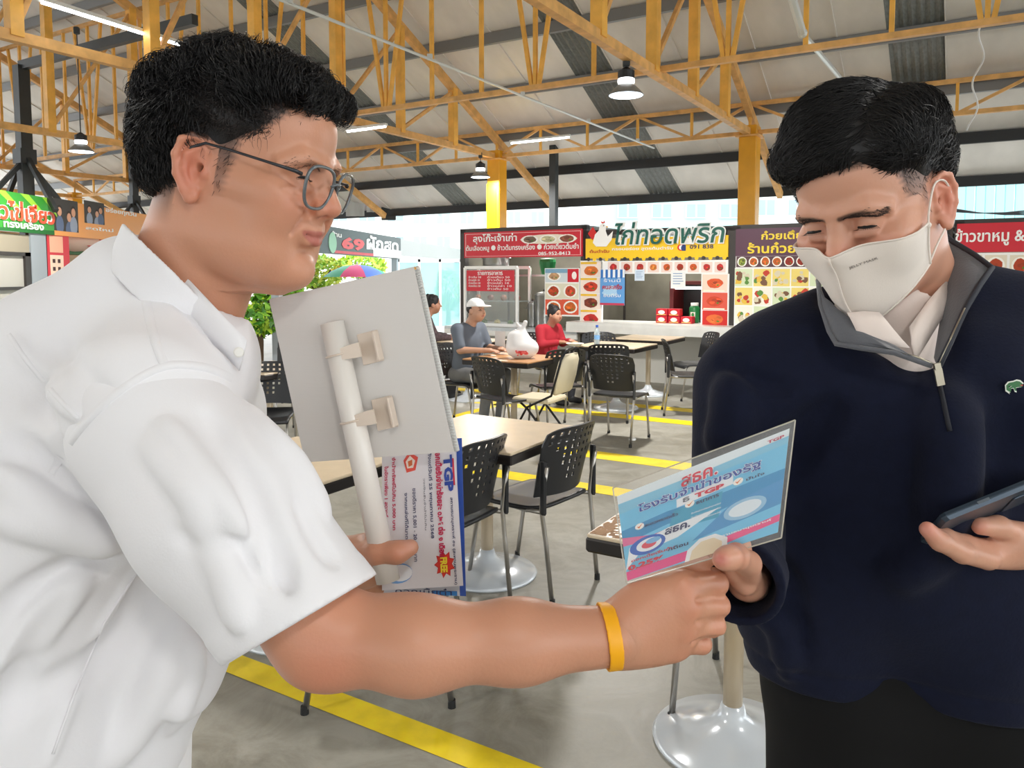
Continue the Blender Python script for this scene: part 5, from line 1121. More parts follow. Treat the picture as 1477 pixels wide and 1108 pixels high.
def stubble(t, v, P, xf, n, name='cropped_hair'):
    vs, fs = v.mesh(); earz = (vs[:, 0] < .012) & (vs[:, 0] > -.032) & (vs[:, 2] < .03) & (vs[:, 2] > -.04); w = (1 - earz) * P['hairline'](*(vs[:, 0] / .001, np.abs(vs[:, 1]) / .001, vs[:, 2] / .001)); k = np.random.rand(len(vs)) < w * (np.abs(vs[:, 1]) > .03) * (np.abs(vs[:, 1]) < .0745) * (vs[:, 2] > -.03) * n / max(1, (w > .3).sum()); sd = vs[k]
    V, Fq = strands(name, sd, np.array([[-.5, 0, -1.]]) + np.random.normal(0, .35, sd.shape), v, .006, t, xf, hair_m, .0002, 3, .0012, noise=.1); o = mesh_np(name, V, Fq, M('cropped_hair', (44, 34, 32), .5), t); o['kind'] = 'stuff'
stubble(ml, HVL, PL, xl, 7000)
brow_hairs(ml, xl, HVL, [(98, 12, 30), (96, 22, 34), (90, 38, 36), (80, 52, 29)], 150, M('brow_hair_soft', (92, 66, 54), .6), .007, .00024)
# ------------------------------------------------------------------ man in the mask: head
mr_ = thing('person', 'man with a face mask and navy zip sweater looking down at the blue card', 'person', (.5, 1.0, 0))
MR0 = Matrix.Translation((-.5, -1.0, 0))
PR = dict(brow=[(98, 11, 33), (96, 22, 36), (90, 38, 38), (80, 50, 33)], brow_w=.85, cheek=4, skin=(210, 156, 130), lip=(186, 110, 100), scalp=(64, 52, 48), ruddy=(220, 132, 108), jaw=1.03, slit=2.1, slit_z=-4.2, brow_z=-3, ear=1.05, gaze=-38, neck=((-28, 0, -70), (-50, 0, -225), 58, 62))
def hair_r(x, ay, z):
    w1 = np.clip((z - 82) / 8, 0, 1) * (x < 98)
    s_ = side_hair(x, ay, z, [-20, 0, 24, 30, 45, 60, 75, 88, 100], [22, 24, 28, 50, 54, 58, 64, 70, 80], ([-18, 0, 22, 45, 65], [0, .3, .5, .8, 1]), -30)
    return (1 - ((x < 13) & (x > -34) & (z < 31) & (z > -38) & (ay > 64))) * np.clip(np.maximum(w1, s_), 0, 1) * .9 * (1 - np.clip((ay - 73.5) / 3, 0, 1) * (z < 32) * (z > -36))
PR['hairline'] = hair_r
skin_r = M('skin_light', PR['skin'], .4, attr='tint', sss=.12, bump=(260, .04))
HVR = head_vol(PR); xr = MR0 @ R_HEAD
eyes(mr_, xr, PR)
hr = Vol((-.17, -.12, -.06), (.16, .12, .2), .003)
hr.ell((-.016, 0, .06), (.108, .084, .09), .01).ell((-.005, .05, .098), (.08, .038, .04), .02).ell((.014, -.014, .122), (.07, .058, .046), .02).ell((.066, -.024, .102), (.034, .05, .026), .02).ell((-.06, 0, .04), (.062, .072, .07), .02)
hr.cap((.07, .04, .14), (-.03, .044, .152), .002, .002, .012, 'sub')
hr.ell((.11, .01, .025), (.064, .1, .068), .008, 'sub').ell((.075, .088, .01), (.07, .04, .07), .012, 'sub').ell((.075, -.088, .0), (.07, .035, .066), .012, 'sub')
for s in (-1, 1): hr.ell((-.005, s * .09, .01), (.056, .019, .058), .008, 'sub').ell((-.008, s * .086, -.002), (.027, .034, .036), .006, 'sub')
hr.ell((-.02, 0, -.06), (.2, .2, .045), .02, 'sub')
solid('hair', [hr], hair_m, mr_, xf=xr)
vs, fs = hr.mesh(); sel = vs[(vs[:, 2] > .06) | (vs[:, 0] < -.03)]; sel = sel[np.random.choice(len(sel), 6500)]
left = sel[:, 1] + np.random.normal(0, .006, len(sel)) > .04; dr = np.where(left[:, None], np.array([[.35, .9, -.05]]), np.array([[.75, -.75, 0]])) + np.random.normal(0, .16, sel.shape)
V, Fq = strands('locks', sel, dr, hr, .05, mr_, xr, hair_m, .00045, 9, .003, curl=.0015, curl_n=.5, gravity=.03, noise=.14)
o = mesh_np('locks', V, Fq, hair_m, mr_); o['kind'] = 'stuff'
fr = np.stack([np.random.uniform(.065, .09, 360), np.random.uniform(-.066, .03, 360), np.random.uniform(.092, .108, 360)], 1)
V, Fq = strands('locks', fr, np.array([[.6, -.7, -.4]]) + np.random.normal(0, .22, fr.shape), hr, .03, mr_, xr, hair_m, .00045, 9, .005, curl=.001, curl_n=.5, gravity=.2, noise=.14)
o = mesh_np('locks', V, Fq, hair_m, mr_); o['kind'] = 'stuff'
brow_hairs(mr_, xr, HVR, [(98, 11, 33), (96, 22, 36), (90, 38, 38), (80, 50, 33)], 700, M('brow_hair', (66, 50, 44), .7), .007, .00034)
stubble(mr_, HVR, PR, xr, 7000)
# ------------------------------------------------------------------ man in the white shirt: arms, hands, clothes
A = lambda *a: np.array(at(*a))
NAIL = (226, 170, 156)
def grid_surface(rows, th=.0015, name='cloth', mat=None, parent=None, sub=1):
    """thin cloth from rows of points; thickened"""
    bm = bmesh.new(); g = [[bm.verts.new(tuple(p)) for p in r] for r in rows]
    for i in range(len(g) - 1):
        for j in range(len(g[0]) - 1): bm.faces.new((g[i][j], g[i][j + 1], g[i + 1][j + 1], g[i + 1][j]))
    if sub: bmesh.ops.subdivide_edges(bm, edges=bm.edges[:], cuts=sub, use_grid_fill=True, smooth=.6)
    bmesh.ops.recalc_face_normals(bm, faces=bm.faces); bmesh.ops.solidify(bm, geom=bm.faces[:], thickness=th)
    me = bpy.data.meshes.new(name); bm.to_mesh(me); bm.free(); return W_(link_mesh(name, me, mat, parent, True), parent)
# right arm and fist (nearest the camera)
va = Vol((-.36, .60, 1.08), (.24, .86, 1.5), .0028)
sh, el, wr = A(215, 600, .745), A(462, 914, .705), A(882, 917, .735)
m1, m2 = A(600, 930, .70), A(748, 925, .713)
va.cap(sh, el, .055, .044, .01).cap(el, m1, .0425, .0392, .02).cap(m1, m2, .0392, .0335, .03).cap(m2, wr + (.012, 0, 0), .0335, .0275, .03)
va.ell(A(482, 945, .70), (.024, .026, .02), .03)
vh = Vol((.06, .66, 1.12), (.24, .84, 1.33), .0018)
vh.cap(wr - (.04, 0, 0), wr + (.014, 0, 0), .0285, .0265, .02)
MC = [A(986, 843, .742), A(992, 874, .735), A(987, 903, .739), A(977, 928, .748)]; PIP = [A(1033, 842, .757), A(1035, 874, .756), A(1030, 903, .757), A(1012, 929, .765)]
DIP = [A(1030, 834, .79), A(1030, 868, .79), A(1024, 897, .79), A(1006, 922, .794)]; TIP = [A(1002, 832, .797), A(1002, 866, .798), A(998, 894, .796), A(984, 918, .797)]
for i in range(4):
    rr = (.0128, .013, .0122, .0108)[i]
    vh.cap(wr + (.008, .002, (.012, .004, -.006, -.014)[i]), MC[i], .0165, rr + .001, .016); vh.chain([MC[i] - (.004, .0015, 0), PIP[i]], [rr, rr * .94], .005)
    vh.chain([PIP[i], DIP[i], TIP[i]], [rr * .94, rr * .82, rr * .72], .003); vh.ell(MC[i] - (.002, .004, 0), (.0105, .009, .0105), .008)
    a, b = MC[i], PIP[i]
vh.ell(A(940, 895, .745), (.04, .02, .042), .02).cap(A(918, 880, .752), A(962, 838, .768), .017, .015, .014).chain([A(962, 838, .768), A(1000, 812, .768), A(1024, 800, .762)], [.014, .012, .0105], .006)
for i in range(3):                                    # the dents between the fingers
    p = (MC[i] + MC[i + 1]) / 2 + (.008, -.0135, 0); q = (PIP[i] + PIP[i + 1]) / 2 + (.012, -.009, 0); vh.cap(p, q, .002, .0036, .004, 'sub')
for y0 in (-6, 2, 9): vh.cap(A(1010, 870 + y0 * 3, .722), A(1016, 876 + y0 * 3, .722), .0007, .0007, .002, 'sub')
# left hand round the pole, thumb over the leaflets
vl = Vol((-.36, .76, 1.12), (-.06, 1.0, 1.34), .002)
wl = A(488, 815, .885); vl.cap(A(420, 850, .93), wl, .034, .029, .02).cap(wl, A(528, 806, .875), .028, .026, .02).ell(A(528, 810, .875), (.026, .02, .03), .014)
vl.chain([A(512, 800, .868), A(545, 797, .838), A(573, 797, .832), A(592, 790, .838)], [.0155, .0128, .0114, .0092], .008)
for k in range(4):
    y = 806 + k * 13; vl.chain([A(532, y, .885), A(558, y + 2, .918), A(582, y + 3, .924), A(600, y + 1, .916)], [.012, .0105, .0095, .0085], .004)
LSP = [(A(592, 783, .828), .008, NAIL, .55), (A(573, 797, .82), .014, (206, 130, 104), .4), (A(545, 797, .826), .02, (200, 134, 106), .3)]
RSP = [(m - (.0, .012, 0), .011, (204, 128, 100), .45) for m in MC] + [(m - (0, .01, 0), .009, (206, 134, 108), .4) for m in PIP] + [(A(470, 965, .665), .035, (196, 118, 92), .5)]
body_mesh('body', [head_part(HVL, PL, L_HEAD)] + skin_parts([va, vh], PL['skin'], RSP) + skin_parts([vl], PL['skin'], LSP), skin_l, ml)
# shirt
shirt = M('shirt_white', (236, 235, 238), .75, noise=(5, .02), bump=(420, .05), sheen=.15)
vs_ = Vol((-.92, .56, .78), (-.05, 1.2, 1.62), .0042)
ax = np.array((.0, .062, 0))
for s in (-1, 1):
    for a, b, ra, rb in (((-.425, .93, 1.37), (-.56, .94, 1.31), .1, .15), ((-.56, .94, 1.31), (-.63, .95, 1.1), .155, .185), ((-.63, .95, 1.1), (-.65, .95, .8), .185, .19)): vs_.cap(np.array(a) + s * ax, np.array(b) + s * ax, ra, rb, .06)
vs_.cap(A(272, 560, .92), A(262, 760, .92), .06, .06, .06).cap(A(262, 760, .92), A(250, 930, .92), .06, .055, .06).cap(A(250, 930, .92), A(205, 1060, .93), .055, .05, .06)     # loose shirt front
vs_.ell(A(284, 1000, .89), (.012, .04, .022), .02)
for s in (-1, 1): vs_.chain([A(213, 416, .93) + s * ax * .7, A(119, 520, .93) + s * ax, A(5, 640, .93) + s * ax], [.06, .075, .085], .05)
vs_.cap(A(205, 438, .9), A(283, 530, .875), .05, .045, .05).cap(A(205, 430, .95), A(283, 525, .96), .05, .045, .05)
vs_.cap(A(268, 500, .88), A(214, 584, .768), .066, .082, .06)                                                             # shoulder slope
hem = A(437, 893, .70); axd = (hem - A(195, 590, .748)); axd /= np.linalg.norm(axd)
hn = np.array(at(529, 840, .70) - at(335, 956, .70)); hn /= np.linalg.norm(hn); view = np.array((at(437, 893, .7) - EYE).normalized()); cutn = np.cross(hn, view); cutn /= np.linalg.norm(cutn)
if cutn @ axd < 0: cutn = -cutn
sl = Vol((-.45, .58, 1.1), (-.05, .86, 1.52), .0034)
sl.cap(A(224, 622, .752), A(320, 740, .72), .079, .079, .02).cap(A(320, 740, .72), hem + axd * .03, .079, .0735, .03)
band = lambda x, y, z: np.maximum(np.sqrt((x - hem[0]) ** 2 + (y - hem[1]) ** 2 + (z - hem[2]) ** 2 - ((x - hem[0]) * axd[0] + (y - hem[1]) * axd[1] + (z - hem[2]) * axd[2]) ** 2) - .0765, np.abs((x - hem[0]) * cutn[0] + (y - hem[1]) * cutn[1] + (z - hem[2]) * cutn[2] + .0125) - .0125)
sl.fn(hem - .12, hem + .12, band, .003)
for pts, r, k, op, d in ((((238, 612), (280, 672), (325, 728), (352, 766)), .007, .03, 'add', .0), (((352, 585), (425, 664), (468, 738)), .006, .03, 'add', 0), (((262, 772), (340, 800), (395, 838)), .006, .026, 'sub', 0), (((300, 600), (360, 690), (395, 790), (410, 850)), .006, .03, 'sub', 0),
        (((372, 790), (384, 815), (404, 860)), .004, .014, 'add', 0), (((385, 790), (398, 820), (412, 850)), .004, .014, 'sub', 0), (((215, 640), (280, 720), (330, 830), (345, 900)), .007, .03, 'add', 0), (((430, 720), (455, 770), (480, 810)), .005, .02, 'sub', 0), ): fold(sl, pts, r, k, op, d)
sl.plane(hem, cutn, .002); sl.cap(hem + axd * .046, hem + axd * .1, .066, .066, .002, 'sub')
i0 = np.round((sl.lo - vs_.lo) / vs_.h).astype(int)
# torso folds, then the sleeve is its own shell that grows out of the armhole
for pts, r, k, op in ((((186, 800), (95, 765), (5, 745)), .009, .04, 'add'), (((190, 806), (100, 830), (18, 872)), .009, .04, 'sub'), (((150, 770), (70, 700), (12, 640)), .009, .04, 'sub'), (((165, 790), (85, 745), (10, 690)), .008, .04, 'add'), (((205, 815), (150, 900), (108, 1000), (72, 1100)), .005, .016, 'add'),
        (((240, 800), (190, 900), (140, 960), (40, 1010)), .009, .04, 'sub'), (((270, 900), (230, 990), (170, 1090)), .01, .05, 'add'), (((120, 830), (60, 900), (10, 960)), .008, .04, 'add'), (((90, 870), (40, 960), (8, 1040)), .008, .04, 'sub'), (((20, 488), (62, 552), (112, 602)), .006, .02, 'add'), (((40, 540), (70, 610), (85, 660)), .008, .03, 'sub'),
        (((260, 430), (300, 470), (345, 520)), .005, .025, 'sub'), (((285, 930), (275, 980), (250, 1050)), .008, .03, 'add'), (((90, 500), (120, 560), (160, 590)), .006, .03, 'sub')): fold(vs_, pts, r, k, op)
N0, N1 = np.array(L_HEAD @ Vector((-.030, 0, -.07))), np.array(L_HEAD @ Vector((-.062, 0, -.225))); nx = (N1 - N0) / np.linalg.norm(N1 - N0)
vs_.cap(N0 - nx * .1, N0 + nx * .085, .069, .072, .006, 'sub')
o1 = solid('shirt', [vs_], shirt, ml, rel=2); W_(o1, ml); o2 = W_(solid('sleeve', [sl], shirt, o1, rel=2), o1); o2.matrix_parent_inverse = Matrix()
def seam(v, pts, parent, r=.0011, name='seam', mat=None):
    q = []
    for i in range(len(pts) - 1):
        for j in range(8): a = j / 8; q.append(hit(v, pts[i][0] * (1 - a) + pts[i + 1][0] * a, pts[i][1] * (1 - a) + pts[i + 1][1] * a))
    q = [p for p in q if p is not None]
    if len(q) > 2: o = MB().tube(q, r, 6).build(name, mat or shirt, parent, True); return o
def ribbon(vols, pts, wpx, parent, name='seam_band', lift=.0012):
    pts = [Vector(p) for p in pts]; sm = [p.to_2d() for p in smoothed([p.to_3d() for p in pts], 9)]; rows = []
    for i, p in enumerate(sm):
        d = (sm[min(i + 1, len(sm) - 1)] - sm[max(i - 1, 0)]).normalized(); n = Vector((-d.y, d.x)); r = []
        for k in (-1, -.8, .8, 1):
            a = p + n * (wpx / 2 * k); h = [q for q in (hit(v, a.x, a.y) for v in vols) if q is not None]
            r.append(min(h, key=lambda q: (q - EYE).length) + (EYE - at(a.x, a.y, .8)).normalized() * (lift if abs(k) < .9 else -.001) if h else None)
        rows.append(r)
    mb = MB()
    for i in range(len(rows) - 1):
        a, b = rows[i], rows[i + 1]
        if None in a or None in b or max((a[k] - b[k]).length for k in range(4)) > .02 or max((a[k] - a[k + 1]).length for k in range(3)) > .02: continue
        mb.add(a + b, [(k, k + 1, k + 5, k + 4) for k in range(3)])
    if mb.f:
        o = mb.build(name, shirt, parent, True); bm = bmesh.new(); bm.from_mesh(o.data); bmesh.ops.remove_doubles(bm, verts=bm.verts, dist=1e-5); bmesh.ops.recalc_face_normals(bm, faces=bm.faces); bm.to_mesh(o.data); bm.free()
ribbon([vs_, sl], [(213, 384), (211, 430), (222, 485), (236, 524)], 15, o1); ribbon([vs_, sl], [(74, 684), (96, 645), (132, 600), (185, 555), (240, 528), (296, 530), (336, 546)], 13, o1); ribbon([vs_, sl], [(12, 482), (42, 525), (80, 570), (112, 604)], 8, o1, lift=.0007)
seam(vs_, [(205, 815), (150, 900), (108, 1000), (72, 1100)], o1, .0016)
off = (at(529, 840, .7) - at(335, 956, .7)).normalized(); 
# collar: a standing band that folds over
n1 = np.array((at(179, 320, .9) - at(357, 492, .86))); n1 /= np.linalg.norm(n1); up1 = np.cross(n1, np.array((at(268, 400, .88) - EYE).normalized())); up1 /= np.linalg.norm(up1)
if up1[2] < 0: up1 = -up1
cv = Vol((-.56, .74, 1.36), (-.22, 1.06, 1.68), .0028); c0 = A(268, 408, .88)
cv.cap(N0 - nx * .12, N0 + nx * .24, .0815, .094, .003).plane(c0, up1, .002).plane(c0 - up1 * .046, -up1, .002)
cv.cap(N0 - nx * .14, N0 + nx * .26, .0775, .088, .001, 'sub')
solid('collar', [cv], shirt, o1, rel=1)
grid_surface([[Vector(at(*p)) for p in r] for r in ([(222, 352, .855), (262, 392, .835), (300, 432, .815), (332, 466, .805), (357, 491, .80)], [(226, 385, .85), (262, 420, .828), (300, 458, .808), (330, 490, .798), (352, 512, .796)], [(228, 412, .848), (258, 444, .828), (296, 484, .808), (326, 512, .8), (346, 534, .802)])], .002, 'collar_leaf', shirt, o1).matrix_parent_inverse = Matrix()
b_ = MB().lathe([(.0045, 0), (.0055, .001), (.0055, .002), (.004, .0026)], n=14).build('button', M('button_pearl', (238, 236, 230), .25), o1); h_ = at(345, 508, .7945); b_.matrix_basis = Matrix.Translation(h_) @ Matrix.Rotation(PI / 2, 4, 'X')
# trousers, mostly below the frame
vt = Vol((-.9, .66, .0), (-.35, 1.22, .98), .014)
for s in (-1, 1): vt.cap((-.64, .95 + s * .09, .88), (-.6, .95 + s * .11, .5), .1, .075, .05).cap((-.6, .95 + s * .11, .5), (-.63, .95 + s * .12, .06), .075, .055, .03)
W_(solid('trousers', [vt], M('trousers_dark', (40, 42, 50), .8), ml), ml)
for s in (-1, 1):
    v = Vol((-.75, .85 + s * .12, -.02), (-.38, 1.05 + s * .12, .14), .008); v.cap((-.63, .95 + s * .12, .05), (-.46, .95 + s * .12, .035), .048, .04, .03).plane((0, 0, 0), (0, 0, -1)); W_(solid('shoe', [v], blk, ml), ml)
# wristband
wb = Vol((.04, .67, 1.12), (.13, .8, 1.32), .0014); wa = (wr - el) / np.linalg.norm(wr - el); wa = wa + np.array((0, 0, .16)); wa /= np.linalg.norm(wa); pc = A(878, 918, .735)
wb.a[:] = np.minimum(.05, 1); ax_ = [wb.lo[k] + wb.h * np.arange(wb.n[k]) for k in range(3)]; gx, gy, gz = np.meshgrid(*ax_, indexing='ij')
ii = [np.clip(np.round((g - va.lo[k]) / va.h).astype(int), 0, va.a.shape[k] - 1) for k, g in enumerate((gx, gy, gz))]
from_arm = np.minimum(va.a[ii[0], ii[1], ii[2]], .05)
fa = tri(va, gx, gy, gz); pd = (gx - pc[0]) * wa[0] + (gy - pc[1]) * wa[1] + (gz - pc[2]) * wa[2]
wb.a = np.maximum(np.maximum(fa - .0034, -(fa - .0002)), np.abs(pd) - .0072).astype(np.float32)
W_(solid('wristband', [wb], M('band_yellow', (250, 176, 10), .45), ml, rel=1), ml)
# glasses
gm = M('glasses_frame', (98, 104, 108), .25, .1, coat=.5); lensm = M('glasses_lens', (236, 238, 240), .03, alpha=.12, coat=1.)
def rim(cy, s, n=40):
    pts = []
    for k in range(n):
        a = 2 * PI * k / n; ca, sa = math.cos(a), math.sin(a); e = 2 / 2.7
        y, z = .0255 * abs(ca) ** e * (1 if ca > 0 else -1), .0225 * abs(sa) ** e * (1 if sa > 0 else -1); y *= 1 + .12 * (z / .0225)
        pts.append(Vector((.110 + .10 * z - abs(y * s + cy * s - .0) * .12 + .004, cy + y, .010 + z)))
    return pts
for s in (-1, 1):
    rp_ = rim(s * .0325, s); wp = [L_HEAD @ p for p in rp_]; g = MB().tube(wp + wp[:2], .0019, 8, False).build('glasses_rim', gm, ml, True); W_(g, ml)
    m = MB(); m.v = [tuple(p) for p in wp]; m.f = [tuple(range(len(wp)))]; W_(m.build('lens', lensm, g), ml)
    tp = [(.108 - .0072, s * .0585, .02), (.098, s * .0665, .0215), (.07, s * .0735, .0245), (.03, s * .0775, .0285), (.002, s * .0795, .0305), (-.012, s * .08, .024), (-.024, s * .079, .008)]
    W_(MB().tube([L_HEAD @ Vector(p) for p in tp], [.0024, .0022, .0015, .0014, .0014, .0018, .0018], 8).build('temple', M('temple_dark', (58, 60, 64), .3, .5), ml, True), ml)
    W_(MB().tube([L_HEAD @ Vector(p) for p in ((.104, s * .011, .006), (.099, s * .012, .0), (.097, s * .0125, -.006))], [.001, .0022, .0018], 6).build('nose_pad', lensm, ml, True), ml)
W_(MB().tube([L_HEAD @ Vector(p) for p in ((.113, -.0095, .014), (.1165, -.004, .018), (.1165, .004, .018), (.113, .0095, .014))], .0016, 8).build('bridge', gm, ml, True), ml)
# ------------------------------------------------------------------ man in the mask: hands, sweater, mask
# right hand: only its thumb shows, pressing the card from the front; fingers lie behind it
vr = Vol((.14, .62, 1.1), (.38, .9, 1.4), .0018)
vr.cap(A(1086, 838, .88), A(1078, 838, .815), .026, .022, .02).cap(A(1080, 830, .80), A(1078, 812, .745), .0135, .0118, .01).chain([A(1080, 814, .742), A(1062, 803, .700), A(1043, 807, .682)], [.0125, .0118, .0098], .005).ell(A(1053, 804, .686), (.0115, .009, .0108), .006)
for k in range(4): vr.chain([A(1074, 842 - k * 12, .795), A(1056, 820 - k * 20, .775), A(1036, 796 - k * 22, .758), A(1022, 786 - k * 23, .742)], [.0125, .0112, .01, .009], .004)
RS2 = [(A(1038, 807, .674), .0075, (200, 110, 104), .8), (A(1062, 803, .69), .012, (208, 130, 104), .4)]
# left hand under the phone
vq = Vol((.40, .74, 1.08), (.78, 1.02, 1.34), .0021)
vq.cap(A(1560, 800, .97), A(1500, 790, .925), .032, .029, .02).ell(A(1462, 778, .895), (.038, .034, .026), .02).cap(A(1490, 790, .915), A(1424, 802, .875), .026, .015, .015).cap(A(1490, 780, .915), A(1424, 784, .89), .024, .015, .015)
vq.chain([A(1424, 806, .868), A(1388, 797, .842), A(1356, 781, .828), A(1338, 764, .826)], [.0128, .0118, .0104, .0088], .005)
vq.chain([A(1426, 794, .882), A(1392, 787, .858), A(1364, 777, .843), A(1346, 772, .836)], [.013, .0122, .011, .0095], .005)
vq.chain([A(1470, 772, .885), A(1440, 760, .868), A(1414, 759, .858)], [.0145, .0122, .0098], .006)
vq.chain([A(1500, 760, .93), A(1478, 735, .945), A(1466, 716, .94), A(1458, 711, .93)], [.0145, .0128, .0115, .0095], .006)
body_mesh('body', [head_part(HVR, PR, R_HEAD)] + skin_parts([vr], PR['skin'], RS2) + skin_parts([vq], PR['skin'], [(A(1336, 762, .822), .012, (222, 140, 128), .6), (A(1348, 770, .83), .01, (222, 140, 128), .4), (A(1412, 760, .85), .011, (216, 136, 120), .5)]), skin_r, mr_)
navy = M('sweater_navy', (12, 18, 40), .9, noise=(60, .1), bump=(260, .1), sheen=.03, spec=.25)
vw = Vol((.17, .7, .96), (1.05, 1.3, 1.66), .0052)
for s in (-1, 1):
    q = np.array((s * .085, s * -.03, 0)); vw.cap((.515 + q[0], 1.04 + q[1], 1.36), (.53 + q[0], 1.05 + q[1], 1.12), .135, .122, .05).cap((.53 + q[0], 1.05 + q[1], 1.12), (.56 + q[0], 1.05 + q[1], .9), .122, .108, .05)
vw.cap((.36, 1.05, 1.40), (.70, 1.0, 1.44), .075, .08, .06).cap((.47, 1.06, 1.5), (.38, 1.06, 1.44), .05, .06, .05).cap((.56, 1.06, 1.53), (.7, 1.02, 1.49), .055, .055, .05)
vw.cap(A(1305, 640, 1.0), A(1300, 800, 1.0), .1, .1, .06)
for p0, p1, p2, r in ((A(1080, 560, 1.04), A(1062, 760, 1.0), A(1074, 846, .80), (.074, .06, .046)), (A(1560, 520, 1.0), A(1640, 800, 1.05), A(1505, 800, .935), (.08, .062, .048))):
    vw.cap(p0, p1, r[0], r[1], .03)
    if p0[0] > .5: vw.cap(p1, A(1570, 801, .985), r[1], .056, .02)
for pts, r, k, op in ((((1120, 700), (1150, 640), (1200, 590)), .008, .04, 'sub'), (((1100, 800), (1135, 850), (1150, 930)), .012, .03, 'sub'), (((1090, 880), (1130, 900), (1135, 970)), .008, .03, 'add'), (((1420, 640), (1400, 740), (1300, 830)), .008, .05, 'add'), (((1460, 600), (1445, 700), (1380, 800)), .008, .05, 'sub'), (((1040, 520), (1075, 545), (1130, 560)), .006, .02, 'sub'), (((1050, 560), (1060, 600), (1040, 640)), .007, .04, 'add'), (((1370, 580), (1372, 680), (1360, 760)), .008, .05, 'add')): fold(vw, pts, r * .85, k * 1.5, op)
hz = A(1300, 1030, 1.0)[2]; vw.fn((.1, .7, .9), (1.1, 1.3, hz + .05), lambda x, y, z: np.maximum(vw_band(x, y, z), np.abs(z - hz - .02) - .02), .004) if False else None
vw.plane(A(1060, 866, .80), tuple(np.array(at(1045, 866, .79)) - np.array(at(1085, 840, .88))), .003) if False else None
fs_ = Vol((.2, .66, 1.04), (.46, 1.1, 1.42), .003); e0, e1 = A(1062, 750, 1.0), A(1070, 846, .775); cut = A(1066, 846, .79); cn = np.array((-.42, -.9, -.08)); cn /= np.linalg.norm(cn)
fs_.cap(e0, e1, .062, .043, .02)
for pts in (((1060, 800), (1075, 830), (1096, 850)), ((1046, 880), (1070, 872), (1092, 850))): fold(fs_, pts, .004, .014, 'add')
fs_.fn(cut - .1, cut + .1, lambda x, y, z: np.maximum(np.sqrt(np.maximum((x - cut[0]) ** 2 + (y - cut[1]) ** 2 + (z - cut[2]) ** 2 - ((x - cut[0]) * cn[0] + (y - cut[1]) * cn[1] + (z - cut[2]) * cn[2]) ** 2, 0)) - .046, np.abs((x - cut[0]) * cn[0] + (y - cut[1]) * cn[1] + (z - cut[2]) * cn[2] + .022) - .022), .003)
fs_.plane(cut, cn, .003); fs_.cap(cut - cn * .05, cut + cn * .06, .034, .0395, .002, 'sub')
# neck opening and the low hem
M0, M1 = np.array(R_HEAD @ Vector((-.03, 0, -.07))), np.array(R_HEAD @ Vector((-.05, 0, -.225))); mx = (M1 - M0) / np.linalg.norm(M1 - M0)
vw.cap(A(1285, 420, 1.0), A(1322, 478, .93), .085, .05, .02, 'sub').cap(A(1330, 480, .93), A(1349, 530, .915), .036, .006, .01, 'sub')
hp, hn_ = np.array((.34, 1.05, .985)), np.array((0, -.06, -.998)); vw.plane(hp, hn_, .006)
sl_, x, y, z = vw.win((.2, .7, .96), (1.04, 1.3, 1.16)); vw.merge(sl_, np.sqrt(((x - hp[0]) * hn_[0] + (y - hp[1]) * hn_[1] + (z - hp[2]) * hn_[2] + .036) ** 2 + vw.a[sl_] ** 2) - .0032, .006, 'sub')
sw = W_(solid('sweater', [vw], navy, mr_, rel=2), mr_)
solid('sleeve', [fs_], navy, sw, rel=1)
gs_ = Vol((.52, .72, 1.06), (1.0, 1.16, 1.38), .0032); g0, g1 = A(1640, 800, 1.05), A(1470, 790, .902); gc = A(1486, 794, .918); gn = (g1 - g0) / np.linalg.norm(g1 - g0)
gs_.cap(g0, g1, .064, .05, .02); gs_.plane(gc, gn, .003); gs_.cap(gc - gn * .045, gc + gn * .05, .04, .044, .002, 'sub'); solid('sleeve', [gs_], navy, sw, rel=1)
# waist rib and cuff rib
def ribs(cc, axis, rad, n, w, h, parent, mat): pass
# white shirt under the sweater
white_r = M('shirt_cream', (236, 222, 214), .7, bump=(300, .05))
vi = Vol((.34, .84, 1.34), (.72, 1.16, 1.62), .004); vi.cap(A(1285, 450, 1.02), A(1318, 515, .975), .07, .042, .03).cap(M0 + mx * .15, M0 + mx * .21, .066, .07, .02)
vi.cap(M0 - mx * .1, M0 + mx * .1, .062, .066, .008, 'sub'); vi.cap(A(1268, 455, .93), A(1296, 476, .93), .03, .004, .012, 'sub')
ins = W_(solid('undershirt', [vi], white_r, mr_, rel=1), mr_)
P3 = lambda px, py, Y: Vector(at(px, py, Y))
def flap(rows, name, mat, parent, th=.003): return grid_surface([[P3(*p) for p in r] for r in rows], th, name, mat, mr_) 
grey = M('collar_grey', (92, 94, 100), .85, bump=(300, .1), sheen=.3)
# shirt collar leaves
flap([[(1222, 452, .935), (1232, 470, .925), (1243, 492, .92)], [(1246, 450, .925), (1262, 474, .912), (1280, 500, .905)], [(1268, 452, .92), (1290, 478, .905), (1312, 502, .90)]], 'shirt_collar', white_r, mr_)
flap([[(1366, 404, .975), (1371, 426, .965), (1368, 446, .955)], [(1340, 432, .945), (1349, 452, .93), (1350, 474, .925)], [(1313, 470, .915), (1316, 496, .90), (1322, 520, .90)]], 'shirt_collar', white_r, mr_)
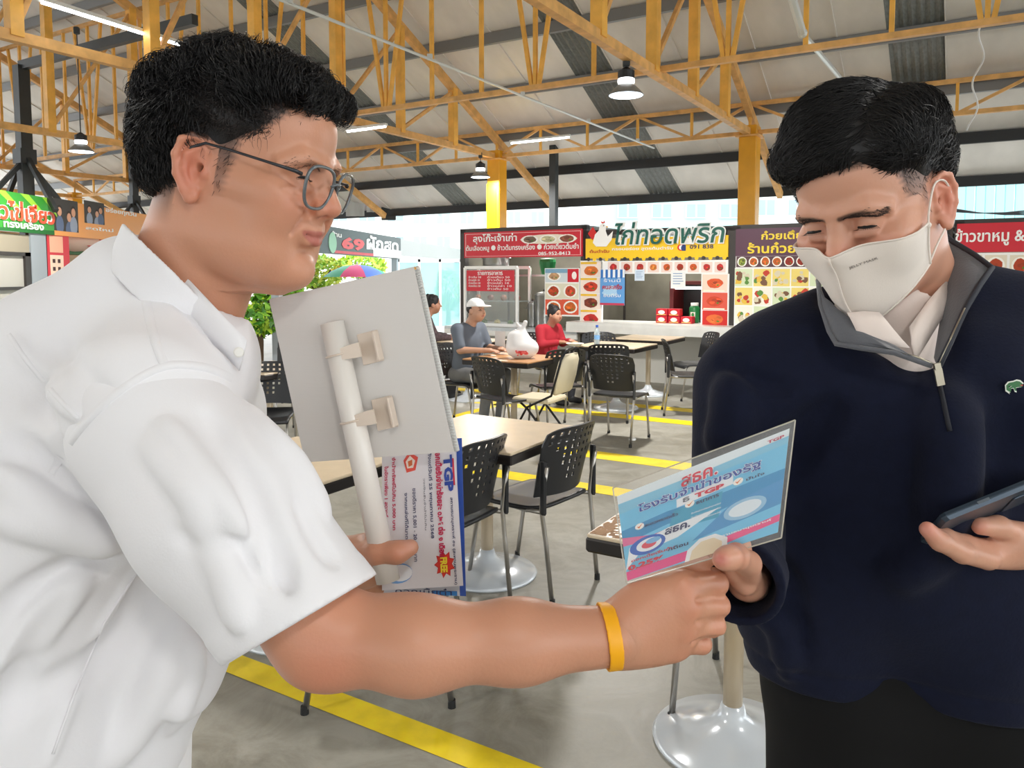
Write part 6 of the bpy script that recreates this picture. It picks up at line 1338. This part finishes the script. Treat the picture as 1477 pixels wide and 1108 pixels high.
# sweater collar, unzipped and folded open: grey lining inside, navy edge
flap([[(1180, 404, 1.0), (1184, 440, .975), (1196, 478, .95), (1206, 496, .935)], [(1190, 430, .975), (1206, 462, .945), (1226, 488, .92), (1240, 500, .91)], [(1208, 448, .955), (1236, 478, .925), (1270, 500, .90), (1288, 506, .895)], [(1226, 460, .94), (1268, 492, .91), (1310, 512, .89), (1344, 526, .885)]], 'collar_lining', grey, mr_, .004)
flap([[(1352, 330, 1.06), (1374, 348, 1.03), (1404, 366, .985), (1431, 386, .95)], [(1353, 366, 1.03), (1370, 384, .99), (1392, 396, .95), (1414, 408, .925)], [(1362, 410, .985), (1370, 430, .95), (1382, 440, .92), (1392, 444, .905)], [(1356, 460, .945), (1362, 476, .92), (1366, 486, .9), (1371, 490, .89)], [(1347, 516, .905), (1349, 522, .895), (1351, 526, .888), (1353, 528, .884)]], 'collar_lining', grey, mr_, .005)
edge_m = M('collar_edge', (44, 48, 58), .7)
W_(MB().tube([P3(1180, 404, .998), P3(1184, 440, .972), P3(1196, 478, .946), P3(1206, 496, .931), P3(1240, 502, .906), P3(1290, 509, .89), P3(1344, 528, .881)], .0032, 8).build('collar_piping', grey, mr_, True), mr_)
W_(MB().tube([P3(1352, 330, 1.058), P3(1374, 348, 1.028), P3(1404, 366, .983), P3(1431, 386, .947), P3(1414, 410, .921), P3(1392, 447, .901), P3(1371, 492, .886), P3(1353, 530, .881)], .0034, 8).build('collar_piping', edge_m, mr_, True), mr_)
zm = M('zip_metal', (176, 168, 150), .3, .9)
zp = [hit(vw, 1349 + 21 * i / 12, 524 + 98 * i / 12) for i in range(13)]; zp = [p + (EYE - p).normalized() * .001 for p in zp if p is not None]
if len(zp) > 3:
    W_(MB().tube(zp, .0028, 6).build('zip_seam', M('zip_tape', (14, 18, 30), .7), mr_, True), mr_)
for side, pts in (('l', [(1300, 509, .889), (1325, 516, .885), (1350, 527, .88)]), ('r', [(1392, 445, .9), (1371, 490, .885), (1353, 528, .88)])): W_(MB().tube([P3(*p) for p in pts], .0016, 6).build('zip_teeth', zm, mr_, True), mr_)
a, b = P3(1351, 524, .876), P3(1357, 556, .876); W_(MB().bar(a, a.lerp(b, .3), .007, .004, (0, 1, 0)).bar(a.lerp(b, .25), b, .009, .0025, (0, 1, 0)).build('zip_puller', zm, mr_), mr_)
# small green crocodile badge on the chest
cp = hit(vw, 1463, 557) or P3(1463, 557, .93); nrm = (EYE - cp).normalized(); xd = Vector((1, .12, 0)).normalized(); yd = nrm.cross(xd).normalized(); 
if yd.z < 0: yd = -yd
croc = [(-.95, .1), (-.6, .42), (-.1, .5), (.25, .62), (.6, .55), (.98, .2), (.6, .12), (.98, -.12), (.45, -.12), (.1, -.2), (.18, -.6), (-.02, -.55), (-.12, -.22), (-.4, -.25), (-.45, -.62), (-.65, -.5), (-.62, -.2), (-.3, .02), (-.7, .0), (-.5, -.75), (-.95, -.45)]
pb = Print().poly([(.5 + x * .56, .5 + y * .62) for x, y in croc], (226, 230, 220)).poly([(.5 + x * .47, .5 + y * .48) for x, y in croc], (46, 110, 60)).poly([(.93, .58), (.75, .55), (.92, .5)], (200, 40, 40))
W_(pb.build('crocodile_badge', mr_, cp + nrm * .002, xd, nrm.cross(xd) if nrm.cross(xd).z > 0 else -nrm.cross(xd), .024, .02, .0003), mr_)
# trousers and shoes
vt = Vol((.28, .82, .0), (.86, 1.3, 1.06), .013)
for s in (-1, 1): vt.cap((.57 + s * .085, 1.06 - s * .03, .95), (.585 + s * .1, 1.07 - s * .04, .5), .108, .09, .05).cap((.585 + s * .1, 1.07 - s * .04, .5), (.58 + s * .1, 1.1 - s * .04, .08), .08, .062, .03)
vt.cap((.49, 1.07, .98), (.65, 1.03, .98), .108, .108, .06); W_(solid('trousers', [vt], M('trousers_black', (13, 13, 14), .9, spec=.3), mr_), mr_)
for s in (-1, 1):
    v = Vol((.44 + s * .1, .86, -.02), (.74 + s * .1, 1.2, .14), .008); v.cap((.58 + s * .1, 1.08, .05), (.54 + s * .1, .93, .035), .048, .04, .03).plane((0, 0, 0), (0, 0, -1)); W_(solid('shoe', [v], blk, mr_), mr_)
# mask: a seamed cloth cup pushed clear of the face
maskm = M('mask_cloth', (236, 226, 216), .8, bump=(500, .05), sheen=.2); rows = []; nu, nv = 41, 25
for j in range(nv):
    v = j / (nv - 1); r = []
    for i in range(nu):
        u = i / (nu - 1) * 2 - 1; au = abs(u)
        xc = np.interp(v, [0, .18, .38, .6, .82, 1], [.107, .121, .128, .126, .116, .098]); zt = -.004 + .005 * math.sin(PI * min(au * 1.1, 1)) - .003 * au; zb = -.112 + .05 * au ** 1.6
        x = xc - .004 * au - (xc - .036) * (.20 * au ** 1.3 + .80 * au ** 2.6); r.append([x, u * (.066 - .002 * v), zt + (zb - zt) * v])
    rows.append(r)
G_ = np.array(rows)
for _ in range(30):
    q = ((G_.reshape(-1, 3) - HVR.lo) / HVR.h); ii = tuple(np.clip(q.round().astype(int), 0, np.array(HVR.a.shape) - 1).T); d = HVR.a[ii].reshape(nv, nu)
    g = G_ - np.array((-.02, 0, 0)); g[..., 2] = 0; g /= np.linalg.norm(g, axis=2, keepdims=True)
    G_ += g * np.clip(.0042 - d, 0, .002)[..., None]; sm = G_.copy(); sm[:, 1:-1, :2] = (G_[:, 1:-1, :2] * 2 + G_[:, :-2, :2] + G_[:, 2:, :2]) / 4; sm[1:-1, :, :2] = (sm[1:-1, :, :2] * 2 + sm[:-2, :, :2] + sm[2:, :, :2]) / 4; G_ = sm
mk = grid_surface([[R_HEAD @ Vector(p) for p in r] for r in G_], .0016, 'face_mask', maskm, mr_, 0)
mid = [R_HEAD @ (Vector(G_[j, nu // 2]) + Vector((.0016, 0, 0))) for j in range(nv)]; W_(MB().tube(mid, .0013, 6).build('mask_seam', maskm, mr_, True), mr_)
for row in (0, nv - 1): W_(MB().tube([R_HEAD @ Vector(G_[row, i]) for i in range(nu)], .0013, 6).build('mask_hem', maskm, mr_, True), mr_)
for s in (-1, 1):
    e = nu - 1 if s == 1 else 0
    W_(MB().tube([R_HEAD @ Vector(G_[j, e]) for j in range(nv)], .0018, 6).build('mask_hem', maskm, mr_, True), mr_)
    lp = [Vector(G_[1, e]), Vector((.03, s * .0765, .004)), Vector((.004, s * .0775, .026)), Vector((-.012, s * .083, .022)), Vector((-.02, s * .082, -.005)), Vector((-.012, s * .0765, -.028)), Vector((.02, s * .0735, -.042)), Vector(G_[nv - 2, e])]
    W_(MB().tube([R_HEAD @ p for p in smoothed(lp)], .0013, 6).build('ear_loop', maskm, mr_, True), mr_)
    W_(MB().ball(R_HEAD @ Vector(G_[1, e]), .0035, 8, 5).build('loop_bead', maskm, mr_, True), mr_)
c = Vector(G_[5, int(nu * .70)]); xd = R_HEAD.to_3x3() @ (Vector(G_[5, int(nu * .8)]) - Vector(G_[5, int(nu * .6)])); yd = R_HEAD.to_3x3() @ (Vector(G_[4, int(nu * .7)]) - Vector(G_[6, int(nu * .7)])); xd.normalize(); nn = xd.cross(yd).normalized(); yd = nn.cross(xd)
lt = lettering(mr_, 'JELLY MASK', R_HEAD @ c + nn * .0016, xd, yd, .032, .0036, M('mask_print', (120, 110, 104), .7), .0, 'mask_lettering', .0004); W_(lt, mr_)
# ------------------------------------------------------------------ held things
# white corrugated sign board on a pipe
q = lambda px, py, Y: Vector(at(px, py, Y))
def flat4(a, b, c, d):                                # four corners of a flat sheet: the third lies in the plane of the others
    A_, B_, D_ = q(*a), q(*b), q(*d); n = (B_ - A_).cross(D_ - A_); v = ray(c[0], c[1]); return A_, B_, EYE + v * ((A_ - EYE).dot(n) / v.dot(n)), D_
TL, TR, BR, BL = flat4((388, 432, .905), (597, 385, .862), (655, 652), (440, 667, .89))
brd = thing('sign_board', 'white corrugated plastic board clipped to a pipe, held up by the curly haired man', 'sign', (TL + BR) / 2); off = Matrix.Translation(-brd.location)
def K(o, t): o.matrix_parent_inverse = Matrix.Translation(-t.location); return o
bn_ = (BL - TL).cross(TR - TL).normalized(); bn_ = -bn_ if bn_.y < 0 else bn_                    # away from the camera
rg_ = (TR - TL).normalized()
cor = M('corrugated_white', (216, 212, 208), .45, bump=(30, .03, (1, 1, 8)))
def slab(a, b, c, d, n, th): return MB().add([a, b, c, d, a + n * th, b + n * th, c + n * th, d + n * th], [(0, 1, 2, 3), (7, 6, 5, 4), (0, 4, 5, 1), (1, 5, 6, 2), (2, 6, 7, 3), (3, 7, 4, 0)])
K(slab(TL, BL, BR, TR, bn_, .0006).build('back_skin', cor, brd), brd); K(slab(*(p + bn_ * .0046 + rg_ * (.005 if k_ > 1 else 0) for k_, p in enumerate((TL, BL, BR, TR))), bn_, .0006).build('front_skin', M('board_front', (240, 240, 236), .4), brd), brd)
fl = MB(); n = 62
for i in range(n + 1): a = TL.lerp(BL, i / n); b = TR.lerp(BR, i / n); fl.bar(a + bn_ * .0026, b + bn_ * .0026 + rg_ * .004, .0006, .0036, bn_)
o = K(fl.build('flutes', cor, brd), brd); o['kind'] = 'stuff'
K(slab(q(588, 387, .866), q(590, 391, .866), q(599, 389, .862), q(597, 385, .862), bn_, .004).build('orange_corner', M('orange_tape', (236, 176, 60), .5), brd), brd)
pipe = M('pvc_pipe', (238, 233, 226), .35, coat=.2); pa_, pb_ = q(479, 466, .872), q(560, 838, .838)
K(MB().tube([pa_, pb_], .0135, 20).build('pipe', pipe, brd, True), brd); K(MB().tube([pa_ + (pa_ - pb_).normalized() * .0004, pa_ + (pb_ - pa_).normalized() * .01], .0108, 16).build('pipe_bore', M('pipe_inside', (200, 176, 150), .6), brd), brd)
pd_ = (pb_ - pa_).normalized(); sd = pd_.cross(bn_).normalized(); sd = -sd if sd.x < 0 else sd
clipm = M('clip_beige', (222, 206, 190), .4)
for px, py in ((499, 509), (523, 604)):
    t_ = ((q(px, py, .86) - pa_).dot(pd_)); c = pa_ + pd_ * t_
    g = MB().tube([c + sd * (.0145 * math.cos(a)) - bn_ * (.0145 * math.sin(a)) for a in [(-.6 + 4.2 * k / 14) for k in range(15)]], .0012, 6); K(g.build('clip_ring', clipm, brd, True), brd)
    sgn = brd; cb = c + sd * .034 + bn_ * .012
    K(MB().rbox(cb, (.026, .036, .0016), (sd, pd_, bn_), .0006).build('clip_base', clipm, brd), brd); K(MB().rbox(cb + sd * .012 - bn_ * .006, (.003, .034, .014), (sd, pd_, bn_), .001).build('clip_lip', clipm, brd), brd)
    K(MB().rings([[c + sd * x - bn_ * (.012 - .003 * x / .02) + pd_ * y for y in (-w, w)] + [c + sd * x - bn_ * (.0095 - .003 * x / .02) + pd_ * y for y in (w, -w)] for x, w in ((.004, .006), (.022, .008), (.03, .008))], True, True).build('clip_arm', clipm, brd), brd)
# ---- leaflets under the thumb
def sheet4(name, label, TL_, TR_, BR_, BL_, mat, group=None, th=.0006):
    t = thing(name, label, 'leaflet', (TL_ + BR_) / 2, 0, group); n = (BL_ - TL_).cross(TR_ - TL_).normalized(); n = -n if n.y < 0 else n
    K(slab(TL_, BL_, BR_, TR_, n, th).build('sheet', mat, t), t); return t, n
class Frame4:
    """a flat leaflet's own u, v (0..1, v downward) -> place"""
    def __init__(s, TL_, TR_, BR_, BL_, n): s.q = (TL_, TR_, BR_, BL_); s.n = n
    def p(s, u, v, e=0): a = s.q[0].lerp(s.q[1], u); b = s.q[3].lerp(s.q[2], u); return a.lerp(b, v) - s.n * e
def fprint(pr, F, name, parent, eps=.00012, mat=None):
    vs, fs, cols = [], [], []
    for i, (pts, col) in enumerate(pr.p):
        k = len(vs); vs += [tuple(F.p(x, 1 - y, eps * (i + 2))) for x, y in pts]; fs.append(tuple(range(k, k + len(pts)))); cols += [tuple(lin(v) for v in col) + (1,)] * len(pts)
    me = bpy.data.meshes.new(name); me.from_pydata(vs, [], fs); me.update(); a = me.color_attributes.new('tint', 'FLOAT_COLOR', 'CORNER'); a.data.foreach_set('color', np.array(cols, np.float32).ravel())
    return K(link_mesh(name, me, mat or PRINT, parent), parent)
def ftext(s, F, u, v, w, h, mat, parent, ang=0, bold=0., e=.0016, dp=.0002, shear=0):
    """words centred at (u, v); ang = 0 reads along u, -90 reads down the sheet"""
    ux = (F.p(u + .01, v) - F.p(u - .01, v)).normalized(); vx = -(F.p(u, v + .01) - F.p(u, v - .01)).normalized(); c, s_ = math.cos(math.radians(ang)), math.sin(math.radians(ang))
    xd = ux * c + vx * s_; yd = vx * c - ux * s_
    return K(lettering(parent, s, F.p(u, v, e), xd, yd, w, h, mat, bold, 'lettering', dp, shear), parent)
pap = M('leaflet_paper', (226, 222, 226), .5); blu = M('ink_blue', (40, 70, 160), .5); mag = M('ink_crimson', (196, 30, 80), .5); nav = M('ink_navy', (50, 56, 100), .5); ylo = M('ink_yellow', (250, 220, 60), .5); gry = M('ink_grey', (110, 110, 120), .5)
l2 = flat4((556, 640, .905), (666, 632, .885), (672, 860), (552, 856, .895)); t2_, n2 = sheet4('leaflet', 'blue edged leaflet hidden behind the white printed leaflet', *l2, M('leaflet_blue', (56, 90, 180), .45), 'printed leaflets'); F2 = Frame4(*l2, n2)
fprint(Print().rect(0, 0, .93, .985, (214, 216, 226)).rect(.6, .0, .9, .03, (60, 130, 200)), F2, 'print', t2_); ftext('ดอกเบี้ยต่ำ', F2, .5, .975, .07, .008, nav, t2_)
l1 = flat4((551, 655, .893), (656, 640, .872), (668, 845), (551, 852, .882)); t1_, n1_ = sheet4('leaflet', 'white printed leaflet turned sideways under the thumb, with a red FREE burst', *l1, pap, 'printed leaflets'); F1 = Frame4(*l1, n1_)
W1, H1 = (l1[1] - l1[0]).length, (l1[3] - l1[0]).length
p = Print(); star = [(.79 + (.13 if k % 2 else .09) * math.cos(k * PI / 9) * 1., .16 + (.10 if k % 2 else .066) * math.sin(k * PI / 9)) for k in range(18)]
p.poly(star, (206, 44, 44)).poly([(.79 + (x - .79) * .86, .16 + (y - .16) * .86) for x, y in star], (226, 60, 48)); p.poly([(.3, .93), (.38, .99), (.5, .94), (.46, .85), (.34, .84)], (226, 84, 70)).poly([(.33, .92), (.39, .96), (.46, .92), (.43, .87), (.35, .87)], (246, 226, 214)).poly([(.36, .92), (.42, .93), (.42, .89), (.37, .88)], (214, 110, 60))
p.disc(.2, .12, .19, .075, (120, 170, 226), 20).disc(.24, .12, .15, .06, (236, 238, 244), 18)
fprint(p, F1, 'print', t1_)
rd_ = -90
for s, u, v, ln, h, m, bo in (('TGP', .9, .2, .042, .011, blu, .05), ('สถานธนานุเคราะห์ ๕๑ (สะพานพระราม)', .92, .68, .1, .0043, nav, .015), ('ดอกเบี้ยรับจำนำร้อยละ ๐.๒๕ ต่อ ๑ เดือน', .78, .40, .125, .0085, mag, .04), ('ตั้งแต่วันที่ 25 พฤษภาคม 2568', .66, .34, .1, .0055, nav, .015), ('วงเงินรับจำนำไม่เกิน', .58, .40, .06, .0025, gry, 0), ('ของดีราคา 5,001 - 20,000 บาท', .44, .54, .085, .0055, nav, .01), ('จากแหล่งที่ได้มาตรฐาน', .33, .52, .07, .0055, nav, .01), ('จำนำทรัพย์ไม่เกิน 5,000 บาท', .17, .3, .085, .0055, mag, .02), ('ในอัตราเพียง 1 สตางค์', .07, .28, .06, .005, mag, .02)): ftext(s, F1, u, v, ln, h, m, t1_, rd_, bo)
ftext('FREE', F1, .79, .84, .0175, .0085, ylo, t1_, rd_, .05, .0026)
fprint(Print().rect(.95, .71, .975, .9, (220, 60, 80)), F1, 'red_stroke', t1_)
# ---- the blue card in its clear sleeve
C = flat4((890, 716, .76), (1139, 618, .698), (1122, 768), (905, 838, .748)); card, nc = sheet4('printed_card', 'blue loan card in a clear sleeve held between the two men', *C, M('card_stock', (238, 240, 244), .4)); F = Frame4(*C, nc)
WC, HC_ = (C[1] - C[0]).length, (C[3] - C[0]).length
p = Print().rect(0, 0, 1, 1, (112, 194, 232)).rect(0, .9, 1, 1, (226, 236, 242)).poly([(0, .9), (0, .78), (.5, .82), (1, .86), (1, .93), (.5, .9)], (130, 196, 226)).poly([(0, .42), (.3, .48), (.6, .42), (1, .5), (1, .62), (.6, .6), (.3, .62), (0, .58)], (52, 146, 200)).poly([(.45, .2), (1, .28), (1, .52), (.7, .46)], (70, 150, 206)).poly([(0, .5), (.2, .42), (.5, .46), (.3, .36), (0, .4)], (228, 110, 160))
p.poly([(.3, .4), (.62, .36), (.64, .62), (.34, .6)], (58, 160, 196)).poly([(0, .12), (.04, .36), (.3, .44), (.62, .46), (.36, .3), (.1, .26)], (240, 244, 248)).disc(.16, .33, .12, .1, (40, 96, 190), 24).disc(.17, .33, .085, .07, (236, 240, 246), 20).disc(.17, .33, .05, .04, (220, 70, 90), 16).disc(.2, .36, .05, .03, (120, 180, 226), 14)
p.poly([(0, 0), (0, .1), (.46, .12), (.46, .02)], (232, 66, 140)).poly([(.58, .12), (1, .18), (1, .11), (.6, .05)], (236, 80, 140)).poly([(.4, .0), (.42, .12), (.5, .2), (.6, .2), (.68, .12), (.68, 0)], (244, 246, 248)).poly([(.43, .0), (.45, .1), (.51, .165), (.59, .165), (.645, .1), (.645, .0)], (240, 222, 190))
p.poly([(.36, .62), (.7, .655), (.7, .745), (.36, .71)], (236, 240, 246)).disc(.44, .61, .03, .035, (250, 246, 240), 14).disc(.73, .66, .03, .035, (250, 246, 240), 14).disc(.12, .565, .03, .035, (250, 246, 240), 14)
for u, v in ((.44, .61), (.73, .66), (.12, .565)): p.poly([(u - .018, v + .005), (u - .004, v - .022), (u + .026, v + .03), (u - .003, v - .002)], (226, 120, 60))
p.disc(.78, .36, .13, .1, (150, 196, 226), 22).disc(.78, .36, .1, .07, (226, 236, 244), 20)
fprint(p, F, 'card_print', card, .00002)
cr = M('ink_red', (214, 36, 66), .5); wh = M('ink_white', (246, 248, 250), .5)
def T(s, u, v, w, h, m, bo=.02, e=.0009, sh=.0): ftext(s, F, u, v, w * WC, h * HC_, m, card, 0, bo, e, .0002, sh)
T('สธค.', .5, .125, .22, .13, wh, .06, .0007); T('สธค.', .5, .125, .21, .12, cr, .02, .001); T('โรงรับจำนำของรัฐ', .49, .24, .72, .12, wh, .05, .0007); T('โรงรับจำนำของรัฐ', .49, .24, .715, .115, blu, .02, .001)
T('TGP', .93, .055, .09, .035, mag, .03); T('TGP', .56, .325, .17, .055, cr, .05); T('ธ', .42, .325, .04, .05, gry, .02); T('ธนาคาร', .55, .405, .13, .035, nav); T('มั่นใจ', .83, .35, .1, .035, nav); T('สะดวกรวดเร็ว', .26, .445, .2, .04, nav)
for k in range(3): T('รับจำนำทรัพย์ทุกชนิด', .54, .5 + .045 * k, .17, .025, wh, 0)
T('สธค.', .36, .6, .15, .07, nav, .03, .0009, .1); T('ดอกเบี้ยเริ่มต้น', .19, .79, .26, .035, cr); T('0.25%', .14, .865, .22, .06, cr, .05); T('/เดือน', .36, .8, .12, .04, nav); T('สถานธนานุเคราะห์', .78, .85, .3, .03, wh)
sleeve_m = M('clear_sleeve', (240, 240, 236), .12, alpha=.06, coat=.3)
cpl = lambda px, py: EYE + ray(px, py) * ((C[0] - EYE).dot(nc) / ray(px, py).dot(nc))
S4 = (cpl(884, 704), cpl(1147, 606), cpl(1127, 776), cpl(904, 842)); K(slab(*(S4[i] - nc * .0028 for i in (0, 3, 2, 1)), nc, .0001).build('sleeve_front', sleeve_m, card), card); K(slab(*(S4[i] + nc * .003 for i in (0, 3, 2, 1)), nc, .0001).build('sleeve_back', sleeve_m, card), card)
for a, b in ((0, 1), (1, 2), (2, 3), (3, 0)): K(MB().tube([S4[a], S4[b]], .0007, 5).build('sleeve_seam', M('sleeve_edge', (210, 204, 190), .2, alpha=.7), card), card)
# ---- phone
pc_ = q(1413, 737, .858); lx = Vector((.93, .16, .30)).normalized(); pn = Vector((-.05, .66, .75)); pn = (pn - lx * pn.dot(lx)).normalized(); py_ = pn.cross(lx)
ph = thing('mobile_phone', 'dark slate mobile phone held flat in the masked man\'s hand', 'phone', pc_); K(MB().rbox(pc_ + lx * .012, (.152, .074, .0095), (lx, py_, pn), .004).build('phone_body', M('phone_slate', (58, 72, 86), .35, .3), ph, False), ph)
K(MB().rbox(pc_ + lx * .012 + pn * .0049, (.144, .068, .0006), (lx, py_, pn), .0002).build('screen', M('phone_screen', (10, 12, 16), .08), ph), ph); K(MB().rbox(pc_ + lx * .05 - pn * .0055, (.036, .036, .002), (lx, py_, pn), .0008).build('camera_island', M('phone_slate', (58, 72, 86), .35), ph), ph)
K(MB().bar(pc_ - lx * .02 - py_ * .0372, pc_ - lx * .005 - py_ * .0372, .001, .003, pn).build('side_button', M('phone_trim', (120, 130, 140), .3, .7), ph), ph)
